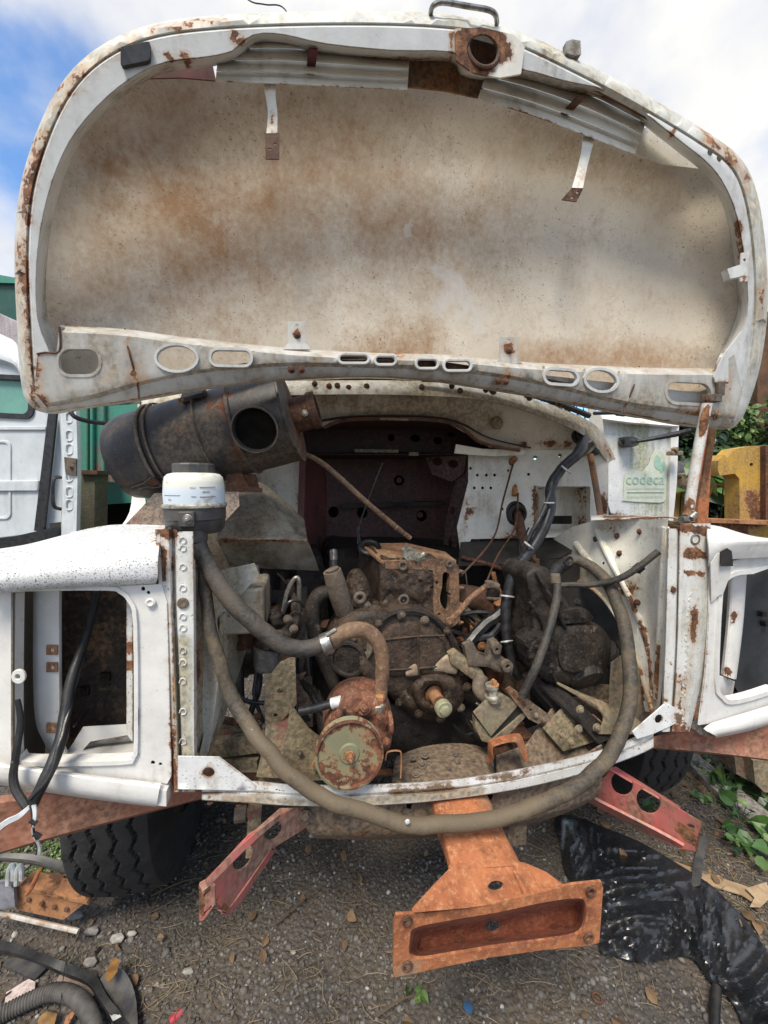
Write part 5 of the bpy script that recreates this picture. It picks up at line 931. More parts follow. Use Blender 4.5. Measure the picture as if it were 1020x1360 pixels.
tp('steering_hose', tube([(737, 765, .19), (740, 790, .17), (728, 840, .14), (712, 885, .12), (693, 925, .13)], [5, 5.4, 5.6, 5.6, 5.4], 12), m_hose)
tp('hose_ferrule', [tube([(737, 762, .19), (738, 774, .185)], 6.5, 12)], m_iron)
tp('return_elbow', [tube([(733, 767, .24), (740, 756, .25), (756, 745, .25)], [9, 9, 8.5], 12, rib=.008), ringT(755, 745, .23, 6, 1.5)], m_rub)
tp('drain_hose', tube([(720, 782, .24), (750, 777, .22), (790, 776, .16), (830, 765, .10), (875, 732, .05)], [3, 3.6, 4, 4.4, 4.4], 10), m_hose)
tp('hose_clip', [tube([(845, 757, .09), (851, 752, .09)], 6.5, 10)], m_rub)
tp('drag_link', beam(T(700, 890, .26), T(800, 1000, .13), .02, .02), m_greased)
# taped harness from the grommet down
hz = [(771, 578, .60), (775, 588, .56), (764, 605, .52), (745, 625, .5), (733, 645, .48), (730, 680, .45), (712, 720, .40), (686, 755, .36), (676, 785, .35), (672, 815, .34), (674, 850, .33), (680, 880, .32), (690, 900, .32)]
tp('wiring_harness', tube(hz, [6, 7, 7, 6.5, 7, 7, 7, 7.5, 7.5, 7, 6.5, 6, 6], 14, 8, wob=.004), m_cable, label='black taped wiring harness with pale ties')
tp('wiring_harness', tube([(738, 640, .47), (728, 665, .45), (716, 690, .43), (700, 720, .42), (696, 745, .42)], 3, 8, 8, wob=.006), m_cable, label='thin loose wires beside the harness')
for x, y, w, dx, dy in ((752, 624, .48, 6, 5), (730, 668, .44, 7, 0), (703, 725, .37, 6, 5), (674, 792, .33, 8, 1), (673, 852, .315, 7, -1), (682, 762, .345, 6, 4)): tp('cable_tie', tube([(x-dx, y-dy, w+.01), (x, y, w-.012), (x+dx, y+dy, w+.01)], 1.4, 6), m_tie)
for pts in ([(700, 700, .5), (690, 730, .46), (700, 760, .42), (690, 800, .38)], [(690, 760, .42), (705, 800, .4), (690, 830, .42)], [(680, 770, .42), (700, 790, .4), (712, 760, .42), (700, 735, .44)]): tp('loose_wire', tube(pts, 1.2, 6, 8, wob=.01), random.choice([m_rustd, m_cable, m_cable]))
# --- chassis
tp('chassis_rail', [loft([[(366, 870, .42), (392, 868, .42)], [(358, 930, .26), (392, 925, .26)], [(350, 985, .16), (386, 985, .16)], [(340, 1032, .10), (378, 1034, .10)]], 2, 6, .006)], m_olive, rust=[([(375, 880), (372, 960)], 26, .5)], label='left chassis rail with maroon paint under dried mud')
for y in (900, 915, 935, 958, 975): tp('rivet', boltT(374-(y-900)*.07, y, .27-(y-925)*.0017, 4, hexa=False), m_maroon2)
tp('rail_web', sheet([(386, 935), (410, 968), (432, 985), (430, 1036), (342, 1040), (350, 1020), (375, 1010)], .13, .006, (), 9, disp=(.006, 14)), m_olive)
for x, y in ((398, 1000), (394, 1028), (420, 1020)): tp('bolt', boltT(x, y, .12, 3.6), m_iron)
tp('cross_tube', [beam(T(276, 994, .24), T(352, 984, .2), .022, .02), beam(T(274, 1012, .24), T(345, 1012, .2), .018, .02), beam(T(285, 966, .3), T(345, 970, .26), .016, .02)], m_olive)
tp('left_rail_front', sheet([(330, 1070), (348, 1068), (345, 1110), (335, 1140), (326, 1140)], .08, .01, (), 8), m_olive)
tp('shackle_nut', [lathe(T(312, 1082, .1), UD, [(.02, 0), (.02, .03), (.014, .032), (.014, .05), (.02, .052), (.02, .07)], 8)], m_iron)
tp('cross_member', [loft([[(528, 1004, .26), (560, 992, .27), (600, 987, .27), (632, 990, .26), (650, 998, .24)], [(524, 1012, .19), (560, 1004, .21), (600, 1000, .20), (640, 1002, .19), (655, 1010, .18)], [(522, 1028, .12), (560, 1018, .13), (600, 1018, .12), (640, 1020, .12), (656, 1026, .12)], [(520, 1046, .03), (560, 1044, .03), (600, 1042, .03), (640, 1040, .03), (658, 1038, .04)]], 8, 6, .006), loft([[(400, 1046, .02), (520, 1044, .0), (660, 1036, .0), (760, 1010, .03), (800, 990, .05)], [(405, 1095, .02), (520, 1098, .0), (660, 1090, .0), (750, 1066, .03), (800, 1040, .05)], [(415, 1110, .03), (520, 1112, .02), (660, 1100, .02), (740, 1080, .04), (790, 1060, .06)], [(415, 1113, .1), (520, 1115, .09), (660, 1104, .09), (740, 1084, .1), (790, 1062, .12)]], 5, 4, .006)], m_maroon2, dirt=[([(420, 1070), (560, 1080)], 60, .5)], rust=[([(440, 1105), (560, 1100)], 16, .5)], label='muddy maroon front cross member')
for x, y in ((545, 1068), (649, 1057)): tp('member_dark_disc', lathe(T(x, y, -.001), -WD, [(.012, -.002), (.012, .002), (0, .002)], 16), m_hole)  # black discs paint the shade of open holes
for x, y in ((548, 1006), (564, 1002), (560, 1015), (605, 1003), (608, 1013), (596, 1022), (628, 1010), (552, 1028)): tp('bolt', boltT(x, y, .17-(y-1005)*.004, random.uniform(3.5, 5.5), ax=(ZD-WD*.4).normalized()), m_iron)
tp('gusset_plate', [sheet([(700, 990), (745, 925), (800, 930), (862, 940), (865, 965), (800, 985), (760, 1012), (700, 1022), (660, 1030), (660, 1005)], lambda x, y: .15+.0009*(990-y), .006, [], 9, disp=(.006, 12))], m_maroon2, dirt=[([(760, 935), (850, 950)], 50, .8)], label='maroon gusset plate crusted with mud')
tp('gusset_plate', sheet([(722, 968), (748, 940), (790, 950), (815, 972), (790, 985), (748, 998)], lambda x, y: .125+.0007*(990-y), .006, [], 8, disp=(.003, 20)), m_olive, bev=.001)
tp('angle_iron', loft([[(700, 895, .26), (715, 890, .28)], [(745, 935, .15), (765, 930, .17)], [(795, 988, .09), (818, 978, .12)]], 2, 6, .01), m_greased)
tp('angle_iron', loft([[(740, 905, .2), (760, 915, .2)], [(800, 945, .13), (840, 950, .14)], [(795, 975, .10), (860, 975, .12)]], 3, 6, .008), m_mount)
for x, y in ((746, 975), (768, 968), (792, 966), (758, 985), (770, 942), (820, 965), (835, 930)): tp('bolt', boltT(x, y, .095, 5, hexa=False), m_mount)
tp('right_rail', sheet([(760, 905), (850, 915), (868, 945), (800, 950), (770, 930)], .24, .006, (), 10), m_mount)
tp('hanging_strap', sheet([(676, 1054), (700, 1052), (699, 1122), (675, 1124)], .03, .005, [oval(687, 1112, 2, n=8)], 8), m_maroon2, dirt=[([(688, 1080)], 60, .4)])
tp('bolt', boltT(688, 1066, .025, 6), m_iron)
# --- bumper brackets
lb = tp('bumper_bracket', [sheet([(405, 1072), (415, 1090), (398, 1105), (360, 1128), (308, 1200), (300, 1210), (292, 1207), (278, 1190), (268, 1176), (330, 1110), (385, 1075)], lambda x, y: .02-.26*(1-(x-265)/145), .005, [oval(362, 1104, 15, 10, -52, 18), oval(322, 1140, 20, 10, -58, 18)], 8)], m_pink, rust=[([(268, 1180), (300, 1205)], 16, .7)], dirt=[([(330, 1150), (400, 1085)], 24, .9)], label='left pink-red bumper bracket with two oval holes')
tp('bracket_rim', loft([[(372, 1073, -.02), (384, 1073, -.02)], [(325, 1115, -.13), (333, 1112, -.13)], [(265, 1176, -.25), (272, 1170, -.25)]], 2, 6, .012), m_pink, lb, dirt=[([(385, 1070), (350, 1095)], 20, .9)])
tp('bracket_end', [sheet([(264, 1176), (271, 1172), (285, 1178), (286, 1200), (268, 1226), (264, 1222)], -.25, .006, [[(270, 1188), (279, 1180), (280, 1184), (271, 1192)], [(271, 1212), (281, 1202), (281, 1206), (271, 1216)]], 7)], m_pink, lb, rust=[([(266, 1178), (268, 1224)], 7, 1.2)], bev=.001)
tp('bracket_foot', loft([[(360, 1128, -.02), (366, 1130, -.0)], [(308, 1203, -.16), (316, 1204, -.14)], [(292, 1208, -.2), (300, 1212, -.18)]], 2, 6, .006), m_pink, lb)
tp('bolt', boltT(406, 1083, .0, 7), m_iron, lb)
rb_ = tp('bumper_bracket', [sheet([(815, 1022), (932, 1092), (926, 1132), (905, 1128), (868, 1112), (775, 1062)], lambda x, y: .10-.0018*(x-800), .005, [oval(827, 1041, 14, 17, -40, 18), oval(862, 1064, 15, 19, -40, 18), oval(919, 1098, 5, 2.4, 25, 10), oval(917, 1116, 5, 2.4, 25, 10)], 8)], m_pink, rust=[([(905, 1100), (925, 1128)], 22, .8)], label='right pink-red bumper bracket with two oval holes')
tp('bracket_rim', loft([[(810, 1020, .07), (818, 1018, .10)], [(868, 1054, .0), (876, 1054, .03)], [(898, 1071, -.06), (904, 1072, -.03)]], 2, 6, .006), m_pink, rb_, rust=[([(895, 1070)], 10, .6)])
tp('bracket_foot', loft([[(775, 1062, .12), (778, 1056, .08)], [(868, 1112, -.02), (872, 1104, -.05)], [(900, 1126, -.08), (908, 1124, -.10)]], 2, 6, .008), m_pink, rb_)
# --- orange tow bracket: arm, flared saddle and end plate
tw = tp('tow_bracket', [loft([[(570, 1062, .03), (576, 1052, .0), (640, 1050, .0), (646, 1060, .03)], [(582, 1105, -.06), (592, 1100, -.09), (660, 1098, -.09), (668, 1108, -.06)], [(596, 1155, -.13), (608, 1155, -.17), (688, 1150, -.17), (692, 1158, -.13)]], 5, 6, .008), sheet([(566, 1062), (576, 1055), (608, 1158), (600, 1166)], .0, .01, (), 10)], m_bracket, label='orange rust-coated tow bracket')
sad_top = [(553, 1208, -.22), (575, 1180, -.20), (600, 1158, -.17), (640, 1148, -.17), (688, 1148, -.17), (730, 1162, -.2), (752, 1184, -.22)]
sad_bot = [(540, 1218, -.235), (570, 1210, -.25), (600, 1204, -.26), (650, 1198, -.265), (700, 1192, -.26), (740, 1185, -.25), (775, 1177, -.235)]
tp('saddle', [sheet([(548, 1212), (575, 1182), (600, 1156), (616, 1150), (680, 1146), (700, 1150), (728, 1162), (755, 1182), (700, 1194), (620, 1206)], lambda x, y: -.17-.0013*(y-1150), .008, [oval(659, 1178, 11, 8.5, 0, 18)], 8, disp=(.003, 25))], m_bracket, tw)
tp('weld_bead', tube([(600, 1150, -.155), (610, 1180, -.2), (632, 1203, -.235)], 4, 8, wob=.004), m_bracket, tw)
tp('weld_bead', tube([(676, 1148, -.16), (690, 1170, -.2), (700, 1195, -.235)], 3.4, 8, wob=.004), m_bracket, tw)
po = [(526, 1215), (560, 1213), (620, 1207), (700, 1190), (760, 1175), (799, 1171), (801, 1180), (796, 1252), (780, 1256), (720, 1262), (650, 1272), (590, 1284), (545, 1294), (524, 1298), (522, 1290), (523, 1225)]
inn = cr([(552, 1232), (600, 1222), (660, 1212), (720, 1199), (768, 1193), (778, 1202), (777, 1225), (765, 1242), (720, 1250), (660, 1258), (600, 1268), (560, 1274), (544, 1268), (545, 1245)], 4, True)
pl = tp('end_plate', sheet(po, -.235, .006, [inn, oval(541, 1224, 5, 3.5, -10, 12), oval(541, 1284, 4.5, 5, 0, 12), oval(785, 1185, 4.5, 3.5, 0, 12), oval(782, 1246, 4.5, 4, 0, 12)], 8, disp=(.002, 20), extra=[(offs(inn, -4), True)]), m_bracket, tw, bev=.001, dirt=[([(540, 1290), (560, 1280)], 16, .5)])
tp('plate_dish', [sheet(inn, lambda x, y: -.235+.075*min(1, float(distp([(x, y)], inn)[0])/14)**.6, .006, [oval(655, 1231, 10, 9, 0, 16)], 6, extra=[(offs(inn, 4), True), (offs(inn, 9), True), (offs(inn, 14), True)])], rusty('dish_rust', (.20, .055, .03), (.27, .085, .045), (.36, .16, .09), (.10, .035, .02), .2, (.2, .1, .06), .4, 10), pl)
for x, y in ((541, 1224), (541, 1284), (785, 1185), (782, 1246)): tp('square_insert', [ringT(x, y, -.24, 6, 1.6)], m_rustd, pl)
# --- opened cab door with the faded sticker
dr = tp('cab_door', [sheet([(797, 590), (800, 556), (840, 555), (880, 562), (901, 560), (898, 620), (893, 691), (860, 689), (812, 684), (805, 660), (803, 615)], .95, .03, (), 12)], paint('door_paint', (.78, .80, .80), -.07, -.15, dcol=(.33, .35, .2), rough=.5, speck=.03, streak=1.2, sc=7), dirt=[([(845, 580), (860, 670)], 36, .9)], rust=[([(810, 684), (895, 691)], 5, .8)], label='opened cab door with a faded green sticker')
tp('door_edge', sheet([(892, 562), (902, 560), (899, 640), (894, 692), (888, 691)], .93, .03, (), 10), m_front, dr)
tp('door_top', loft([[(796, 540, .95), (830, 553, .95), (900, 560, .95)], [(800, 556, .9), (840, 561, .9), (902, 566, .9)]], 5, 3, .01), m_front, dr, dirt=[([(850, 562)], 40, .5)])
m_sticker = plain('faded_sticker', (.66, .70, .62), (.56, .62, .48), .5, 0, 30); m_tgreen = plain('faded_green_print', (.32, .52, .42), (.4, .58, .5), .6, 0, 60); m_tg2 = plain('faded_grey_print', (.4, .46, .42), (.5, .54, .48), .6, 0, 60)
so = cr([(828, 662), (829, 640), (832, 628), (842, 623), (853, 626), (862, 616), (866, 604), (872, 597), (879, 599), (885, 612), (886, 630), (884, 650), (882, 666), (860, 667), (828, 665)], 3, True)
tp('sticker', sheet(so, .944, .002, (), 10), m_sticker, dr)
q0 = T(857, 643, .941); sc_ = mpp(q0)
text('codeca', 21*sc_, q0-ZD*0*sc_, UD, ZD, m_tgreen, dr, 'sticker_text')
text('Companhia de Desenvolvimento', 4.4*sc_, T(857, 650, .941), UD, ZD, m_tg2, dr, 'sticker_text')
text('A serviço de Caxias do Sul', 5*sc_, T(856, 661, .941), UD, ZD, m_tg2, dr, 'sticker_text')
tp('sticker_leaf', [sheet(cr([(872, 604), (878, 612), (876, 624), (869, 618)], 4, True), .942, .001, (), 6), sheet(cr([(882, 612), (883, 622), (877, 628), (877, 618)], 4, True), .942, .001, (), 6)], m_tgreen, dr)
tp('sticker_line', [tube([(833, 653.5, .941), (882, 653.5, .941)], .4, 4)], m_tg2, dr)
tp('door_hinge', [box(T(896, 602, .88), UD*.035, WD*.02, ZD*.011), lathe(T(893, 597, .88), -WD, [(.012, 0), (.012, .03)], 12)], m_mount, dr, bev=.003)
tp('mirror_mount', infl([(829, 581), (840, 580), (849, 584), (846, 592), (832, 593)], .9, .04, .03, 4, (), 4, (.001, 20)), m_cable)
tp('mirror_arm', tube([(846, 586, .86), (870, 582, .82), (900, 576, .76), (918, 572, .72)], [2.4, 3, 4, 4], 10), m_cable)
tp('wiper_arm', tube([(789, 549, .6), (820, 548, .62), (850, 549, .66), (878, 553, .72)], [2.4, 2.8, 2.4, 2], 8), m_cable)
tp('wiper_joint', tube([(820, 548, .61), (829, 549, .62)], 4.4, 10), m_cable)
tp('cab_corner', sheet([(781, 535), (790, 543), (800, 556), (806, 600), (804, 640), (796, 600), (786, 570)], .66, .01, (), 9), m_front)
tp('left_mirror_arm', tube([(93, 545, .5), (100, 554, .5), (120, 560, .52), (150, 563, .55)], 3, 8), m_cable)
tp('left_mirror_arm', tube([(93, 545, .5), (120, 538, .52), (160, 535, .56), (186, 533, .6)], 3, 8), m_steel)
tp('left_cab_corner', sheet([(182, 524), (198, 522), (200, 560), (192, 566), (183, 545)], .63, .01, (), 9), m_front)
# --- loose wiring in the left lamp opening
tp('lamp_wiring', tube([(130, 780, .20), (124, 810, .17), (113, 850, .12), (98, 890, .07), (88, 940, .03), (80, 985, -.01), (62, 1030, -.05), (44, 1070, -.07)], [4, 4.5, 5, 6, 7, 7.5, 7.5, 6], 12, 8, wob=.003), m_rub, label='black taped cable hanging out of the left lamp opening')
tp('lamp_wiring', tube([(110, 870, .10), (95, 930, .04), (80, 985, -.02), (66, 1030, -.055), (40, 1062, -.075)], 3, 10, 8, wob=.004), m_rub)
tp('lamp_wiring', tube([(24, 930, -.02), (28, 960, -.025), (21, 1000, -.04), (20, 1040, -.05), (36, 1072, -.075)], [3, 4, 4.5, 5, 5], 10, 8, wob=.003), m_rub)
tp('lamp_wiring', tube([(175, 880, .2), (150, 910, .19), (120, 940, .18), (98, 965, .1)], 1.5, 6), m_cable)
for k_ in range(4): tp('bare_wire', tube([(40+k_, 1070, -.075), (24+k_, 1082+k_, -.09), (8, 1090+2*k_, -.10), (-14, 1108+3*k_, -.1)], 1.3, 6, 6, wob=.005), m_tie)
for k_ in range(3): tp('bare_wire', tube([(40+k_*3, 1070, -.078), (43+k_*2, 1088, -.085), (46-k_, 1104, -.085), (50+k_, 1120, -.08), (49+k_*2, 1132, -.075)], 1.5, 6, 6, wob=.004), m_tie if k_ else m_cable)
for x, y in ((44, 1092), (49, 1110)): tp('wire_band', tube([(x-4, y-3, -.088), (x+5, y+2, -.088)], 3, 8), m_cable)

# clutter between the left apron and the engine
for pts, r, m in (([(300, 830, .45), (330, 850, .42), (345, 900, .4), (330, 960, .36)], 4, m_cable), ([(330, 770, .6), (326, 830, .5), (318, 900, .42), (322, 985, .3)], 6, m_greased), ([(405, 780, .55), (402, 850, .5), (398, 910, .45), (405, 960, .4)], 9, m_greased), ([(385, 770, .6), (398, 840, .55), (388, 900, .5)], 5, m_rustd), ([(300, 905, .3), (325, 930, .3), (350, 935, .3)], 3, m_cable), ([(415, 800, .5), (408, 860, .45), (415, 920, .4), (440, 960, .35)], 4, m_cable), ([(345, 870, .4), (338, 920, .36), (350, 960, .32)], 2.5, m_cable), ([(300, 800, .5), (340, 812, .45), (372, 808, .42)], 5, m_rustd), ([(400, 900, .42), (425, 935, .4), (430, 985, .35)], 8, m_grease), ([(392, 860, .45), (396, 920, .42), (392, 985, .3)], 2, m_cable), ([(275, 950, .25), (310, 958, .26), (345, 950, .28)], 5, m_rustd), ([(322, 800, .6), (420, 790, .62)], 12, m_greased), ([(290, 870, .55), (430, 880, .58)], 10, m_greased)):
    tp('loose_pipe', tube(pts, r, 10, 6, wob=.006), m)
for i in range(22):
    x, y = random.uniform(300, 425), random.uniform(775, 880); a = random.uniform(0, 6.28); l = random.uniform(8, 26)
    tp('clutter_bracket', infl([(x, y), (x+l*math.cos(a), y+l*math.sin(a)), (x+l*math.cos(a)+7, y+l*math.sin(a)+6), (x+6, y+8)], random.uniform(.45, .58), .03, .008, 4, (), 6, (.004, 60)), random.choice([m_rustd, m_grease, m_greased, m_iron]))
tp('engine_side', infl([(395, 760), (430, 750), (440, 900), (450, 980), (400, 985), (385, 880)], .62, .3, .03, 14, (), 8, (.008, 25)), m_greased)
tp('rail_bracket', [sheet([(352, 905), (372, 880), (392, 872), (394, 935), (372, 960), (352, 990)], .2, .006, [oval(372, 918, 4, n=10), oval(366, 950, 3, n=10)], 6)], m_olive, bev=.001)
# ------------------------------------------------------------------ other vehicles and machines behind
def near(name, x, y, q, label, cat, group=None):
    p = D(x, y, q); p.z = 0; return things_empty(name, p, label, cat, group)
def DD(x, y, q): return D(x, y, q)
def dsheet(o, q, th=.02, holes=(), grid=20, **k): return sheet(o, q, th, holes, grid, M=D, back=Vector((0, 1, 0)), **k)
van = near('van', 40, 700, 3.2, 'pale grey van with green tinted window and black belt at the left edge', 'van')
m_van = paint('van_grey_paint', (.62, .66, .68), -.1, -.1, dcol=(.3, .32, .32), rough=.4, sc=4)
m_vanl = paint('van_pillar_paint', (.62, .66, .68), -.08, -.1, dcol=(.3, .3, .28), rough=.4, sc=8)
obj('body_side', [dsheet([(-260, 470), (-30, 470), (22, 490), (56, 520), (82, 545), (82, 725), (-260, 760)], 3.2, .05, [rrect(-150, 492, 41, 545, 10, dy=9)], 14)], m_van, van)
obj('window', dsheet(rrect(-146, 495, 38, 542, 8, dy=9), 3.22, .01), plain('green_tinted_glass', (.16, .36, .30), (.12, .28, .24), .15, 0, 3, .02), van)
obj('window_seal', dsheet(rrect(-152, 490, 44, 548, 12, dy=9), 3.185, .02, [rrect(-144, 496, 37, 541, 8, dy=9)], 14), m_cable, van)
obj('swage_line', [dsheet([(-260, 566), (60, 566), (60, 571), (-260, 571)], 3.185, .02)], m_van, van, bev=.004)
obj('swage_line', [dsheet([(-260, 640), (50, 638), (50, 652), (-260, 655)], 3.18, .02)], m_van, van, bev=.006)
obj('pressed_panel', [dsheet(rrect(-80, 585, 14, 690, 8), 3.19, .02, [rrect(-77, 588, 11, 687, 7)], 12)], m_van, van, bev=.003)
obj('roof', [loft([[(-260, 440, 3.3), (-60, 430, 3.3), (10, 448, 3.25), (24, 462, 3.2)], [(-260, 468, 3.15), (-60, 462, 3.15), (10, 475, 3.15), (26, 492, 3.15)], [(-260, 480, 3.18), (-60, 476, 3.18), (12, 486, 3.18), (28, 500, 3.18)]], 6, 3, .02, M=D)], m_van, van)
obj('pillar', [loft([[(78, 545, 3.15), (80, 545, 3.05), (101, 546, 3.02), (106, 546, 3.1)], [(82, 620, 3.15), (83, 620, 3.05), (103, 620, 3.02), (108, 620, 3.1)], [(80, 725, 3.15), (82, 725, 3.05), (101, 720, 3.02), (106, 720, 3.1)]], 2, 6, .01, M=D, lin_u=True)], m_vanl, van)
for y in (556, 580, 598, 634, 655, 672): obj('pillar_emboss', dsheet(rrect(86, y-9, 97, y+6, 4), 3.025, .01, [rrect(87.6, y-7.4, 95.4, y+4.4, 3)], 8), m_vanl, van, bev=.002)
obj('door_latch', [dsheet([(85, 607), (101, 609), (101, 632), (87, 630)], 3.01, .02)]+bolt(D(94, 620, 3.0), .012, Vector((0, -1, 0))), m_iron, van)
obj('belt', dsheet([(64, 546), (75, 546), (58, 706), (45, 705)], 3.14, .02), m_cable, van, label='black seat belt hanging diagonally')
obj('grab_handle', tube([(80, 634, 3.12), (72, 636, 3.05), (70, 655, 3.04), (72, 672, 3.05), (80, 676, 3.12)], 2.4, 8, M=D), m_cable, van)
obj('door_pocket', dsheet([(66, 695), (82, 693), (82, 712), (68, 716)], 3.12, .04), m_dark, van)
obj('sill_cover', dsheet([(-200, 738), (20, 712), (64, 702), (66, 720), (-200, 830)], 3.0, .2), m_cable, van, label='dark lower sill')
obj('lower_body', dsheet([(-260, 730), (84, 715), (104, 716), (100, 880), (-260, 900)], 3.1, .3), m_dark, van)
grn = near('tipper_body', 145, 660, 4.6, 'green steel truck body with peeling paint, behind the air cleaner', 'truck body')
m_grn = paint('green_body_paint', (.05, .26, .19), -.03, .1, dcol=(.12, .17, .12), rough=.5, sc=7, halo=.2, under=(.2, .14, .12), rcol=((.1, .06, .05), (.2, .13, .11), (.3, .2, .17)))
obj('side_panel', dsheet([(60, 525), (420, 525), (420, 640), (190, 640), (110, 668), (60, 668)], 4.6, .05, (), 16), m_grn, grn, rust=[([(135, 630), (150, 655)], 22, 1.0), ([(138, 600), (145, 620)], 10, .8)])
for x in (112, 119, 134, 200, 260): obj('panel_rib', dsheet([(x, 520), (x+4, 520), (x+4, 664), (x, 664)], 4.55, .05), m_grn, grn, bev=.01)
obj('lower_rail', dsheet([(108, 640), (420, 640), (420, 652), (108, 672)], 4.5, .1), m_grn, grn)
obj('corner_post', [dsheet([(106, 628), (126, 629), (125, 722), (106, 722)], 4.2, .2)], paint('olive_post', (.09, .11, .06), .0, .4, dcol=(.16, .13, .09), rough=.8), grn)
obj('post_cap', dsheet([(104, 624), (129, 625), (129, 630), (104, 630)], 4.15, .3), m_rustd, grn)
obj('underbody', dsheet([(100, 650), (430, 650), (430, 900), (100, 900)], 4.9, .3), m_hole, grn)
gr2 = near('covered_truck', 5, 400, 6, 'dark green covered truck behind the van roof at the left edge', 'truck')
m_dgr = paint('dark_green_cover', (.012, .085, .065), -.08, .0, dcol=(.05, .09, .07), rough=.5)
obj('cover', [dsheet([(-400, 355), (-40, 362), (20, 374), (28, 420), (28, 470), (-400, 470)], 6.0, .6)], m_dgr, gr2)
obj('cover_edge', [dsheet([(-400, 350), (-40, 358), (22, 369), (22, 376), (-400, 364)], 5.95, .7)], m_grn, gr2, bev=.02)
obj('bleached_sheet', [dsheet([(-200, 400), (-10, 412), (22, 428), (24, 458), (-60, 440), (-200, 440)], 4.4, .4)], paint('bleached_roof', (.48, .44, .46), -.05, .3, dcol=(.3, .25, .25), rough=.6, streak=4), gr2, label='bleached mauve sheet on the cab roof')
obj('chassis', dsheet([(-380, 470), (20, 470), (20, 860), (-380, 860)], 6.3, .4), m_dark, gr2)
# yellow machine
ym = near('yellow_machine', 995, 690, 2.7, 'rusty yellow machine frame standing beyond the right fender', 'machine')
m_yel = paint('yellow_machine_paint', (.56, .33, .045), .015, .35, dcol=(.34, .21, .07), rough=.6, sc=8, halo=.5, speck=.03, edge=.01)
obj('upright', dsheet([(954, 612), (962, 604), (966, 608), (978, 596), (1000, 592), (1150, 588), (1150, 700), (982, 694), (982, 636), (976, 629), (968, 630), (956, 632), (953, 622)], 2.7, .12, [oval(998, 617, 2.5, n=8)], 12), m_yel, ym, rust=[([(1010, 690), (1000, 660)], 18, 1.0), ([(985, 690)], 14, .8), ([(1018, 600), (1018, 690)], 4, .9)])
obj('side_web', dsheet([(1017, 592), (1021, 592), (1021, 700), (1017, 700)], 2.66, .05), m_rustd, ym)
obj('frame_beam', [dsheet([(902, 690), (940, 690), (1000, 694), (1150, 698), (1150, 735), (1000, 724), (965, 712), (930, 702), (902, 698)], 2.6, .15, (), 12)], m_yel, ym, rust=[([(920, 695), (985, 715)], 22, 1.1), ([(940, 690), (1020, 694)], 8, .9)])
obj('top_rail', [beam(D(850, 688, 2.6), D(1150, 698, 2.5), .012, .04)], m_rust, ym)
obj('rear_bracket', [dsheet([(905, 630), (935, 625), (935, 690), (905, 690)], 3.2, .1)], m_maroon2, ym)
obj('bent_rod', [tube([(940, 662, 2.9), (950, 645, 2.9), (968, 650, 2.9), (980, 660, 2.85)], 1.4, 6, M=D), tube([(978, 650, 2.9), (979, 690, 2.9)], 1.4, 6, M=D)], m_rust, ym)
obj('lower_frame', [dsheet([(905, 700), (1200, 700), (1200, 860), (905, 860)], 3.0, .2)], m_rustd, ym)
obj('yellow_lug', [dsheet([(895, 655), (908, 650), (910, 686), (895, 688)], 3.1, .1)], m_yel, ym)
post = obj('steel_channel', [beam(D(940, 540, 2.3), Vector((D(932, 700, 2.3).x, D(932, 700, 2.3).y, .0)), .01, .03, Vector((0, 1, 0)))], m_bracket, label='rusty orange steel channel standing behind the bonnet prop rod', cat='post')
pipe = obj('drum', [lathe(D(870, 632, 3.4), Vector((1, .1, 0)), [(0, 0), (.12, 0), (.125, .01), (.125, .28), (.12, .29), (0, .29)], 24)], m_plast, label='dark grey drum beside the cab door hinge', cat='drum')
# brown shed wall at the far right
obj('shed', [dsheet([(1006, 415), (1200, 400), (1200, 700), (1006, 700)], 5.2, .8)], plain('brown_boards', (.14, .07, .035), (.07, .035, .02), .8, 0, 5), label='brown shed wall beyond the bonnet at the right edge', cat='shed')
# utility pole behind
obj('power_cable', tube([(300, -30, 12), (330, 0, 12), (352, 6, 12), (378, 12, 12), (400, 60, 12)], .8, 5, M=D), m_cable, label='thin black cable against the sky above the bonnet', cat='cable')
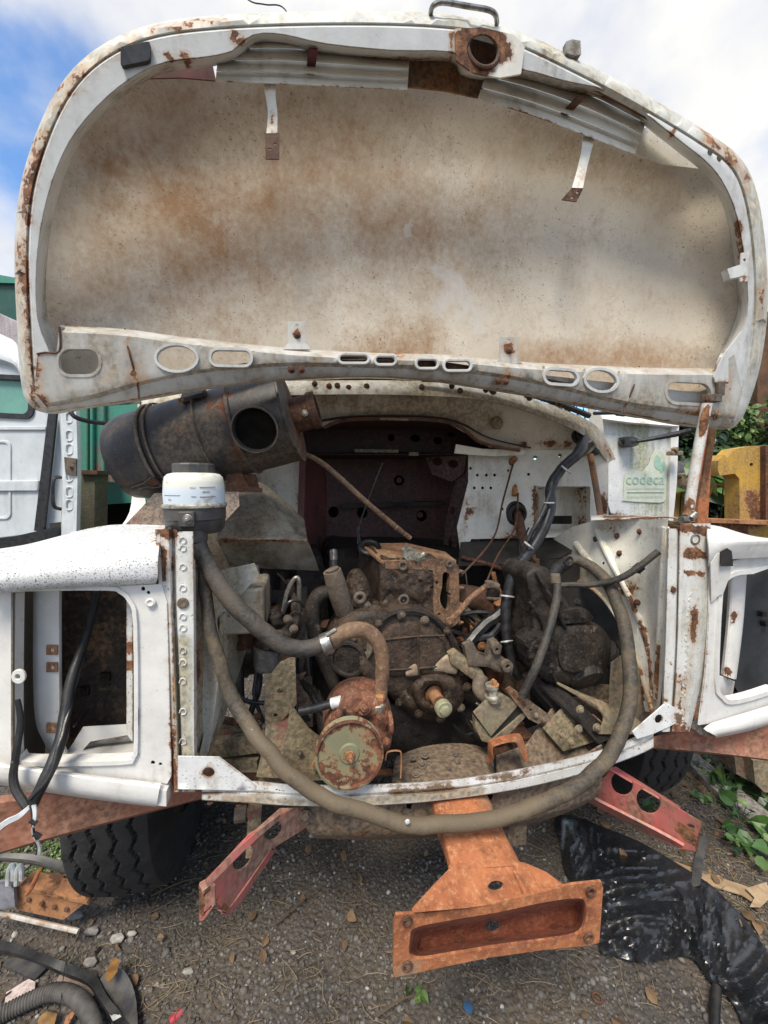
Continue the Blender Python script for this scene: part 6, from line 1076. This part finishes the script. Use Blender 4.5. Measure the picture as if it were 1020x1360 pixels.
# ------------------------------------------------------------------ vegetation
def leafmat(nm, a, b, rough=.45):
    N = NB(nm); sp = N.noise(6, 3); at = N.attr('tint'); col = N.mix(N.mr(at, 0, 1), a, b); col = N.mix(N.mr(sp, .4, .65), col, tuple(c*.7 for c in a))
    N.b.inputs['Transmission Weight'].default_value = 0; N.b.inputs['Subsurface Weight'].default_value = 0
    return N.set(col, rough)
m_leaf = leafmat('leaf_green', (.03, .085, .018), (.085, .17, .035)); m_leafl = leafmat('leaf_light', (.07, .13, .03), (.16, .24, .07)); m_leafd = leafmat('leaf_dark', (.012, .035, .012), (.035, .08, .02))
m_bark = plain('bark', (.09, .07, .05), (.04, .03, .02), .9, 0, 30)
def leaves(name, pts, size, mat, parent=None, shape='oval', **k):
    V = []; F = []; tint = []
    out = [(0, 0), (.28, .22), (.36, .5), (.22, .8), (0, 1.0), (-.22, .8), (-.36, .5), (-.28, .22)] if shape == 'oval' else [(0, 0), (.3, -.08), (.5, .2), (.42, .6), (0, 1.05), (-.42, .6), (-.5, .2), (-.3, -.08)]
    for p in pts:
        s = size*random.uniform(.6, 1.25); n = Vector((random.gauss(0, .55), random.gauss(-.35, .5), 1 if random.random() < .7 else .2)).normalized()
        d = Vector((random.gauss(0, 1), random.gauss(0, 1), random.gauss(-.3, .5))); d = (d-n*d.dot(n)).normalized(); e = n.cross(d); b = len(V)
        for (a, c) in out: V.append(Vector(p)+e*a*s+d*c*s+n*(abs(a)*.35-.25*c*c)*s)
        V.append(Vector(p)+d*.5*s-n*.06*s)
        m = len(out); F += [[b+i, b+(i+1) % m, b+m] for i in range(m)]; tint += [random.random()]*(m+1)
    o = obj(name, (V, F), mat, parent, smooth=0, **k)
    at = o.data.attributes.new('tint', 'FLOAT', 'POINT'); at.data.foreach_set('value', np.array(tint, np.float32)); return o
def cloud(c, r, n):
    o = []
    lumps = [(Vector(c)+Vector((random.uniform(-r[0], r[0]), random.uniform(-r[1], r[1]), random.uniform(-r[2], r[2])))*.7, random.uniform(.25, .5)) for _ in range(9)]
    for _ in range(n):
        lc, lr = random.choice(lumps); v = Vector((random.gauss(0, 1), random.gauss(0, 1), random.gauss(0, 1))).normalized()*lr*random.uniform(.7, 1.05)
        o.append(lc+Vector((v.x*r[0], v.y*r[1], v.z*r[2])))
    return o
def bush(name, c, r, n, size, mat, label, cat='bush', shape='oval', group=None):
    b = things_empty(name, Vector((c[0], c[1], 0)), label, cat, group)
    leaves('crown', cloud(c, r, n), size, mat, b, shape)
    st = []
    for k_ in range(5):
        a = Vector((c[0]+random.uniform(-.1, .1), c[1]+random.uniform(-.1, .1), 0)); t = Vector(c)+Vector((random.uniform(-r[0], r[0])*.7, random.uniform(-r[1], r[1])*.7, random.uniform(0, r[2])*.6))
        st.append(tube([a, a.lerp(t, .5)+Vector((.04, 0, .05)), t], [.03, .018, .006], 6, 5, M=lambda *p: Vector(p), px=False))
    obj('trunk', st, m_bark, b)
    return b
bush('bush', D(975, 575, 5.0), (.95, .5, .85), 2600, .085, m_leafl, 'light green bush rising behind the yellow machine', 'bush')
bush('bush', D(1040, 520, 5.6), (1.0, .5, 1.0), 2400, .09, m_leaf, 'mid green bush at the right edge behind the bonnet corner', 'bush')
bush('bush', D(905, 610, 4.3), (.5, .35, .6), 1500, .10, m_leafd, 'dark leafy bush between the cab door and the steel channel', 'bush')
bush('bush', D(960, 655, 3.7), (.5, .3, .35), 500, .13, m_leaf, 'broad-leaved plant low behind the prop rod', 'bush', 'heart')
bush('bush', D(800, 560, 6.5), (1.6, .6, 1.0), 3400, .085, m_leaf, 'green bush showing between the bonnet and the cab door', 'bush')
bush('bush', D(1010, 660, 4.6), (.9, .4, .6), 1400, .11, m_leafd, 'dark green undergrowth behind the yellow upright', 'bush')
for i, (x, y, q, l) in enumerate(((962, 622, 3.1, 'heart-shaped leaf plant beside the yellow upright'), (928, 637, 3.0, 'heart-shaped leaf plant right of the prop rod foot'), (905, 645, 3.1, 'small heart-leaved plant beside the door edge'))):
    p = D(x, y, q); b = things_empty('broad_leaf_plant', Vector((p.x, p.y, 0)), l, 'plant')
    leaves('leaf', [p+Vector((random.gauss(0, .06), random.gauss(0, .05), random.gauss(0, .05))) for _ in range(4)], .13, m_leafl, b, 'heart')
    obj('stem', tube([Vector((p.x, p.y, 0)), p], .005, 5, 3, M=lambda *q: Vector(q), px=False), m_leaf, b)
hd = leaves('far_hedge', [Vector((random.uniform(3, 12), random.uniform(9, 11), random.uniform(0, 2.6))) for _ in range(5000)]+[Vector((random.uniform(-14, -4), random.uniform(9, 11), random.uniform(0, 1.8))) for _ in range(5000)], .2, m_leafd, label='far dark hedge reading as one mass', cat='hedge', kind='stuff')
# ------------------------------------------------------------------ loose ground cover
def scatter_mesh(name, V, F, tint, mat, label):
    me = bpy.data.meshes.new(name); nf, k_ = F.shape
    me.vertices.add(len(V)); me.vertices.foreach_set('co', V.astype(np.float32).ravel())
    me.loops.add(nf*k_); me.loops.foreach_set('vertex_index', F.astype(np.int32).ravel())
    me.polygons.add(nf); me.polygons.foreach_set('loop_start', np.arange(0, nf*k_, k_, dtype=np.int32)); me.update(calc_edges=True)
    at = me.attributes.new('tint', 'FLOAT', 'POINT'); at.data.foreach_set('value', tint.astype(np.float32))
    me.materials.append(mat); o = bpy.data.objects.new(name, me); COL.objects.link(o); o['label'] = label; o['category'] = name.replace('_', ' '); o['kind'] = 'stuff'; return o
bmi = bmesh.new(); bmesh.ops.create_icosphere(bmi, subdivisions=1, radius=1); IV = np.array([v.co[:] for v in bmi.verts]); IF = np.array([[v.index for v in f.verts] for f in bmi.faces]); bmi.free()
rg = np.random.RandomState(3)
def stones(n, x0, x1, y0, y1, s0, s1, pw=2.2):
    x = rg.uniform(x0, x1, n); y = y0+(y1-y0)*rg.uniform(0, 1, n); s = s0+(s1-s0)*rg.uniform(0, 1, n)**pw
    z = np.array([gz(a, b) for a, b in zip(x, y)]); rot = rg.normal(0, 1, (n, 3, 3)); q, _ = np.linalg.qr(rot)
    sc = rg.uniform(.5, 1.15, (n, 1, 3)); V = IV[None]*(1+rg.normal(0, .13, (n, 12, 1)))*sc; V = np.einsum('nij,nkj->nik', V, q)*s[:, None, None]
    V[:, :, 2] *= .75; V += np.stack([x, y, z+s*.15], 1)[:, None, :]
    F = IF[None]+(np.arange(n)*12)[:, None, None]
    return V.reshape(-1, 3), F.reshape(-1, 3), np.repeat(rg.uniform(0, 1, n), 12)
N = NB('gravel_stone'); at = N.attr('tint'); c1 = N.mix(N.mr(at, 0, .85), (.06, .053, .048), (.175, .160, .148)); c1 = N.mix(N.mr(at, .93, 1), c1, (.42, .40, .36)); c1 = N.mix(N.mr(N.noise(5, 4), .5, .64), c1, (.10, .078, .055)); c1 = N.mix(N.mr(N.noise(2.6, 5, .65), .54, .66, 0, .75), c1, (.022, .019, .016)); N.bump(N.noise(220, 3), .4, .001); m_stone = N.set(c1, .8)
A = [stones(30000, -1.7, 1.9, .92, 2.3, .0022, .0085), stones(9000, -2.2, 2.4, 2.3, 5, .006, .018), stones(900, -1.6, 1.8, .95, 2.2, .008, .016, 1.5)]
off = 0; VV, FF, TT = [], [], []
for v, f, t in A: VV.append(v); FF.append(f+off); TT.append(t); off += len(v)
scatter_mesh('gravel', np.concatenate(VV), np.concatenate(FF), np.concatenate(TT), m_stone, 'dark grey gravel chips covering the yard')
def straws(n, L0, L1, r, reg):
    V = []; F = []; T_ = []
    for i in range(n):
        x, y = reg(); a = rg.uniform(0, 2*PI); l = L0+(L1-L0)*rg.uniform()**2; cv = rg.normal(0, .5); z = gz(x, y)+.004+rg.uniform(0, .008); b = len(V); tilt = rg.normal(0, .08)
        for s in range(4):
            t = (s/3-.5)*l; aa = a+cv*s/3; px_, py_ = x+t*math.cos(aa), y+t*math.sin(aa); rr = r*(1-.4*abs(s/1.5-1))
            for k_ in range(3): V.append((px_-math.sin(aa)*rr*math.cos(k_*2.1), py_+math.cos(aa)*rr*math.cos(k_*2.1), z+tilt*t+rr*math.sin(k_*2.1)))
        for s in range(3):
            for k_ in range(3): F.append((b+s*3+k_, b+s*3+(k_+1) % 3, b+(s+1)*3+(k_+1) % 3, b+(s+1)*3+k_))
        T_ += [rg.uniform()]*12
    return np.array(V), np.array(F), np.array(T_)
def reg1():
    while True:
        x, y = rg.uniform(-1.5, 2.0), rg.uniform(.95, 2.4)
        if rg.uniform() < .25+.75*(fbm(Vector((x, y, 7)), 2.5) > 0) or x > 1.0: return x, y
N = NB('dry_straw'); at = N.attr('tint'); m_straw = N.set(N.mix(at, (.09, .06, .035), (.33, .26, .16)), .85)
v, f, t = straws(3600, .02, .11, .0011, reg1); scatter_mesh('dry_straw', v, f, t, m_straw, 'dry straw and stems strewn over the gravel')
v, f, t = straws(1700, .03, .14, .0012, lambda: (rg.uniform(1.15, 2.2), rg.uniform(1.25, 2.6))); scatter_mesh('straw_litter', v, f, t, m_straw, 'thick dry straw litter right of the tow bracket')
# twigs one can tell apart
for (x0, y0, x1, y1), l in (((120+80, 1190, 270, 1165), 'long dry twig beside the left tyre'), ((365, 1228, 425, 1180), 'straight dry stem below the left bumper bracket'), ((730, 1262, 775, 1268), 'pale stem under the right end of the tow plate'), ((500, 1350, 560, 1322), 'pale dry stem near the green seedling')):
    a, b = G(x0, y0, .02), G(x1, y1, .02); obj('twig', tube([a, a.lerp(b, .5)+Vector((.01, .01, .008)), b], [.003, .0026, .0015], 6, 5, M=lambda *p: Vector(p), px=False), m_straw, label=l, cat='twig')
# ------------------------------------------------------------------ plastic bag
BO = cr([(738, 1085), (770, 1086), (800, 1098), (850, 1118), (905, 1150), (950, 1180), (990, 1222), (1018, 1262), (1060, 1330), (1090, 1420), (1010, 1400), (975, 1335), (940, 1300), (918, 1272), (880, 1274), (850, 1278), (818, 1270), (796, 1262), (796, 1215), (775, 1190), (752, 1160), (744, 1120)], 4, True)
def bagh(x, y):
    d = float(distp([(x, y)], BO)[0]); h = .13*(1-math.exp(-d/26))
    u = ((x-770)*.72+(y-1100)*.69)/100; v = (-(x-770)*.69+(y-1100)*.72)/100
    wx = noise.noise(Vector((u*.9, v*.9, 2)))*.9; wy = noise.noise(Vector((u*.9, v*.9, 9)))*.9; f = 0
    for fr, am, an in ((.5, .05, 80), (.9, .035, 58), (1.5, .024, 108), (2.4, .013, 30), (3.8, .008, 85), (6, .0042, 135)):
        an = math.radians(an); t = ((u+wx)*math.cos(an)+(v+wy)*math.sin(an))*fr+noise.noise(Vector((u*fr*.45, v*fr*.45, fr)))*.7
        tri = abs((t % 1)-.5)*2; m_ = .25+1.2*min(max(0, noise.noise(Vector((u*fr*.3+9, v*fr*.3, fr*3)))+.45), 1)
        f += am*(1-math.sqrt(1-min(tri, .98)**2*.97))*1.25*m_
    return .022+h*.5+(f-.03)*1.25*min(d/10, 1)
N = NB('black_plastic_film'); nn = N.noise(22, 5, .6, 2.5); N.bump(N.ma('ABSOLUTE', N.ma('SUBTRACT', nn, .5)), .15, .008); N.b.inputs['Specular IOR Level'].default_value = .8
m_bag = N.set(N.mix(N.mr(N.noise(60, 4, .8), .6, .75), (.016, .017, .020), (.07, .064, .056)), N.mr(nn, .4, .6, .24, .36))
obj('plastic_bag', sheet(BO, bagh, 0, (), 3.2, M=lambda x, y, w: G(x, y, max(w, .003)-0)), m_bag, smooth=32, label='crumpled black plastic bag sprawled on the gravel beside the tow bracket', cat='bag')
# ------------------------------------------------------------------ debris at the lower left
def gs(o, z=.02, th=.006, grid=12, holes=(), hf=None, **k): return sheet(o, hf or z, th, holes, grid, M=lambda x, y, w: G(x, y, w), back=Vector((0, 0, -1)), **k)
def wav(z, a=.012, f=9): return lambda x, y: z+a*noise.noise(Vector((x/100*f/3, y/100*f/3, z*50)))
la = things_empty('lamp_wreck', G(60, 1232, 0), 'broken lamp holder of rusty steel with a black strip, lying before the left tyre', 'lamp holder')
Lp = lambda x, y, w: D(x, y, 1.21+w)
kk = dict(M=Lp, back=Vector((0, 1, 0)))
obj('black_strip', loft([[(-30, 1133, -.08), (40, 1134, -.06), (90, 1145, -.05), (154, 1162, -.02)], [(-30, 1140, -.09), (40, 1146, -.07), (90, 1160, -.06), (154, 1170, -.03)], [(-30, 1142, -.06), (40, 1148, -.04), (90, 1162, -.03), (154, 1171, -.0)]], 5, 3, .006, M=Lp), m_plast, la)
obj('rust_box', [sheet([(20, 1178), (30, 1176), (110, 1196), (112, 1200), (84, 1222), (22, 1208)], .0, .03, (), 8, disp=(.004, 30), **kk), sheet([(26, 1176), (115, 1198), (117, 1202), (30, 1182)], -.02, .05, (), 8, **kk)], m_rust, la, bev=.002)
for x, y in ((38, 1195), (55, 1200), (72, 1205), (88, 1208)): obj('dimple', lathe(Lp(x, y, -.004), Vector((0, -1, .2)), [(.008, 0), (.006, .003), (0, .004)], 12), m_rustd, la)
obj('upper_plate', sheet([(55, 1165), (80, 1170), (85, 1188), (52, 1178)], .04, .02, (), 8, **kk), m_rustd, la)
for x in (13, 24): obj('bulb_clip', tube([(x-2, 1175, -.03), (x-1, 1155, -.03), (x+4, 1150, -.03), (x+5, 1168, -.03)], 3, 8, M=Lp), m_tie, la)
obj('orange_bolt', tube([(53, 1155, -.05), (42, 1178, -.05), (35, 1188, -.05)], [2.4, 3, 2.2], 8, M=Lp), m_bracket, la)
obj('clear_lens', sheet([(-30, 1180), (8, 1170), (18, 1180), (20, 1205), (-30, 1212)], -.02, .01, (), 8, **kk), plain('cloudy_lens', (.3, .3, .33), (.15, .15, .17), .2, 0, 12), la)
obj('chrome_strip', tube([(-30, 1205, .0), (30, 1220, -.01), (104, 1237, -.02)], [3, 3, 3], 8, M=Lp), paint('flaking_chrome', (.6, .58, .54), .06, .3, rough=.4, sc=20), la)
def flat(name, o, mat, label, cat, z=.015, th=.006, a=.01, **k): return obj(name, gs(o, th=th, hf=wav(z, a)), mat, label=label, cat=cat, **k)
m_card = plain('weathered_brown_board', (.26, .19, .155), (.16, .12, .1), .85, 0, 14); m_cardt = plain('tan_cardboard', (.42, .3, .18), (.28, .19, .11), .85, 0, 20)
flat('board', [(85, 1285), (75, 1302), (120, 1325), (128, 1318), (132, 1305), (90, 1283)], m_card, 'brown board scrap under the black rubber strip', 'board', .012)
flat('plastic_plate', [(22, 1270), (62, 1285), (46, 1301), (3, 1282), (8, 1274)], m_plast, 'blue-grey plastic plate beside the rubber strip', 'plate', .02)
flat('board', [(20, 1262), (28, 1259), (44, 1268), (34, 1272)], m_card, 'small brown chip at the end of the plastic plate', 'board', .022)
flat('rubber_strip', cr([(-30, 1248), (10, 1250), (60, 1268), (105, 1284), (128, 1296), (142, 1322), (165, 1350), (180, 1375), (168, 1378), (148, 1350), (130, 1324), (115, 1304), (80, 1290), (40, 1272), (0, 1262), (-30, 1262)], 3, True), m_rub, 'curved black rubber strip lying at the lower left', 'rubber strip', .035, .012, .02)
flat('plastic_flap', cr([(133, 1300), (158, 1286), (172, 1300), (181, 1330), (182, 1380), (168, 1370), (150, 1330)], 3, True), m_plast, 'curved dark plastic flap with a pale edge', 'plastic flap', .03, .004, .03)
flat('plaster_chunk', [(8, 1318), (38, 1300), (47, 1304), (46, 1313), (10, 1335), (6, 1332)], plain('pink_plaster', (.60, .50, .46), (.38, .3, .28), .9, 0, 60), 'pale pink plaster chunk beside the corrugated hose', 'plaster chunk', .02, .015)
flat('dead_leaf', [(141, 1290), (150, 1272), (158, 1274), (156, 1290), (146, 1304), (140, 1300)], plain('orange_leaf', (.36, .18, .05), (.2, .1, .03), .7, 0, 30), 'curled orange leaf above the plastic flap', 'leaf', .05, .002, .03)
flat('dead_leaf', [(52, 1350), (62, 1343), (76, 1346), (72, 1362), (54, 1366), (50, 1358)], plain('brown_leaf', (.27, .15, .05), (.14, .08, .03), .7, 0, 30), 'brown leaf inside the hose loop', 'leaf', .02, .002, .02)
flat('paper_scrap', [(143, 1342), (153, 1338), (161, 1350), (150, 1356)], m_tie, 'white triangular paper scrap by the plastic flap', 'paper', .03, .001)
flat('wood_scrap', [(88, 1350), (96, 1343), (99, 1346), (90, 1362), (84, 1362)], m_rust, 'rusty splinter beside the brown leaf', 'splinter', .02, .006)
obj('corrugated_hose', tube([G(-30, 1366, .03), G(20, 1338, .03), G(70, 1318, .035), G(105, 1328, .035), G(125, 1365, .03), G(130, 1420, .03)], .021, 18, 8, M=lambda *p: Vector(p), px=False, rib=.006), plain('grey_corrugated', (.11, .10, .09), (.06, .055, .05), .55, 0, 20), smooth=60, label='grey corrugated hose curling at the lower left corner', cat='hose')
obj('thin_wire', tube([G(90, 1262, .04), G(84, 1300, .05), G(80, 1345, .05)], .0012, 5, 6, M=lambda *p: Vector(p), px=False), m_cable, label='thin black wire crossing the brown board', cat='wire')
for x, y, s, l in ((121, 1237, 9, 'flat white stone chip before the left tyre'), (155, 1246, 10, 'long pale stone chip right of the left tyre'), (100, 1217, 9, 'grey pebble at the foot of the left tyre'), (175, 1240, 6, 'round pale pebble near the long chip'), (119, 1278, 9, 'brown angular stone above the board scrap'), (250, 1290, 7, 'pale stone in the open gravel'), (415, 1110, 5, 'white pebble beneath the cross member')):
    p = G(x, y, .008); r = s*mpp(p); V = [Vector(v)*r*random.uniform(.75, 1.1) for v in IV]; V = [Vector((v.x*1.3, v.y*.7, v.z*.5))+p for v in V]
    obj('pebble', (V, [list(map(int, f)) for f in IF]), plain('pebble_stone', (.42, .40, .36) if s != 9 else (.25, .235, .22), None, .8, 0, 50), bev=r*.1, label=l, cat='pebble')
obj('bottle_cap', lathe(G(236, 1349, .01), Vector((1, .9, .1)), [(.011, -.02), (.012, .012), (.009, .014)], 14), plain('red_plastic', (.42, .04, .06), (.28, .03, .04), .5), label='red plastic cap lying in the gravel', cat='cap')
obj('blue_fragment', lathe(G(622, 1338, .008), Vector((.3, .2, 1)), [(.014, -.004), (.015, .004), (.006, .006)], 6), plain('blue_plastic', (.05, .15, .34), (.04, .1, .2), .5), label='small blue plastic fragment in the gravel', cat='fragment')
obj('ring_washer', lathe(G(793, 1325, .008), Vector((0, 0, 1)), [(.012+.003*math.cos(t), .003*math.sin(t)) for t in [2*PI*i/8 for i in range(9)]], 18, False), m_rustd, label='small rusty ring near the plastic bag', cat='ring')
# right side litter
flat('cardboard', [(862, 1140), (880, 1138), (935, 1158), (1000, 1180), (1018, 1190), (1010, 1204), (985, 1188), (930, 1172), (868, 1152)], m_cardt, 'strip of tan cardboard above the plastic bag', 'cardboard', .015, .004, .02)
flat('dead_leaf', [(990, 1180), (1015, 1172), (1030, 1185), (1010, 1205), (996, 1204), (1002, 1192)], m_cardt, 'jagged tan leaf at the right edge', 'leaf', .03, .002, .03)
flat('dead_leaf', [(950, 1030), (962, 1027), (974, 1032), (966, 1040), (955, 1040)], plain('yellow_leaf', (.36, .26, .09), (.26, .17, .06), .7), 'yellowed leaf under the right beam', 'leaf', .02, .002, .02)
flat('strap', [(930, 1110), (945, 1108), (935, 1140), (930, 1175), (918, 1178), (920, 1150)], m_plast, 'flat dark strap hanging below the right bumper bracket', 'strap', .03, .004, .02)
obj('black_pipe', tube([G(952, 1312, .03), G(950, 1340, .03), G(948, 1400, .03)], .012, 12, 5, M=lambda *p: Vector(p), px=False), m_rub, label='short black pipe end below the plastic bag', cat='pipe')
obj('plank', gs([(905, 1003), (925, 1000), (1035, 1090), (1040, 1120), (985, 1080), (940, 1040)], .03, .03), m_wood, label='weathered plank lying under the right beam', cat='plank')
obj('machine_foot', [sheet([(1000, 1010), (1060, 1005), (1080, 1060), (1015, 1052), (1003, 1040)], 1.75, .2, (), 12, M=D, back=Vector((0, 1, 0)))], m_mount, label='rounded olive metal foot under the right beam at the edge', cat='machine part')
obj('rust_box', [sheet([(976, 1006), (1002, 1010), (1000, 1040), (978, 1028)], 1.8, .1, (), 12, M=D, back=Vector((0, 1, 0)))], m_maroon2, label='small maroon box beside the olive metal foot', cat='box')
# creeping plants
for i, (x, y, n, s, l) in enumerate(((1000, 1110, 9, .07, 'creeping green plant with broad leaves at the right edge'), (978, 1062, 6, .055, 'green creeper leaves just below the plank'), (928, 1056, 3, .035, 'small green sprig right of the right tyre'), (935, 1005, 3, .045, 'yellow-green clover under the right beam'), (557, 1322, 4, .028, 'two-leaved green seedling in the gravel'), (540, 1318, 2, .022, 'single tiny sprout left of the seedling'), (868, 1066, 3, .035, 'green leaf seen through the right bracket hole'))):
    p = G(x, y, .02); b = things_empty('creeping_plant' if n > 4 else 'seedling', Vector((p.x, p.y, 0)), l, 'plant')
    sp_ = s*(1.3 if n > 4 else .6); base = [p+Vector((random.uniform(-sp_, sp_), random.uniform(-sp_, sp_)*1.2, random.uniform(.01, .05)*(1 if n > 4 else .4))) for _ in range(n)]
    for q in base:
        leaves('leaf', [q], s, m_leafl if i in (3, 4, 5) else m_leaf, b, 'heart')
    obj('stem', [tube([Vector((p.x, p.y, 0)), p.lerp(q, .5), q], .0016, 5, 3, M=lambda *t: Vector(t), px=False) for q in base], m_leaf, b)
for i, (x, y, l) in enumerate(((1012, 1060, 'small-leaved ivy clump above the broad creeper'), (1015, 1138, 'ivy clump at the right edge below the broad creeper'), (985, 1090, 'ivy sprigs left of the broad creeper'), (965, 1040, 'ivy sprigs crossing the weathered plank'))):
    p = G(x, y, .02); b = things_empty('ivy', Vector((p.x, p.y, 0)), l, 'plant')
    base = [p+Vector((random.gauss(0, .09), random.gauss(0, .1), random.uniform(.01, .06))) for _ in range(14)]
    for q in base: leaves('leaf', [q], random.uniform(.03, .045), random.choice([m_leaf, m_leafd, m_leafl]), b, 'heart')
    obj('stem', [tube([Vector((p.x, p.y, 0)), p.lerp(q, .5)+Vector((0, 0, .01)), q], .0016, 5, 3, M=lambda *t: Vector(t), px=False) for q in base], m_leaf, b)
leaves('weeds', [Vector((G(random.uniform(10, 100), random.uniform(1118, 1175), 0).x, G(60, random.uniform(1118, 1175), 0).y, random.uniform(.005, .03))) for _ in range(900)], .014, m_leafl, label='low green moss and weeds behind the broken lamp holder', cat='weeds', kind='stuff')
leaves('leaf_litter', [Vector((random.uniform(-1.4, 2.2), random.uniform(1.0, 2.6), random.uniform(.008, .02))) for _ in range(230)]+[Vector((random.uniform(1.2, 2.3), random.uniform(1.2, 2.4), random.uniform(.008, .02))) for _ in range(300)], .035, leafmat('dead_leaf_litter', (.10, .06, .03), (.26, .16, .08), .8), label='brown dead leaf litter on the gravel', cat='leaf litter', kind='stuff')
